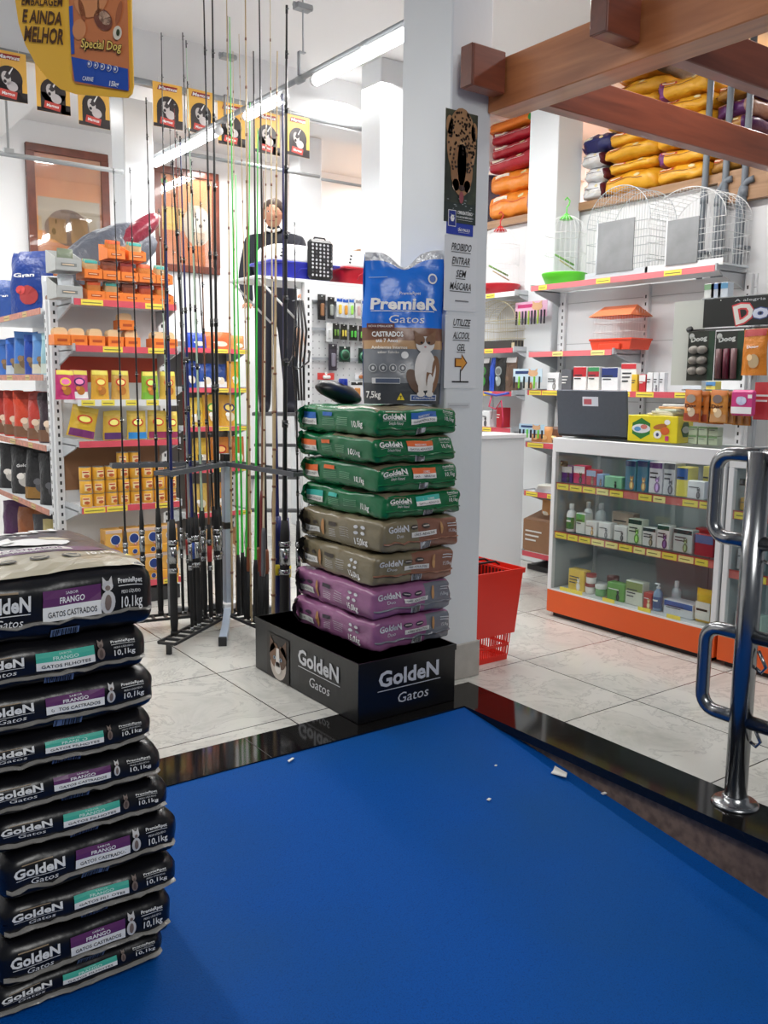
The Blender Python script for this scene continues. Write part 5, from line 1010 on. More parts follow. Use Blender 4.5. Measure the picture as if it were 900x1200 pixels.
# pet carriers on top
def carrier(px0, px1, ytop, yb, base_c, lab, grille=None):
    Y = BYY+.03; xa, xb = at_y(px0, yb, Y).x, at_y(px1, yb, Y).x; w = xb-xa; z0 = BH_+.021; h = at_y(px0, ytop, Y).z-z0; d = .34
    t = thing('pet_carrier', lab, 'pet carrier', ((xa+xb)/2, Y+d/2, z0)); hb = h*.48; MBc = mat('carrier_%d_%d_%d' % base_c, base_c, .35)
    def body(z0_, z1_, m, s0, s1, nme, top=False):
        b = MB(); n = 28; rows = 7; V = []
        for j in range(rows+1):
            k = j/rows; s = s0+(s1-s0)*(k if not top else 1-(1-k*k)**.5)
            for i in range(n):
                a = 2*PI*i/n; cx_, sy_ = math.cos(a), math.sin(a); e = .55
                V.append((math.copysign(abs(cx_)**e, cx_)*w/2*s, math.copysign(abs(sy_)**e, sy_)*d/2*s, z0_+(z1_-z0_)*k))
        F_ = [(j*n+i, j*n+(i+1) % n, (j+1)*n+(i+1) % n, (j+1)*n+i) for j in range(rows) for i in range(n)]
        F_ += [tuple(range(n))[::-1], tuple(range(rows*n, (rows+1)*n))]; b.add(V, F_, m, smooth=True)
        return b
    b = body(0, hb, MBc, .88, 1.0, ''); b.box((-w*.5, -d*.5, hb-.012), (w*.5, d*.5, hb+.004), MBc, bev=.004); b.tube([(-w*.15, -d/2, hb*.3), (-w*.1, -d/2-.006, hb*.6), (w*.12, -d/2-.006, hb*.75)], .004, MBc, 5); b.build('lower_shell', t)
    b = body(hb+.004, h, mat('carrier_white', (232, 232, 234), .35), .98, .70, '', True); bb = b.build('upper_shell', t); b = MB()
    for i in range(6):
        for j in range(3):
            for s in (-1,): b.ell(lambda u, v, o=0: Vector((u, -d/2*.93-.004-o+v*.18, hb+.02+v)), -w*.34+i*w*.13+j*.008, .012+j*h*.10, w*.035, h*.028, flat((30, 30, 34)), 1, 10)
    b.build('vent_holes', bb)
    if grille:
        b = MB(); gx = w/2-.03; 
        b.box((gx-.14, -d/2-.02, .0), (gx+.06, -d/2-.008, h*.98), BLACKP, bev=.02)
        for i in range(5):
            for j in range(7): b.ell(front_fn(-d/2-.021, h*.5, gx-.04), -.075+i*.037, -h*.38+j*h*.125, .012, .012, flat((170, 172, 176)), .5, 7, .4)
        b.build('grille_door', t)
    return t
t = carrier(318, 399, 282, 335, (38, 44, 150), 'white and blue pet carrier with a black grille door on top of the white unit', None)
gx0 = at_y(379, 320, BYY-.02).x-t.location.x; zt = at_y(379, 281, BYY).z-BH_-.02
b = MB(); b.box((gx0-.10, -.205, .005), (gx0+.10, -.155, zt), BLACKP, bev=.03); g_ = b.build('grille_door', t); b = MB(); rnd = random.Random(2)
for i in range(6):
    for j in range(9): b.ell(front_fn(-.2055, zt*.5, gx0), -.075+i*.030, -zt*.38+j*zt*.092, .008, .009, flat((190, 192, 196) if rnd.random() > .35 else (70, 72, 76)), .8, 7, rnd.random()*3)
b.build('grille_openings', g_); b = MB(); b.tube([(gx0-.05, -.17, zt-.005), (gx0-.04, -.17, zt+.012), (gx0+.04, -.17, zt+.012), (gx0+.05, -.17, zt-.005)], .006, BLACKP, 6); b.build('handle', t)
carrier(404, 446, 291, 335, (170, 24, 40), 'white and red pet carrier beside the blue bag')

# ---- birdcages
def cage_round(name, lab, r, h, base_c, loc, hook=None, wm=WIRE, n=26):
    t = thing(name, lab, 'bird cage', loc); b = MB()
    b.lathe([(r*.86, 0), (r*1.02, .05), (r*1.1, .075), (r*1.1, .082), (r*.98, .08)], mat('cage_base_%d_%d_%d' % base_c, base_c, .35), 28); b.build('base_tray', t)
    b = MB(); zs = h-r*.95
    for k in range(n):
        a = 2*PI*k/n; c_, s_ = math.cos(a), math.sin(a); pts = [(r*c_, r*s_, .08), (r*c_, r*s_, zs)]+[(r*math.cos(q)*c_, r*math.cos(q)*s_, zs+r*.9*math.sin(q)) for q in (.35, .75, 1.15, 1.5)]
        b.tube(pts, .0014, wm, 4, cap=False)
    for z in (.085, (zs+.08)/2, zs): b.tube([(r*math.cos(2*PI*k/24), r*math.sin(2*PI*k/24), z) for k in range(25)], .002, wm, 4, cap=False)
    b.build('wire_bars', t); b = MB(); b.tube([(-r*.7, 0, h*.42), (r*.5, -.02, h*.30)], .007, mat('perch_green', (120, 170, 90), .5), 6); b.tube([(-r*.6, -.03, h*.34), (r*.7, .0, h*.24)], .005, mat('perch_tan', (200, 180, 140), .5), 6); b.build('perch', t)
    if hook:
        b = MB(); m = mat('cage_hook_%d' % hook[1], hook, .35); b.lathe([(r*.35, h-.035), (r*.2, h-.01), (r*.05, h+.01)], m, 14); b.tube([(0, 0, h), (0, 0, h+.05), (.02, 0, h+.07), (.03, 0, h+.10), (0, 0, h+.12), (-.02, 0, h+.10)], .005, m, 6); b.build('hanging_hook', t)
    return t

# ================================================================== RIGHT-HAND WALL SHELVES
RX = 4.79; RYL = 4.77; RZ = (2.135, 1.655, 1.375, .985, .615, .15)
t = thing('shelf_unit', 'white metal wall shelf unit of bird cages and small boxes behind the glass counter', 'shelf unit', (RX, RYL, 0), R90)
b = MB(); b.box((-.01, .31, .0), (1.62, .325, 2.105), STEEL_W)
for z in (.45, .9, 1.3, 1.72, 2.02): b.box((-.01, .3085, z), (1.62, .31, z+.004), flat((170, 172, 174)))
b.build('back_panel', t)
for x in (.06, .82, 1.58): upright(t, x, .28, 2.105, w=.045)
shelf_part(t, 1.53, .31, RZ[0], ((.08, .16), (.62, .74), (1.17, 1.30)), tagm=YEL, rail=mat('pale_pink_rail', (226, 120, 126), .45))
shelf_part(t, .78, .31, RZ[1], ((.24, .34), (.60, .72)), tagm=YEL2, rail=mat('pale_pink_rail', (226, 120, 126), .45))
shelf_part(t, 1.58, .31, RZ[2], ((.02, .14), (.15, .33), (.40, .55), (.72, .95), (1.0, 1.14), (1.3, 1.42)), tagm=YEL)
shelf_part(t, .75, .31, RZ[3], ((.02, .18),)); shelf_part(t, .75, .31, RZ[4], ((.02, .14), (.24, .36))); shelf_part(t, .75, .31, RZ[5], ())
b = MB(); b.box((0, .06, 0), (.75, .31, .04), flat((40, 40, 42))); b.build('base_plinth', t)
# round cages
y = at_x(661, 330, RX+.15).y
cage_round('bird_cage', 'round white bird cage with a green tray and green hook on the right wall shelf', .15, .50, (88, 200, 40), (RX+.15, y, RZ[0]+.003), (110, 220, 90))
def arch_cage(name, lab, px0, px1, ytop, X, z, d=.27, plate=(.1, .9), seedp=0, mt=WIRE_S):
    ya, yb = at_x(px0, 300, X).y, at_x(px1, 300, X).y; w = abs(ya-yb); h = at_x((px0+px1)/2, ytop, X).z-z
    t = thing(name, lab, 'bird cage', (X, (ya+yb)/2, z), R90); b = MB()
    b.box((-w/2, 0, 0), (w/2, d, .012), WIRE_S); b.box((-w/2, -.004, 0), (w/2, 0, .04), mt); b.build('base_tray', t); b = MB()
    def top(u): return h*.58+h*.42*max(0, 1-(u/(w/2))**2)**.5
    n = 24
    for y in (0.0, d):
        for k in range(n+1): u = -w/2+w*k/n; b.tube([(u, y, .01), (u, y, top(u))], .0012, mt, 4, cap=False)
        b.tube([(-w/2*math.cos(PI*k/24), y, top(w/2*math.cos(PI*k/24))) for k in range(25)], .0028, mt, 5, cap=False)
        for z_ in (h*.2, h*.4, h*.58): b.tube([(-w/2, y, z_), (w/2, y, z_)], .0022, mt, 4, cap=False)
    for k in range(1, 24, 1): u = -w/2*math.cos(PI*k/24); b.tube([(u, 0, top(u)), (u, d, top(u))], .0012, mt, 4, cap=False)
    for s in (-1, 1):
        for k in range(9): y = d*k/8; b.tube([(s*w/2, y, .01), (s*w/2, y, h*.58)], .0012, mt, 4, cap=False)
        for z_ in (h*.2, h*.4, h*.58): b.tube([(s*w/2, 0, z_), (s*w/2, d, z_)], .002, mt, 4, cap=False)
    for y in (d*.33, d*.66): b.tube([(-w/2*math.cos(PI*k/24), y, top(w/2*math.cos(PI*k/24))) for k in range(25)], .0018, mt, 4, cap=False)
    b.build('wire_bars', t)
    if plate:
        b = MB(); b.box((-w/2+w*plate[0], -.012, .03), (-w/2+w*plate[1], -.006, h*.62), mat('zinc_sheet', (128, 130, 132), .38, metal=.4, var=.15, bscale=8)); b.box((-w/2+w*plate[0]-.01, -.011, .03), (-w/2+w*plate[0], -.007, h*.66), mt); b.build('door_plate', t)
    return t
arch_cage('bird_cage', 'large silver arched bird cage with a grey zinc plate, left of the two', 687, 760, 218, RX+.02, RZ[0]+.003, plate=(.20, .78))
arch_cage('bird_cage', 'large white arched bird cage at the right end of the top shelf', 757, 848, 220, RX+.02, RZ[0]+.003, plate=(.29, .69), mt=WIRE)
# orange roofed cage
a, w_, h_ = fx(687, 748, 346, RZ[1], RX+.03)
t = thing('bird_cage', 'small orange-roofed bird cage with a red-orange tray on the middle wall shelf', 'bird cage', (RX+.04, a, RZ[1]+.003), R90); w_ = .36; h_ = .31
OC = mat('orange_plastic', (222, 74, 46), .35); b = MB(); q = [(-.16, 0, 0), (.16, 0, 0), (.16, .2, 0), (-.16, .2, 0), (-.18, -.01, .07), (.18, -.01, .07), (.18, .21, .07), (-.18, .21, .07)]
b.add(q, [(3, 2, 1, 0), (0, 1, 5, 4), (1, 2, 6, 5), (2, 3, 7, 6), (3, 0, 4, 7), (4, 5, 6, 7)], OC); b.box((-.185, -.014, .062), (.185, .214, .075), OC, bev=.003); b.box((-.09, -.02, .0), (.09, -.006, .04), OC, bev=.004); b.build('base_tray', t)
b = MB()
for k in range(15): u = -.16+.32*k/14; b.tube([(u, 0, .07), (u, 0, .23)], .001, WIRE, 4, cap=False); b.tube([(u, .2, .07), (u, .2, .23)], .001, WIRE, 4, cap=False)
for k in range(8): y = .2*k/7; b.tube([(.16, y, .07), (.16, y, .23+.05*(1-abs(y-.1)/.1))], .001, WIRE, 4, cap=False); b.tube([(-.16, y, .07), (-.16, y, .23)], .001, WIRE, 4, cap=False)
for z in (.12, .18, .23): b.tube([(-.16, 0, z), (.16, 0, z), (.16, .2, z), (-.16, .2, z), (-.16, 0, z)], .0015, WIRE, 4, cap=False)
b.build('wire_bars', t); b = MB(); OR_ = mat('orange_roof', (232, 128, 84), .45)
b.add([(-.19, -.02, .225), (.17, -.02, .225), (.13, .1, .30), (-.15, .1, .30), (-.19, .22, .225), (.17, .22, .225)], [(0, 1, 2, 3), (3, 2, 5, 4), (1, 5, 2), (4, 0, 3)], OR_); b.add([(-.19, -.02, .221), (.17, -.02, .221), (.17, .22, .221), (-.19, .22, .221)], [(0, 3, 2, 1)], OR_); b.build('roof', t)
# boxes on the third wall shelf
def rbox(px0, px1, yt, z, X, base, lab, name='medicine_box', cat='box', group=None, d=.06, rot=0, **k):
    y, w, h = fx(px0, px1, yt, z, X); q = pbox(name, w*.96, d, h, base, **k); return put(q, lab, cat, (X+d/2+.005, y, z+.002), R90+rot, group)
Z3 = RZ[2]
rbox(657, 669, 433, Z3, RX+.01, (96, 98, 104), 'dark grey card box at the left of the third wall shelf', words=3)
rbox(671, 687, 430, Z3, RX+.01, (238, 238, 238), 'white box with a red band, left of a pair on the third wall shelf', band=(190, 40, 50), top=(190, 40, 50))
rbox(688, 702, 430, Z3, RX+.01, (236, 236, 232), 'white box with green and red bands, right of the pair', band=(176, 44, 56), top=(60, 140, 90))
rbox(704, 724, 431, Z3, RX+.01, (238, 240, 244), 'white box with a navy band on the third wall shelf', band=(36, 54, 120), top=(36, 54, 120))
rbox(727, 744, 426, Z3, RX+.01, (240, 240, 240), 'white card box with a red top, leaning on the third wall shelf', top=(206, 50, 60), words=3, rot=.15)
rbox(739, 746, 439, Z3, RX-.0, (230, 190, 60), 'tiny yellow box in front of the leaning white one', d=.03); rbox(748, 756, 439, Z3, RX+.01, (200, 46, 56), 'small red and white box on the third wall shelf', band=(236, 236, 236), d=.04)
rbox(757, 764, 437, Z3, RX+.01, (236, 238, 240), 'small white box, first of a row of three', d=.04); rbox(765, 771, 437, Z3, RX+.01, (230, 232, 236), 'small white box, middle of a row of three', d=.04, pic=(90, 90, 100)); rbox(772, 778, 437, Z3, RX+.01, (232, 234, 238), 'small white box, last of a row of three', d=.04)
rbox(799, 822, 440, Z3, RX+.01, (226, 236, 244), 'pale blue and white box at the right end of the third wall shelf', band=(120, 176, 224)); rbox(826, 838, 447, Z3, RX+.01, (240, 226, 110), 'small yellow box under the dark treat packs', band=(90, 150, 210))
# card boxes bottom left
Y_, w_, h_ = fx(612, 644, 604, RZ[5], RX+.01); q = pbox('cardboard_box', w_*1.0, .26, h_*.85, (150, 112, 82), words=3); put(q, 'brown cardboard box on the lowest wall shelf left of the counter', 'box', (RX+.15, Y_, RZ[5]+.002), R90)
b = MB(); fl_ = mat('carton_flap', (118, 86, 62), .6); h2 = h_*.85; b.add([(-w_*.48, -.13, h2), (w_*.48, -.13, h2), (w_*.3, -.02, h2+.06), (-w_*.2, -.02, h2+.07)], [(0, 1, 2, 3)], fl_); b.build('flap', q)
p = pouch('treat_pouch', .12, .15, .05, (206, 150, 90), logo=None, pic=(230, 220, 200)); put(p, 'orange and white pouch on top of the brown cardboard box', 'pouch', (RX+.12, at_x(640, 590, RX+.1).y, RZ[5]+h_*.85+.004), R90)
for i in range(4):
    q = pbox('leaflet_pack', .20, .15, .014, (206+6*i, 210+5*i, 216), words=0); put(q, 'flat pack, %s in the little pile on the fifth wall shelf' % ['lowest', 'second', 'third', 'topmost'][i], 'pack', (RX+.09, 4.58-.01*i, RZ[4]+.002+.0145*i), R90+.1*i, 'pile of flat packs')
q = pbox('sachet_box', .06, .06, .10, (214, 96, 40), top=(90, 170, 70)); put(q, 'small orange and green box beside the pile of flat packs', 'box', (RX+.05, 4.44, RZ[4]+.002), R90)
# comb cards hanging on the pillar
def comb_card(px, py, w, h, body, lab, pens, n=7):
    c = at_x(px, py, RX-.0); t = thing('accessory_card', lab, 'display card', (RX-.01, c.y, c.z), R90); b = MB(); b.box((-w/2, 0, 0), (w/2, .003, h), flat(body)); fn = front_fn(0, h/2)
    b.rect(fn, -w*.42, h*.12, w*.05, h*.34, flat((40, 60, 110) if body[2] > 210 else (200, 60, 120)), 1, 1); b.ell(fn, w*.2, h*.15, w*.17, h*.24, flat((214, 170, 130)), 2, 12); b.poly(fn, [(w*.06, h*.3), (w*.05, h*.52), (w*.16, h*.36)], flat((214, 170, 130)), 2); b.poly(fn, [(w*.34, h*.3), (w*.35, h*.52), (w*.24, h*.36)], flat((214, 170, 130)), 2); b.build('card', t)
    b = MB()
    for k in range(n): u = -w*.44+w*.88*k/(n-1); c_ = pens[k % len(pens)]; b.box((u-.006, -.012, -h*.45), (u+.006, -.001, h*.42), mat('pen_%d_%d_%d' % c_, c_, .4), bev=.002)
    b.build('tools', t); return t
comb_card(621, 448, .30, .10, (196, 218, 232), 'pale blue cat card hung with small dark tools, left of the third wall shelf', [(30, 30, 34), (120, 200, 60), (40, 50, 50)], 6).location.x = RX-.03
comb_card(626, 508, .26, .07, (180, 210, 230), 'pale blue cat card on the fourth wall shelf edge', [(30, 30, 34), (30, 30, 60), (110, 210, 60)], 7).location.x = RX-.03
t = comb_card(619, 378, .34, .12, (226, 180, 206), 'pink card of dark combs hanging on the second white pillar', [(40, 36, 44), (170, 200, 80), (60, 56, 70)], 10); t.location = (4.98, at_x(624, 372, 5.0).y, at_x(624, 372, 5.0).z)
for i, (px, c, s) in enumerate(((610, (232, 226, 214), 'white'), (646, (236, 238, 240), 'grey-printed'))): rbox(px+(4 if i == 0 else -6), px+(16 if i == 0 else 8), 437, Z3, RX+.03, c, 'small %s pet card box by the pale blue card' % s, pic=(200, 120, 70) if i == 0 else (120, 120, 120), d=.03)
for i in range(3):
    p = pouch('treat_pouch', .12, .12, .05, [(190, 120, 70), (214, 150, 90), (120, 80, 60)][i], logo=None, pic=(236, 190, 130)); put(p, '%s treat pouch of three on the fourth wall shelf, by the laptop' % ['left', 'middle', 'right'][i], 'pouch', (RX+.08+.02*i, at_x(632+9*i, 505, RX+.1).y, RZ[3]+.002), R90, 'treat pouches by the laptop')

# ---- far wall unit left of the second pillar
UX = 4.92; UZ = (2.135, 1.70, 1.36, 1.07)
t = thing('shelf_unit', 'white wall shelf unit glimpsed between the column and the second pillar', 'shelf unit', (UX, 6.3, 0), R90)
b = MB(); b.box((0, .30, 0), (1.24, .315, 2.25), STEEL_W); b.build('back_panel', t); upright(t, 1.18, .27, 2.25, w=.045)
for z in UZ: shelf_part(t, 1.22, .30, z, ((.9, 1.0),), rail=STEEL_W if z > 2 else PINK)
shelf_part(t, 1.22, .30, .6, ()); b = MB(); b.box((0, .0, 0), (1.22, .30, .1), STEEL_W); b.build('base_plinth', t)
cage_round('bird_cage', 'round white bird cage with a red tray left of the second pillar', .16, .54, (190, 30, 44), (UX+.155, at_x(584, 330, UX+.15).y, UZ[0]+.003), (210, 50, 50))
b = MB(); q = [at_x(583, 270, UX)]; t = arch_cage('bird_cage', 'beige arched bird cage on the second shelf left of the pillar', 556, 606, 352, UX+.02, UZ[1]+.003, plate=None, mt=mat('beige_wire', (196, 184, 150), .4)); b = MB(); b.box((-.22, -.006, 0), (.22, .28, .06), flat((60, 58, 56))); b.build('base_box', t)
for i, (px, c, nm_) in enumerate(((569, (60, 150, 60), 'green and black'), (578, (40, 80, 190), 'narrow blue'), (587, (150, 160, 160), 'grey and green'), (600, (96, 76, 62), 'brown patterned'))):
    p = pouch('treat_pouch', .15 if i != 1 else .06, .27, .05, (34, 36, 36) if i in (0, 2) else c, logo=c if i in (0, 2) else None, pic=c, header=(220, 220, 220) if i in (0, 3) else None); put(p, '%s tall pouch beside the white column, %s of four' % (nm_, od(i, 4)), 'pouch', (UX+.07, at_x(px, 430, UX+.07).y, UZ[2]+.002), R90-.08, 'tall pouches beside the column')
q = pbox('sachet_box', .15, .10, .13, (230, 232, 234), pic=(60, 60, 66), words=1); put(q, 'white patterned box on the low shelf beside the column', 'box', (UX+.06, at_x(572, 485, UX+.06).y, UZ[3]+.002), R90)
q = pbox('sachet_box', .06, .10, .16, (186, 34, 48)); put(q, 'narrow red box behind the white patterned one beside the column', 'box', (UX+.07, at_x(589, 485, UX+.06).y, UZ[3]+.002), R90)
t = thing('leash', 'blue and pink leash looped over the shelf edge beside the column', 'leash', (UX-.02, at_x(585, 458, UX).y, UZ[2]-.02)); b = MB()
b.tube([(0, .15, .01), (-.01, .08, .0), (-.01, 0, -.01), (-.01, -.08, .0), (0, -.13, .01)], .010, flat((70, 90, 190)), 5); b.build('blue_strap', t); b = MB(); b.tube([(0, .06, 0), (-.012, .08, -.1), (-.012, 0, -.12), (-.012, -.06, -.05), (-.012, -.09, -.2), (-.012, -.08, -.26)], .006, flat((200, 50, 90)), 5); b.tube([(0, .05, 0), (-.012, .03, -.1), (-.012, .05, -.2)], .003, BLACKP, 4); b.build('pink_strap', t)
# white counter end panel
t = thing('service_counter', 'plain white service counter standing just behind the white column', 'counter', (3.25, 4.305, 0)); b = MB()
b.box((0, 0, 0), (1.06, .30, 1.055), mat('counter_laminate', (220, 224, 227), .35), bev=.003); b.build('counter_body', t); b = MB(); b.box((-.01, -.01, 1.055), (1.07, .32, 1.082), STEEL_W, bev=.003); b.build('counter_top', t)

# ================================================================== GLASS DISPLAY COUNTER
KX = 3.94; GP = glass_mat('counter_glass', (.93, .955, .955), .05); GBK = mat('counter_back_grey', (166, 176, 180), .3); OK_ = mat('orange_laminate', (226, 92, 32), .35)
def counter(yl, yr, lab, zz=(.828, .530)):
    L_ = yl-yr; t = thing('display_counter', lab, 'display counter', (KX, yl, 0), R90); d = .42
    b = MB(); b.box((0, .0, .03), (L_, d, .168), OK_, bev=.002); b.build('orange_base', t); b = MB(); b.box((.03, .03, 0), (L_-.03, d-.03, .03), flat((24, 24, 26))); b.build('kick_plinth', t)
    for x in (0, L_-.03):
        for y in (0, d-.03): b = MB(); b.box((x, y, .168), (x+.03, y+.03, 1.015), STEEL_W, bev=.002); b.build('corner_post', t)
        b = MB(); b.box((x+.012, .03, .168), (x+.018, d-.03, 1.015), GBK); b.build('side_panel', t)
    b = MB(); b.box((0, 0, 1.015), (L_, .03, 1.10), STEEL_W, bev=.003); b.box((0, d-.03, 1.015), (L_, d, 1.10), STEEL_W, bev=.003); b.box((0, .03, 1.015), (.03, d-.03, 1.10), STEEL_W); b.box((L_-.03, .03, 1.015), (L_, d-.03, 1.10), STEEL_W); b.build('top_beam', t)
    b = MB(); b.box((.03, .03, 1.092), (L_-.03, d-.03, 1.0995), glass_mat('top_glass', (.95, .97, .97), .1)); b.build('top_glass', t)
    b = MB(); b.box((.0, d-.012, .168), (L_, d-.002, 1.015), GBK); b.box((L_*.72, d-.014, .17), (L_*.72+.004, d-.012, 1.015), flat((120, 130, 134))); b.build('back_panel', t)
    b = MB(); b.box((.03, .0, .168), (L_-.03, d-.012, .178), STEEL_W); b.build('floor_shelf', t)
    for k, z in enumerate(zz):
        b = MB(); b.box((.03, .022, z-.01), (L_-.03, d-.015, z), glass_mat('shelf_glass', (.86, .92, .92), .1)); s = b.build('glass_shelf', t); b = MB(); b.box((.03, .014, z-.04), (L_-.03, .022, z+.002), mat('rose_rail', (206, 110, 104), .45)); b.box((.03, .012, z-.002), (L_-.03, .016, z+.004), flat((168, 60, 56)))
        x = .04; rnd = random.Random(k+int(yl*10))
        while x < L_-.13:
            wv = rnd.choice((.075, .085, .09))
            if rnd.random() < .86: b.box((x, .010, z-.036), (x+wv, .0135, z-.003), YEL2 if rnd.random() < .4 else YEL); b.box((x+.01, .0095, z-.022), (x+wv-.02, .0102, z-.017), flat((130, 120, 60)))
            x += wv+.012
        b.build('price_rail', s)
    b = MB()
    for x in (.10, .19, .43, .68, .87) if L_ > .9 else (.1,): b.box((x, .004, .179), (x+.085, .008, .20), YEL)
    b.build('price_tag', t)
    b = MB(); b.box((.05, .016, .93), (.11, .024, .965), BLACKP, bev=.003); b.box((.06, .012, .94), (.075, .016, .955), CHROME); b.build('lock', t)
    b = MB(); b.box((.03, .002, .18), (L_-.03, .006, 1.0), GP); b.build('glass_front', t)
    return t
counter(3.70, 2.535, 'white framed glass display counter with an orange base, left module')
counter(2.515, 1.35, 'white framed glass display counter module cut by the right edge, behind the steel post', (.80, .50))
IX = KX+.06
def kbox(px0, px1, yt, z, base, lab, **k): return rbox(px0, px1, yt, z, IX, base, lab, group=None, **k)
z1, z2, z0_ = .829, .531, .179
kbox(657, 670, 546, z1, (90, 50, 140), 'purple and white small box, leftmost on the top counter shelf', band=(236, 236, 238), pic=(50, 50, 56), words=0)
kbox(671, 685, 546, z1, (206, 36, 100), 'magenta and white small box, second on the top counter shelf', band=(236, 236, 238), pic=(60, 50, 50), words=0)
kbox(686, 698, 551, z1, (196, 30, 60), 'small crimson box with a puppy, third on the top counter shelf', band=(150, 170, 210), pic=(110, 80, 60), words=0)
kbox(698, 706, 556, z1, (130, 160, 200), 'pale blue small box beside the crimson one', pic=(110, 90, 80), words=0); kbox(707, 728, 559, z1, (130, 190, 150), 'low green box with a black and white dog picture', pic=(30, 30, 34), words=0)
for i, (a_, c_) in enumerate(((732, 745), (746, 759))): kbox(a_, c_, 540, z1, (60, 120, 150), '%s blue box with a golden puppy on the top counter shelf' % ['left', 'right'][i], pic=(196, 150, 96), top=(24, 44, 110), words=0, d=.09)
kbox(760, 776, 542, z1, (234, 232, 238), 'white and purple box on the top counter shelf', top=(110, 60, 140), pic=(150, 120, 170), d=.09); kbox(777, 791, 543, z1, (214, 216, 220), 'white and grey box with a photo on the top counter shelf', pic=(110, 110, 116), top=(90, 94, 110), d=.09)
kbox(792, 806, 548, z1, (236, 224, 100), 'yellow and blue box, left one of two on the top counter shelf', band=(40, 100, 180), words=1, d=.09); kbox(812, 822, 548, z1, (236, 224, 120), 'narrow pale yellow box behind the white photo box', words=1, d=.05).location.x += .08
q = kbox(807, 828, 564, z1, (226, 230, 234), 'white box with a grey dog photo at the right of the top counter shelf', pic=(80, 80, 84), words=1, d=.05); q.location.x -= .02; kbox(829, 838, 562, z1, (50, 110, 180), 'small blue box beside the counter post', words=1, d=.05)
def bottle(name, lab, px, yt, z, r, body, capc, label=None, pump=False, X=IX):
    c = at_x(px, yt+10, X); h = at_x(px, yt, X).z-z; t = thing(name, lab, 'bottle', (X+r, c.y, z+.002), R90); m = mat('bottle_%d_%d_%d' % body, body, .3)
    b = MB(); b.lathe([(r*.94, 0), (r, .006), (r, h*.62), (r*.8, h*.72), (r*.4, h*.78), (r*.38, h*.84)], m, 18); b.build('bottle_body', t)
    b = MB()
    if pump: b.lathe([(r*.4, h*.82), (r*.4, h*.88), (r*.12, h*.89), (r*.12, h*.96)], flat(capc), 12); b.box((-r*.9, -r*.25, h*.95), (r*.3, r*.25, h), flat(capc), bev=.002)
    else: b.lathe([(r*.46, h*.80), (r*.48, h*.82), (r*.48, h*.98), (r*.42, h)], flat(capc), 16)
    b.build('cap', t)
    if label: b = MB(); fn = lambda u, v, off=0.0: Vector(((r+.0008+off)*math.sin(u/r), -(r+.0008+off)*math.cos(u/r), v)); b.rect(fn, -r*1.3, h*.10, r*1.3, h*.52, flat(label), 0, 8); b.rect(fn, -r*.7, h*.36, r*.6, h*.42, WHT, 1, 4); b.build('label', t)
    return t
bottle('medicine_bottle', 'white bottle with a green label, left front on the middle counter shelf', 666, 591, z2, .030, (236, 236, 236), (240, 240, 240), (60, 130, 70)); q = bottle('medicine_bottle', 'white bottle standing behind the green-labelled one', 674, 590, z2, .028, (230, 232, 232), (236, 236, 236), (140, 150, 150)); q.location.x += .09
q = bottle('medicine_bottle', 'grey-white bottle behind the small green box', 686, 592, z2, .03, (196, 202, 204), (206, 210, 212)); q.location.x += .11
def tub(lab, px, yt, z, r, body, capc, dz=0):
    c = at_x(px, yt+5, IX); h = at_x(px, yt, IX).z-z-dz; t = thing('cream_jar', lab, 'jar', (IX+r, c.y, z+.002+dz), R90); b = MB(); b.lathe([(r*.95, 0), (r, .004), (r, h*.66)], mat('bottle_%d_%d_%d' % body, body, .3), 18); b.build('jar_body', t)
    b = MB(); b.lathe([(r*1.04, h*.66), (r*1.06, h*.70), (r*1.06, h*.96), (r, h)], flat(capc), 18); b.build('lid', t); return t
kbox(674, 685, 602, z2, (226, 232, 226), 'white and green upright box, second from the left on the middle counter shelf', band=(90, 160, 80), words=2)
for i, (a_, c_, y_) in enumerate(((685, 698, 611), (700, 715, 613), (718, 734, 617))): kbox(a_, c_, y_, z2, (232, 232, 230), 'low white box with a small pet picture, %s of three on the middle counter shelf' % ['left', 'middle', 'right'][i], pic=[(180, 140, 90), (120, 120, 120), (90, 90, 90)][i], words=1)
q = kbox(700, 726, 603, z2, (196, 176, 160), 'flat brownish box lying behind the low white ones', words=1); q.location.x += .12
kbox(735, 752, 609, z2, (216, 224, 206), 'green and white tall box in the middle of the middle counter shelf', top=(24, 60, 50), pic=(120, 170, 80)); kbox(752, 768, 619, z2, (230, 230, 226), 'white box with a dark head band on the middle counter shelf', top=(30, 50, 50), pic=(120, 110, 90)); kbox(769, 784, 616, z2, (226, 228, 224), 'white and green box with a purple mark on the middle counter shelf', top=(30, 80, 60), pic=(90, 60, 110))
kbox(788, 811, 621, z2, (200, 210, 206), 'grey-green box with a dark title at the right of the middle counter shelf', top=(30, 60, 60), pic=(110, 130, 90)); kbox(813, 836, 627, z2, (170, 44, 60), 'red and blue low box at the right end of the middle counter shelf', band=(70, 110, 160), words=0); q = kbox(800, 822, 622, z2, (196, 50, 56), 'red flat box behind the grey-green one', words=0); q.location.x += .10
kbox(665, 684, 668, z0_, (232, 196, 70), 'yellow and white box at the left of the counter floor', pic=(240, 236, 220), words=3, txt='VET' if False else None)
tub('red-lidded white jar on top of another at the left of the counter floor', 689, 673, z0_, .030, (232, 228, 224), (150, 36, 32), .062); tub('lower red-lidded white jar, left of the counter floor', 688, 684, z0_, .031, (226, 222, 216), (140, 34, 30)); tub('green jar with a white lid on the counter floor', 700, 686, z0_, .034, (96, 160, 90), (226, 228, 224)); q = tub('flat dark red lidded jar behind the green jar', 702, 678, z0_, .034, (200, 190, 186), (90, 30, 30)); q.location.x += .09
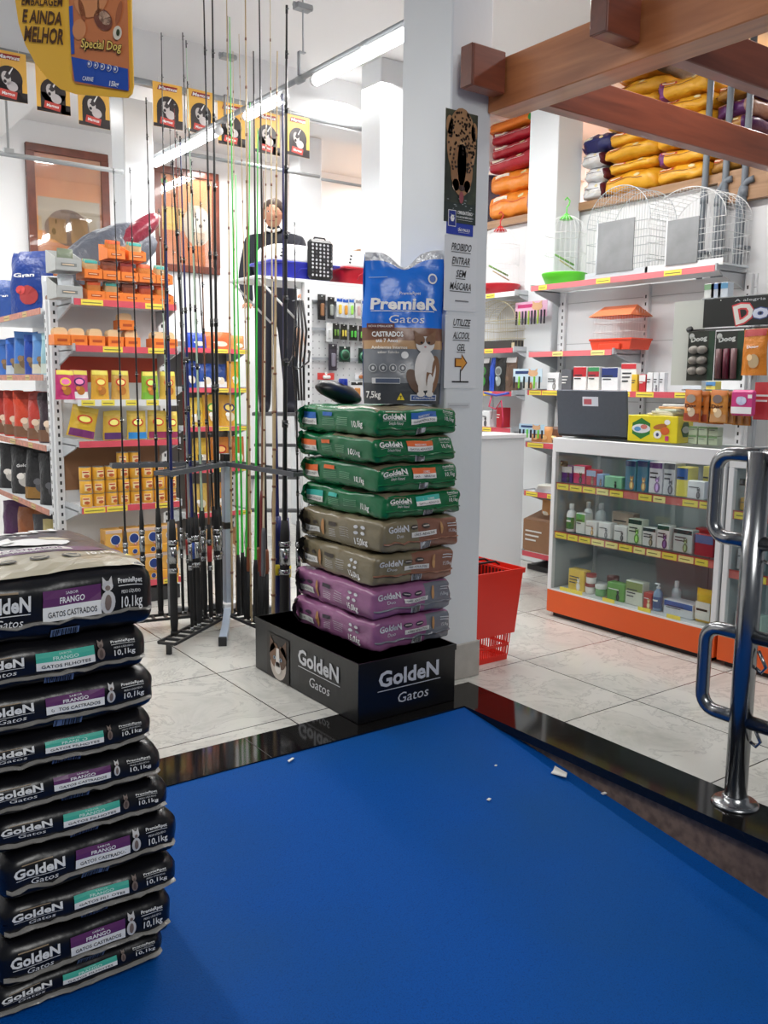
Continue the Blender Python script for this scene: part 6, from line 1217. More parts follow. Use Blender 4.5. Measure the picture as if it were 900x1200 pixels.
kbox(710, 731, 684, z0_, (90, 160, 60), 'bright green box with a black and white dog on the counter floor', pic=(30, 34, 34), words=1); kbox(732, 753, 682, z0_, (216, 222, 206), 'white and green box with a landscape on the counter floor', band=(130, 150, 80), words=3); kbox(753, 763, 695, z0_, (190, 50, 44), 'small red box on the counter floor', pic=(230, 200, 140), words=1)
bottle('pump_bottle', 'clear blue pump bottle on the counter floor', 768, 685, z0_, .026, (120, 150, 186), (224, 228, 232), (60, 84, 140), pump=True); q = bottle('medicine_bottle', 'pale grey bottle behind the pump bottle', 779, 684, z0_, .026, (206, 214, 220), (224, 228, 232)); q.location.x += .08
kbox(776, 812, 706, z0_, (222, 228, 236), 'wide white and blue box on the counter floor', band=(60, 110, 180), words=2, d=.09)
Y_, w_, h_ = fx(812, 836, 692, z0_, IX); p = pouch('treat_pouch', w_, h_, .04, (236, 196, 60), logo=None, header=(236, 190, 40)); put(p, 'yellow pouch with a white label at the right of the counter floor', 'pouch', (IX+.03, Y_, z0_+.003), R90)
fn = front_fn(-.024, h_*.4); b = MB(); b.box((-w_*.36, -.030, h_*.08), (w_*.36, -.026, h_*.62), flat((238, 236, 226))); b.rect(front_fn(-.030, h_*.35), -w_*.3, .0, w_*.25, .012, flat((40, 60, 50)), 1, 1); b.build('label', p)
for i, (a_, c_, y_, z, c1, nm_) in enumerate(((866, 876, 584, .80, (226, 180, 60), 'small yellow box in the right counter module'), (878, 890, 585, .80, (236, 236, 236), 'small white box in the right counter module'), (863, 874, 644, .50, (230, 230, 230), 'white box on the middle shelf of the right module'), (876, 890, 645, .50, (190, 200, 206), 'grey box on the middle shelf of the right module'), (860, 874, 718, z0_, (216, 220, 222), 'white box low in the right counter module'), (877, 892, 722, z0_, (170, 200, 190), 'green and white box low in the right counter module'))):
    kbox(a_, c_, y_, z, c1, nm_, words=1)

# ---- things on the counter
CT = 1.101
Yl = at_x(656, 500, KX+.18).y; Yr = at_x(736, 500, KX+.18).y; w_ = abs(Yl-Yr)
t = thing('laptop', 'open dark grey laptop seen from behind on the glass counter', 'laptop', (KX+.18, (Yl+Yr)/2, CT+.001), R90+.04); LG = mat('laptop_lid', (84, 90, 100), .38, metal=.3, var=.04, bscale=60)
b = MB(); T = Matrix.Rotation(.10, 4, 'X'); b.box((-w_/2, -.008, .012), (w_/2, .006, .285), LG, T=T, bev=.006); lid = b.build('lid', t); b = MB(); b.box((-w_*.11, -.0105, .19), (w_*.11, -.0083, .245), flat((206, 212, 222)), T=T); b.box((-w_*.09, -.011, .20), (w_*.02, -.0106, .232), flat((186, 90, 100)), T=T); b.build('sticker', lid)
b = MB(); b.box((-w_/2, .0, 0), (w_/2, .22, .018), BLACKP, bev=.004); b.box((-w_*.45, .03, .018), (w_*.45, .13, .0195), flat((40, 42, 46))); b.build('keyboard_base', t); b = MB(); b.box((-w_*.45, .0065, .03), (w_*.45, .008, .27), flat((20, 24, 30), .15), T=T); b.build('screen', t)
Yl = at_x(738, 500, KX+.14).y; Yr = at_x(792, 500, KX+.14).y; w_ = abs(Yl-Yr); h_ = at_x(760, 487, KX+.14).z-CT
t = thing('display_carton', 'yellow display carton with a green badge on the counter beside the laptop', 'box', (KX+.14, (Yl+Yr)/2, CT+.001), R90+.12); YB = mat('yellow_carton', (232, 214, 34), .4); d_ = .17
b = MB(); b.box((-w_/2, 0, 0), (w_/2, d_, h_), YB, bev=.003); b.build('carton', t); b = MB(); fn = front_fn(0, h_/2)
hx = [(-w_*.22+w_*.21*math.cos(PI/6+k*PI/3), h_*.40*math.sin(PI/6+k*PI/3)) for k in range(6)]; b.poly(fn, hx, flat((40, 120, 50)), 1); b.ell(fn, -w_*.22, .0, w_*.19, h_*.17, flat((226, 228, 232)), 2, 18); b.ell(fn, -w_*.29, -h_*.02, w_*.07, h_*.09, flat((90, 150, 200)), 3, 12); b.ell(fn, -w_*.16, .01, w_*.07, h_*.09, flat((206, 120, 110)), 3, 12)
b.ell(fn, w_*.16, h_*.10, w_*.14, h_*.10, flat((176, 104, 46)), 2, 14, .2); b.ell(fn, w_*.26, -h_*.06, w_*.09, h_*.15, flat((214, 100, 40)), 3, 14); b.ell(fn, w_*.12, -h_*.20, w_*.08, h_*.15, flat((238, 238, 234)), 4, 14); b.ell(fn, w_*.12, -h_*.20, w_*.03, h_*.07, flat((50, 60, 110)), 5, 10); b.rect(fn, w_*.27, -h_*.42, w_*.34, -h_*.24, flat((206, 60, 120)), 3, 1); b.ell(fn, w_*.30, h_*.27, w_*.06, h_*.10, WHT, 3, 10)
b.build('printed_front', t); b = MB(); sf = lambda u, v, o=0: Vector((w_/2+o, d_/2+u, h_/2+v)); b.poly(sf, [(.05*math.cos(k*PI/3), h_*.32*math.sin(k*PI/3)) for k in range(6)], flat((60, 100, 40)), 1); b.ell(sf, 0, 0, .04, h_*.13, flat((206, 214, 206)), 2, 12); b.build('printed_side', t)
for i in range(5):
    q = pbox('folded_leaflet', .17, .12, .012, [(214, 206, 170), (232, 228, 206), (206, 216, 196), (224, 170, 110), (228, 230, 222)][i], words=0); put(q, 'folded leaflet, %s in the pile on the yellow carton' % ['lowest', 'second', 'middle', 'fourth', 'topmost'][i], 'leaflet', (KX+.22+.006*i, (Yl+Yr)/2-.03-.02*i, CT+h_+.002+.0125*i), R90+.25*math.sin(i*2.2), 'leaflets on the yellow carton')
for i in range(6):
    c = at_x(817+(i % 3)*12, 515, KX+.26); q = pbox('medicine_box', .055, .05, .048, (190, 206, 180), top=(120, 160, 110), words=1); put(q, 'pale green small box, %s of the %s row right of the yellow carton' % (['left', 'middle', 'right'][i % 3], 'lower' if i < 3 else 'upper'), 'box', (KX+.24, c.y, CT+.001+(.049 if i > 2 else 0)), R90, 'pale green boxes on the counter')

# ---- hanging rack with the dark sign
SGX = 4.12
c0 = at_x(825, 366, SGX); c1 = at_x(905, 343, SGX); Yl = c0.y; Yr = c1.y-.45; zt = at_x(825, 351, SGX).z; zb_ = at_x(825, 384, SGX).z
t = thing('treat_display_rack', 'metal display rack with a black lettered sign, hung with treat packs, right edge', 'display rack', (SGX, Yl, CT), R90); SWd = Yl-Yr
b = MB(); b.box((0, -.006, zb_-CT), (SWd, .004, zt-CT+.0), mat('sign_black', (22, 26, 26), .35), bev=.002); s_ = b.build('sign_board', t); b = MB(); fn = front_fn(-.006, (zb_+zt)/2-CT, 0); hS = zt-zb_
b.text('D', fn, .245, -hS*.36, hS*.62, flat((214, 60, 66)), 1, w=.115, bold=.09, ang=.25); b.text('D', fn, .245, -hS*.36, hS*.62, flat((226, 222, 214)), 2, w=.105, bold=.03, ang=.25)
b.text('o', fn, .325, -hS*.26, hS*.46, flat((70, 90, 150)), 1, w=.10, bold=.09); b.text('o', fn, .325, -hS*.26, hS*.46, flat((206, 214, 232)), 2, w=.09, bold=.04); b.text('o', fn, .41, -hS*.20, hS*.56, flat((206, 214, 232)), 2, w=.09, bold=.04)
b.text('A alegria é n', fn, .30, hS*.33, hS*.09, flat((200, 204, 206)), 1, w=.24); b.ell(fn, .10, hS*.42, .003, .003, WHT, 1, 6); b.build('lettering', s_)
b = MB(); yv = Yl-at_x(878, 480, SGX).y; b.box((yv-.015, .02, 0), (yv+.015, .05, zb_-CT), ALU, bev=.002); b.box((yv-.06, 0, -.0), (yv+.06, .10, .006), ALU); b.box((yv+.30, .02, 0), (yv+.33, .05, zb_-CT), ALU); b.build('upright_post', t)
b = MB(); b.tube([(-.07, -.01, zb_-CT-.012), (SWd, -.01, zb_-CT-.012)], .005, BLACKP, 6); b.tube([(-.07, -.01, zb_-CT-.012), (-.07, -.02, zb_-CT-.002)], .018, BLACKP, 10); b.build('upper_rail', t)
zr2 = at_x(820, 457, SGX).z-CT; b = MB(); b.tube([(-.10, -.01, zr2), (SWd, -.01, zr2)], .005, ALU, 6); b.build('lower_rail', t)
b = MB(); b.box((-.19, .01, zb_-CT-.30), (-.0, .016, zt-CT+.0), mat('grey_beige_board', (196, 200, 192), .5)); b.build('side_board', t)
def pack_at(px0, px1, py0, py1): a_ = at_x(px0, (py0+py1)/2, SGX-.02).y; c_ = at_x(px1, (py0+py1)/2, SGX-.02).y; zT = at_x((px0+px1)/2, py0, SGX-.02).z; zB = at_x((px0+px1)/2, py1, SGX-.02).z; return (a_+c_)/2, abs(a_-c_), zT, zT-zB
def dark_pack(px0, px1, kind, lab):
    y, w, zT, h = pack_at(px0, px1, 388, 446); t = thing('treat_pack', lab, 'treat pack', (SGX-.03, y, zT), R90); b = MB(); b.box((-w/2, 0, -h), (w/2, .003, 0), mat('pack_dark', (36, 40, 34), .35)); fn = front_fn(0, -h/2)
    b.rect(fn, w*.28, -h*.5, w*.5, h*.48, flat((26, 60, 40)), 1, 1); b.text('Doog', fn, -w*.08, h*.30, h*.09, flat((200, 204, 200)), 2, w=w*.6, bold=.05, ang=.1); b.ell(fn, -w*.36, h*.40, w*.1, w*.1, flat((190, 194, 190)), 2, 10); b.build('card', t); b = MB()
    if kind == 'ball':
        for r in range(3):
            for s in (-1, 1): blob(b, (-w*.08+s*w*.16, -.008, -h*.38-r*h*.21), (w*.19, .022, h*.085), mat('biscuit_grey', (136, 132, 124), .35), r+s, n=12, k=8, amp=.06)
    else:
        for k in range(3): b.tube([(-w*.32+k*w*.27, -.010, -h*.36), (-w*.30+k*w*.27, -.014, -h*.65), (-w*.30+k*w*.27, -.010, -h*.96)], w*.10, mat('jerky_%d' % k, [(110, 76, 78), (92, 24, 44), (120, 88, 90)][k], .4), 8)
    b.build('treats', t); return t
dark_pack(807, 838, 'ball', 'dark treat pack of round grey biscuits hanging under the black sign'); dark_pack(839, 872, 'stick', 'dark treat pack of red-brown sticks hanging under the black sign')
y, w, zT, h = pack_at(873, 905, 386, 440); p = pouch('treat_pouch', w, h, .03, (216, 132, 40), logo=None, header=(170, 40, 40), pic=(196, 170, 130), txt='Bilisko' if False else 'Doog'); put(p, 'orange treat pouch hanging beside the dark packs at the right edge', 'pouch', (SGX-.05, y, zT-h), R90-.05)
PW = at_x(806, 480, SGX).y-at_x(826, 480, SGX).y
op = pouch('treat_pouch', PW*1.12, .165, .025, (206, 118, 46), logo=None, header=(196, 110, 40), foot=(150, 60, 34), pic=(196, 176, 150)); b = MB(); fn = front_fn(-.016, .085); b.text('Dog', fn, 0, -.012, .020, flat((80, 40, 20)), 1, w=PW*.7, bold=.04); b.ell(fn, -.0, .035, PW*.3, .022, flat((150, 140, 130)), 1, 12); b.build('badge', op)
op2 = pouch('treat_pouch', PW*1.12, .165, .025, (206, 140, 62), logo=None, header=(196, 110, 40), foot=(190, 140, 90), pic=(210, 186, 150)); b = MB(); b.text('Dog', fn, 0, -.012, .020, flat((80, 40, 20)), 1, w=PW*.7, bold=.04); b.ell(fn, -.0, .035, PW*.3, .022, flat((120, 104, 100)), 1, 12); b.build('badge', op2)
for g, (px, src, nme) in enumerate(((815, op, 'left'), (846, op2, 'right'))):
    for i in range(4): use(src, (SGX-.055+.026*i, at_x(px+i*5.5, 480, SGX-.03).y, zr2+CT-.165-.004*i), R90-.12, 'orange treat pouch hanging on the lower rail, %s in the %s bunch' % (['front one', 'second one', 'third one', 'rearmost'][i], nme), 'orange pouches on the lower rail')['category'] = 'pouch'
y, w, zT, h = pack_at(867, 897, 457, 487); t = thing('treat_box', 'pink and white rounded pack at the right end of the lower rail', 'pack', (SGX-.10, y, zT-h), R90-.1); b = MB(); b.box((-w/2, -.012, 0), (w/2, .012, h), mat('pink_pack', (206, 60, 130), .35), bev=.012); b.build('pack_body', t)
b = MB(); fn = front_fn(-.012, h/2); b.rect(fn, -w*.44, -h*.42, w*.42, -h*.16, flat((240, 240, 240)), 1, 2); b.ell(fn, -w*.02, h*.08, w*.22, h*.17, flat((190, 196, 226)), 2, 14); b.ell(fn, -w*.12, h*.12, w*.10, h*.12, flat((206, 212, 236)), 3, 10); b.ell(fn, w*.10, h*.10, w*.10, h*.12, flat((206, 212, 236)), 3, 10); b.rect(fn, w*.25, h*.18, w*.42, h*.32, WHT, 2, 1); b.build('print', t)
y, w, zT, h = pack_at(888, 915, 448, 492); p = pbox('treat_box', w, .05, h, (200, 60, 66)); put(p, 'red box behind the pink pack at the right edge', 'box', (SGX-.03, y, zT-h), R90)
for i in range(3):
    c = at_x(842+8*i, 345, SGX+.10); q = pbox('medicine_box', .06, .05, .075, [(226, 230, 226), (206, 216, 226), (214, 224, 232)][i], band=[(130, 170, 130), (90, 130, 190), (100, 160, 200)][i], words=0); put(q, 'small %s box, %s of three on top of the dark sign' % (['green and white', 'blue and white', 'pale blue'][i], ['left', 'middle', 'right'][i]), 'box', (SGX+.04, c.y, zt+.006), R90)
b = MB(); b.box((-.02, .005, zt-CT), (SWd, .09, zt-CT+.005), ALU); b.build('top_ledge', bpy.data.objects['treat_display_rack'])

# ================================================================== MEZZANINE SACKS
def sack(name, w, d, h, body, acc=None, line=None, seed=0, endc=None, txt=None):
    t = thing(name, None, None); f = bag_surface(w, d, h, .04, seed=50+seed, bulge=.02, top=.012, wob=.016); b = MB(); M1 = film('sack_%d_%d_%d' % body, body, .3, .7, 12); M2 = film('sack_%d_%d_%d' % acc, acc, .3, .5, 12) if acc else M1; M3 = film('sack_%d_%d_%d' % endc, endc, .3, .5, 12) if endc else M1
    bag_body(b, f, M1, lambda a, b_, c: M2 if a > .62 else (M3 if a < -.72 else M1), 12, 8, 6); b.build('sack_body', t); b = MB(); fr, lf, tp = printed(f, w, d, h)
    lc = line or (130, 60, 30); b.rect(fr, -w*.44, h*.60, w*.30, h*.63, flat(lc), 1, 10); b.rect(fr, -w*.38, h*.70, -w*.10, h*.86, flat((200, 60, 50)) if line is None else flat((236, 230, 226)), 1, 4); b.rect(fr, -w*.36, h*.74, -w*.14, h*.81, flat((240, 226, 190)), 2, 4)
    if txt: b.text(txt, fr, 0, h*.35, h*.2, flat((240, 235, 230)), 2, w=w*.7, bold=.02)
    b.ell(fr, w*.2, h*.78, w*.06, h*.10, flat((236, 220, 170)), 1, 10); b.build('sack_print', t)
    b = MB()
    for s in (-1,):
        b.grid(lambda u, v: f(s, u, -.2, 0)+Vector((s*.03*v, 0, .02*v*math.sin(u*5))), -.8, .8, 0, 1, 8, 2, M1)
    b.build('end_seam', t); return t
MX = WX-.03
def stack_sacks(src_list, px0, px1, ybot, ytops, nme, rowlab, d=.5, group='sacks on the high deck', X=None):
    X = MX if X is None else X
    ya, yb = at_x(px0, ybot, X).y, at_x(px1, ybot, X).y; yc = (ya+yb)/2; z = 2.803; n = len(ytops)
    for i, yt in enumerate(ytops):
        zt_ = at_x((px0+px1)/2, yt, X).z; h = zt_-z
        src = src_list[i % len(src_list)]; o = use(src[0], (X+d/2+.02*math.sin(i*2.3), yc+.012*math.sin(i*3.1), z), R90+.03*math.sin(i*1.9), '%s, %s' % (src[1] if nme is None else nme, rowlab % (ORD[i])), group)
        o.scale = (abs(ya-yb)/src[2], 1, h/src[3]*1.0); o['category'] = 'sack'; z = zt_+.001
S1 = sack('food_sack', .42, .5, .13, (232, 170, 42), None, seed=1); S2 = sack('food_sack', .42, .5, .13, (236, 178, 50), (228, 160, 36), seed=2)
yl1 = [199, 186, 167, 150, 134, 115, 94]
stack_sacks([(S1, 'golden yellow food sack', .42, .13), (S2, 'golden yellow food sack', .42, .13)], 707, 766, 219, yl1, None, 'left yellow stack on the high deck, %s layer from the bottom')
S3 = sack('food_sack', .46, .5, .13, (236, 174, 44), None, seed=3, endc=(120, 50, 120)); S4 = sack('food_sack', .46, .5, .13, (232, 168, 40), None, seed=4)
stack_sacks([(S4, 'long yellow sack', .46, .13), (S3, 'long yellow sack with purple end', .46, .13)], 767, 828, 212, [191, 172, 153, 133, 113, 90], None, 'right stack on the high deck, %s layer up')
S5 = sack('food_sack', .3, .5, .13, (170, 120, 50), (84, 40, 90), seed=5); S6 = sack('food_sack', .3, .5, .13, (92, 44, 100), (170, 130, 110), seed=6)
stack_sacks([(S5, 'brown and purple food sack', .3, .13), (S6, 'purple food sack', .3, .13)], 832, 874, 205, [180, 158, 138, 117, 98], None, 'behind the grey pipes, %s layer from the bottom')
S7 = sack('food_sack', .36, .5, .09, (216, 150, 50), (70, 60, 56), seed=7); o = use(S7, (MX+.25, at_x(748, 90, MX).y, at_x(737, 93, MX).z+.002), (0, -.08, R90), 'yellow sack with a dark dog picture on top of the left yellow stack', 'sacks on the high deck'); o['category'] = 'sack'
W1 = sack('food_sack', .22, .4, .13, (232, 232, 234), (90, 30, 44), line=(70, 34, 40), seed=8, txt='15kg'); stack_sacks([(W1, 'white food sack end reading 15kg', .22, .13)], 681, 707, 229, [213, 196, 179], None, 'left of the yellow sacks, %s from the bottom', d=.4)
N1 = sack('food_sack', .28, .4, .12, (36, 38, 96), None, line=(60, 64, 130), seed=9); stack_sacks([(N1, 'navy blue food sack', .28, .12)], 684, 712, 178, [162], None, 'lying on top of the white sack ends%.0s', d=.4); N1.location.z = at_x(695, 179, MX).z+.002; N1.scale = (1, 1, 1)
R1 = sack('food_sack', .5, .5, .14, (176, 26, 44), None, line=(236, 226, 226), seed=10); O1 = sack('food_sack', .5, .5, .14, (236, 140, 44), (110, 60, 110), line=(220, 90, 40), seed=11); O2 = sack('food_sack', .4, .5, .12, (240, 130, 40), (60, 170, 80), line=(200, 60, 40), seed=12)
stack_sacks([(O1, 'orange and purple food sack', .5, .14), (O1, 'orange and purple food sack', .5, .14), (R1, 'deep red food sack', .5, .14), (R1, 'deep red food sack', .5, .14), (R1, 'deep red food sack', .5, .14), (O2, 'orange food sack with a green end', .4, .12)], 571, 628, 254, [224, 198, 181, 165, 150, 137], None, 'left of the second pillar, %s layer up')
N2 = sack('food_sack', .35, .5, .5, (44, 40, 110), (30, 30, 70), line=(220, 120, 50), seed=13); N2.location = (MX+.3, at_x(560, 200, MX).y+.35, 2.803); N2.rotation_euler = (0, 0, R90); tag(N2, 'dark blue and purple sack pile left of the red sacks, beside the column', 'sack')

# ---- pipes on the right wall
PVC = mat('grey_pvc', (122, 130, 138), .4); PX = WX-.07
for i, px in enumerate((833, 857, 880)):
    a_ = at_x(px, 100, PX); z0q = at_x(px, 290, PX).z; y_ = a_.y
    t = thing('drain_pipe', 'grey plastic wall pipe, %s of the three tall ones beside the yellow sacks' % ['left', 'middle', 'right'][i], 'pipe', (PX, y_, 2.0)); b = MB(); b.tube([(0, 0, z0q-2.0-.3), (0, 0, CZ-2.0-.002)], .021, PVC, 12); b.build('pipe', t); b = MB(); b.tube([(0, 0, .62), (0, 0, .68)], .027, PVC, 12); b.build('coupling', t)
    b = MB(); b.box((-.03, -.03, .30), (.0695, .03, .315), PVC); b.build('wall_clip', t)
for i, px in enumerate((843, 868)):
    a_ = at_x(px, 240, PX+.0); zt_ = at_x(px, 212, PX).z; t = thing('drain_pipe', 'short grey pipe with an elbow, %s one under the high deck' % ['left', 'right'][i], 'pipe', (PX, a_.y+.01, 2.0)); b = MB(); b.tube([(0, 0, -.4), (0, 0, zt_-2.0-.10), (0, -.012, zt_-2.0-.05), (0, -.045, zt_-2.0-.01), (0, -.09, zt_-2.0)], .021, PVC, 12); b.build('pipe', t); b = MB(); b.tube([(0, 0, zt_-2.0-.16), (0, 0, zt_-2.0-.11)], .026, PVC, 12); b.build('coupling', t)

# ================================================================== SHOPPING BASKETS, STEEL BARRIER, LITTER
def baskets():
    RED = mat('basket_red', (226, 40, 24), .32); RD = mat('basket_red_inner', (150, 26, 18), .4)
    t = thing('shopping_basket', 'tall red slotted shopping basket on the tiles beside the white column', 'basket', (3.01, 3.33, 0)); 
    def ring(x0, x1, y0, y1, z): return [(x0, y0, z), (x1, y0, z), (x1, y1, z), (x0, y1, z)]
    def tap(z): k = z/.5; return (-.105-.04*k, .105+.045*k, -.14-.03*k, .14+.03*k)
    def wall(mb, z0, z1, ex=0.0, m=RED):
        a_ = tap(z0); c_ = tap(z1); V = ring(a_[0]-ex, a_[1]+ex, a_[2]-ex, a_[3]+ex, z0)+ring(c_[0]-ex, c_[1]+ex, c_[2]-ex, c_[3]+ex, z1)
        V2 = [(x*.965, y*.97, z) for x, y, z in V]
        mb.add(V+V2, [(0, 1, 5, 4), (1, 2, 6, 5), (2, 3, 7, 6), (3, 0, 4, 7), (9, 8, 12, 13), (10, 9, 13, 14), (11, 10, 14, 15), (8, 11, 15, 12), (4, 5, 13, 12), (5, 6, 14, 13), (6, 7, 15, 14), (7, 4, 12, 15), (1, 0, 8, 9), (2, 1, 9, 10), (3, 2, 10, 11), (0, 3, 11, 8)], m)
    b = MB(); b.box((-.10, -.135, 0), (.10, .135, .008), RED); wall(b, .0, .03); wall(b, .075, .09); wall(b, .145, .46, .014)
    # slotted bands: slim bars between solid bands
    for z0, z1 in ((.03, .075), (.09, .148)):
        a_ = tap(z0); c_ = tap(z1); n = 15
        for k in range(n+1):
            u = k/n
            for y0, y1 in ((a_[2], c_[2]), (a_[3], c_[3])):
                x0, x1 = a_[0]+(a_[1]-a_[0])*u, c_[0]+(c_[1]-c_[0])*u; b.tube([(x0, y0*.985, z0-.003), (x1, y1*.985, z1+.003)], .0042, RED, 4, cap=False)
            for x0, x1 in ((a_[0], c_[0]), (a_[1], c_[1])):
                y0, y1 = a_[2]+(a_[3]-a_[2])*u, c_[2]+(c_[3]-c_[2])*u; b.tube([(x0*.98, y0, z0-.003), (x1*.98, y1, z1+.003)], .0042, RED, 4, cap=False)
    wall(b, .46, .485, .022)
    b.build('basket_body', t)
    b = MB(); c_ = tap(.46)
    for k in range(12): y = c_[2]+.02+k*.026; b.box((c_[1]-.012, y, .36), (c_[1]-.008, y+.012, .455), flat((90, 16, 12)))
    for k in range(9): x = c_[0]+.02+k*.026; b.box((x, c_[3]-.014, .36), (x+.012, c_[3]-.010, .455), flat((90, 16, 12)))
    b.build('inner_slots', t)
    b = MB(); 
    for y in (-.03, .03): b.tube([(c_[0]+.01, y, .478), (c_[0]+.05, y*1.4, .50), (c_[1]-.05, y*1.4, .50), (c_[1]-.01, y, .478)], .006, BLACKP, 6)
    b.build('handle', t)
baskets()
def barrier():
    x, y = 2.637, 1.577; t = thing('steel_barrier', 'polished stainless steel post with looped rails on the black granite edge', 'barrier', (x, y, .001))
    b = MB(); b.tube([(0, 0, .01), (0, 0, 1.20)], .037, CHROME, 24); b.lathe([(.037, 1.20), (.03, 1.212), (.0, 1.215)], CHROME, 20) if False else None; b.build('post', t)
    b = MB(); b.lathe([(.078, 0), (.078, .006), (.070, .013), (.046, .016), (.044, .03), (.038, .034)], CHROME, 32); b.build('base_flange', t)
    def loop(zt, zb, nme):
        L_ = .152; r = .055; b = MB(); pts = [(0, 0, zt), (0, L_-r, zt)]
        for k in range(1, 7): a_ = PI/2*k/6; pts.append((0, L_-r+r*math.sin(a_), zt-r+r*math.cos(a_)))
        for k in range(0, 7): a_ = PI/2*k/6; pts.append((0, L_-r+r*math.cos(a_), zb+r-r*math.sin(a_)))
        pts += [(0, 0, zb)]; b.tube(pts, .0235, CHROME, 16); 
        for z in (zt, zb): b.tube([(0, -.02, z), (0, -.85, z)], .0235, CHROME, 16)
        b.build(nme, t)
    loop(1.187, .905, 'upper_rail_loop'); loop(.592, .300, 'lower_rail_loop')
    b = MB()
    for z in (.50, .86, .245): b.tube([(.0, -.045, z+.05), (0, -.075, z), (0, -.06, z-.02), (0, -.04, z-.01)], .006, CHROME, 8)
    b.build('cable_hook', t)
    b = MB(); b.tube([(0, -.85, .0), (0, -.85, 1.2)], .037, CHROME, 20); b.build('far_post', t)
barrier()
def litter(px, py, pts, lab, col=(232, 230, 224), th=.004):
    d = .0
    p = None; lo, hi = .4, 2.8
    for _ in range(40):
        m_ = (lo+hi)/2; q = at_y(px, py, m_)
        if q.z > ramp_z(m_, q.x): lo = m_
        else: hi = m_
    q = at_y(px, py, lo); t = MB(); n = len(pts); vs = [(x*1.3, y*1.3, .0005) for x, y in pts]+[(x*1.28, y*1.28, .002+.12*abs(x)) for x, y in pts]
    t.add(vs, [tuple(range(n))[::-1], tuple(range(n, 2*n))]+[(i, (i+1) % n, (i+1) % n+n, i+n) for i in range(n)], flat(col)); o = t.build('paper_scrap', None, (q.x, q.y, ramp_z(q.y, q.x)+.002), .3); return tag(o, lab, 'litter')
litter(656, 906, [(-.02, -.03), (.008, -.02), (.028, .03), (.0, .022), (-.022, .018)], 'crumpled white paper scrap on the blue ramp near the granite edge')
litter(711, 930, [(-.018, .004), (.018, -.012), (.02, -.004), (-.014, .012)], 'short white paper strip near the blue ramp edge')
litter(341, 892, [(-.012, -.004), (.016, .002), (.014, .008), (-.008, .006)], 'tiny white scrap on the blue ramp near the left granite strip'); litter(573, 938, [(-.006, -.004), (.008, -.003), (.007, .005), (-.005, .005)], 'tiny white speck in the middle of the blue ramp'); litter(581, 898, [(-.004, -.003), (.004, -.003), (.004, .003), (-.004, .003)], 'smallest white speck, on the blue ramp above the middle one')

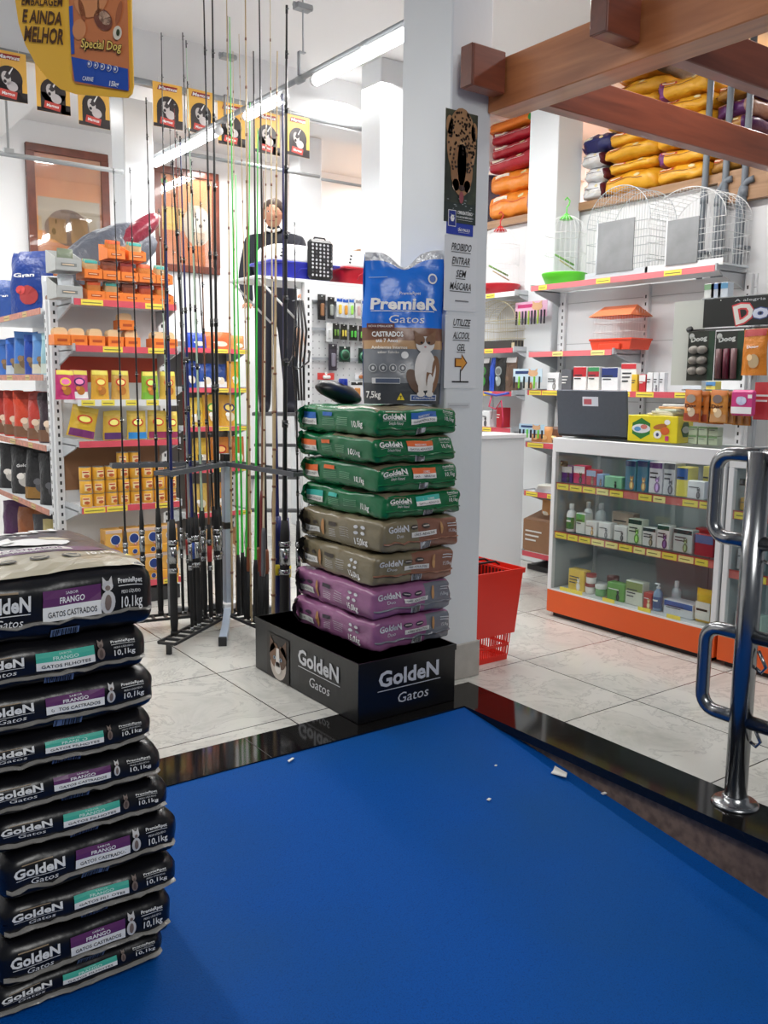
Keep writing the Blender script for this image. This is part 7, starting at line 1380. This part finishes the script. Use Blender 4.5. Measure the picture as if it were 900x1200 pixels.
# ================================================================== PERSON ON A STEP LADDER
def person():
    P = at_d(322, 250, 8.0); base = Vector((P.x, P.y, 0)); hz = P.z-.05; fz = 1.12
    t = thing('person', 'person in a dark navy jacket reaching down from a step ladder behind the rods', 'person', (P.x, P.y, 0), -AZ)
    V = [(0, .05, hz-.78), (0, .02, hz-.55), (0, -.02, hz-.27), (0, -.06, hz-.15), (0, -.09, hz-.10), (0, -.10, hz-.04), (-.10, .05, hz-.82), (-.11, .02, hz-1.2), (-.11, .06, fz+.08), (-.11, -.06, fz+.04), (.10, .05, hz-.82), (.12, .0, hz-1.2), (.13, .06, fz+.08), (.13, -.06, fz+.04),
         (-.21, -.02, hz-.22), (-.26, -.05, hz-.54), (-.20, -.22, hz-.74), (.21, -.02, hz-.22), (.28, -.10, hz-.50), (.30, -.30, hz-.66)]
    E_ = [(0, 1), (1, 2), (2, 3), (3, 4), (4, 5), (0, 6), (6, 7), (7, 8), (8, 9), (0, 10), (10, 11), (11, 12), (12, 13), (2, 14), (14, 15), (15, 16), (2, 17), (17, 18), (18, 19)]
    R_ = [.20, .20, .20, .12, .06, .05, .13, .10, .07, .05, .13, .10, .07, .05, .11, .085, .05, .11, .085, .05]
    def skin(nm_, V, E_, R_, m, sub=2):
        me = bpy.data.meshes.new(nm_); me.from_pydata(V, E_, []); me.materials.append(m); o = bpy.data.objects.new(nm_, me); COL.objects.link(o); o.parent = t
        md = o.modifiers.new('skin', 'SKIN'); md.use_smooth_shade = True
        if not me.skin_vertices: me.attributes.new('skin', 'FLOAT', 'POINT') if False else None
        for i, r in enumerate(R_): me.skin_vertices[0].data[i].radius = (r, r*.82)
        me.skin_vertices[0].data[0].use_root = True; s = o.modifiers.new('sub', 'SUBSURF'); s.levels = sub; s.render_levels = sub; return o
    try:
        skin('clothed_body', V, E_, R_, mat('navy_cloth', (30, 32, 44), .8))
    except Exception:
        b = MB()
        for a_, c_ in E_: b.tube([V[a_], V[c_]], [R_[a_], R_[c_]], mat('navy_cloth', (30, 32, 44), .8), 14)
        b.build('clothed_body', t)
    SK = mat('skin_tone', (196, 140, 112), .5); b = MB(); blob(b, (0, -.115, hz+.02), (.078, .095, .115), SK, 1, amp=.03); b.tube([(0, -.20, hz+.01), (0, -.225, hz-.012), (0, -.205, hz-.02)], [.012, .018, .012], SK, 8); blob(b, (-.08, -.11, hz+.01), (.014, .022, .032), SK, 2, n=8, k=6); blob(b, (.08, -.11, hz+.01), (.014, .022, .032), SK, 2, n=8, k=6)
    for s in (-1, 1): blob(b, (s*.03, -.198, hz+.03), (.012, .008, .007), WHT, 1, n=8, k=6, amp=0); blob(b, (s*.03, -.204, hz+.03), (.006, .005, .006), INK, 1, n=8, k=6, amp=0)
    b.box((-.025, -.208, hz-.052), (.025, -.198, hz-.044), flat((150, 80, 76)), bev=.003); b.build('head', t)
    b = MB(); blob(b, (0, -.09, hz+.07), (.092, .105, .09), mat('brown_hair', (62, 46, 38), .7), 3, amp=.12); b.build('hair', t); b = MB(); b.tube([(-.055, -.13, hz-.11), (0, -.19, hz-.135), (.055, -.13, hz-.11)], .014, WHT, 8); b.build('white_collar', t)
    for s, c in ((-1, V[16]), (1, V[19])):
        b = MB(); c = Vector(c); blob(b, c+Vector((0, -.05, -.02)), (.038, .05, .018), SK, 2, n=10, k=7, amp=.05)
        for k in range(4): x = -.028+.019*k; b.tube([c+Vector((x, -.085, -.02)), c+Vector((x*1.1, -.125+.004*abs(k-1), -.03)), c+Vector((x*1.1, -.145+.005*abs(k-1), -.055))], [.010, .009, .007], SK, 7)
        b.tube([c+Vector((-s*.034, -.04, -.02)), c+Vector((-s*.058, -.075, -.03)), c+Vector((-s*.055, -.10, -.045))], [.012, .010, .008], SK, 7); b.build('hand', t)
    t2 = thing('step_ladder', 'white step ladder under the person behind the fishing rods', 'ladder', (P.x, P.y, 0), -AZ); b = MB()
    for s in (-1, 1): b.tube([(s*.24, -.30, .0), (s*.17, .12, fz+.02)], .02, WHITE_P, 6); 
    b.build('front_rails', t2); b = MB()
    for s in (-1, 1): b.tube([(s*.24, .42, .0), (s*.17, .16, fz+.02)], .016, WHITE_P, 6)
    b.build('rear_rails', t2)
    for k in range(1, 4): b = MB(); q = k/4; yy = -.42+.54*q; b.box((-.27+.1*q, yy-.04, fz*q), (.27-.1*q, yy+.05, fz*q+.025), mat('grey_tread', (90, 92, 96), .6)); b.build('step', t2)
    b = MB(); b.box((-.20, -.13, fz-.0), (.20, .17, fz+.03), mat('grey_tread', (90, 92, 96), .6), bev=.004); b.build('top_platform', t2)
person()

# ================================================================== LIGHT, WORLD, CAMERA
def area(name, loc, sx, sy, power, col=(1, .985, .96), rot=(0, 0, 0)):
    l = bpy.data.lights.new(name, 'AREA'); l.shape = 'RECTANGLE'; l.size = sx; l.size_y = sy; l.energy = power; l.color = col
    o = bpy.data.objects.new(name, l); COL.objects.link(o); o.location = loc; o.rotation_euler = rot; return o
area('shop_area_light', (LX, 5.0, LZ-.06), .12, 3.4, 38)
area('shop_area_light', (.6, 5.2, 3.3), .15, 4.5, 54)
area('shop_area_light', (3.9, 4.4, 3.55), .15, 4.5, 68)  # unseen strip added to light the counter fronts and right-hand shelves
area('shop_area_light', (3.9, 7.6, 3.5), .15, 1.8, 30)  # unseen strip added to even out the light at the back
area('shop_area_light', (1.5, 7.6, 3.6), 2.5, .15, 26)  # unseen strip added for even light along the back wall
area('shop_area_light', (6.0, 5.0, 3.66), .15, 4.0, 45)  # unseen fill added above the mezzanine sacks
area('shop_area_light', (5.9, 7.3, 3.62), .15, 2.0, 30)  # extra fill added to lift the dim wall behind the mezzanine
area('front_fill_light', (.3, -1.8, 3.6), 2.2, 1.6, 80, (1.0, .99, .96), (math.radians(38), 0, 0))  # unseen fill added behind the camera to brighten the sides facing it
w = bpy.data.worlds.new('World'); bpy.context.scene.world = w; w.use_nodes = True
w.node_tree.nodes['Background'].inputs[0].default_value = (0.80, 0.88, 1.0, 1); w.node_tree.nodes['Background'].inputs[1].default_value = 0.10
cam = bpy.data.cameras.new('camera'); co = bpy.data.objects.new('camera', cam); COL.objects.link(co)
cam.sensor_fit = 'VERTICAL'; cam.sensor_height = 36; cam.sensor_width = 27; cam.lens = F_PX/1200*36; cam.clip_start = .05; cam.clip_end = 60
co.matrix_world = Matrix(((CR.x, CU.x, -CF.x, CC.x), (CR.y, CU.y, -CF.y, CC.y), (CR.z, CU.z, -CF.z, CC.z), (0, 0, 0, 1)))
sc = bpy.context.scene; sc.camera = co
vs = sc.view_settings; vs.view_transform = 'Standard'; vs.look = 'None'; vs.gamma = 1.0; vs.exposure = 0.45; vs.use_curve_mapping = False
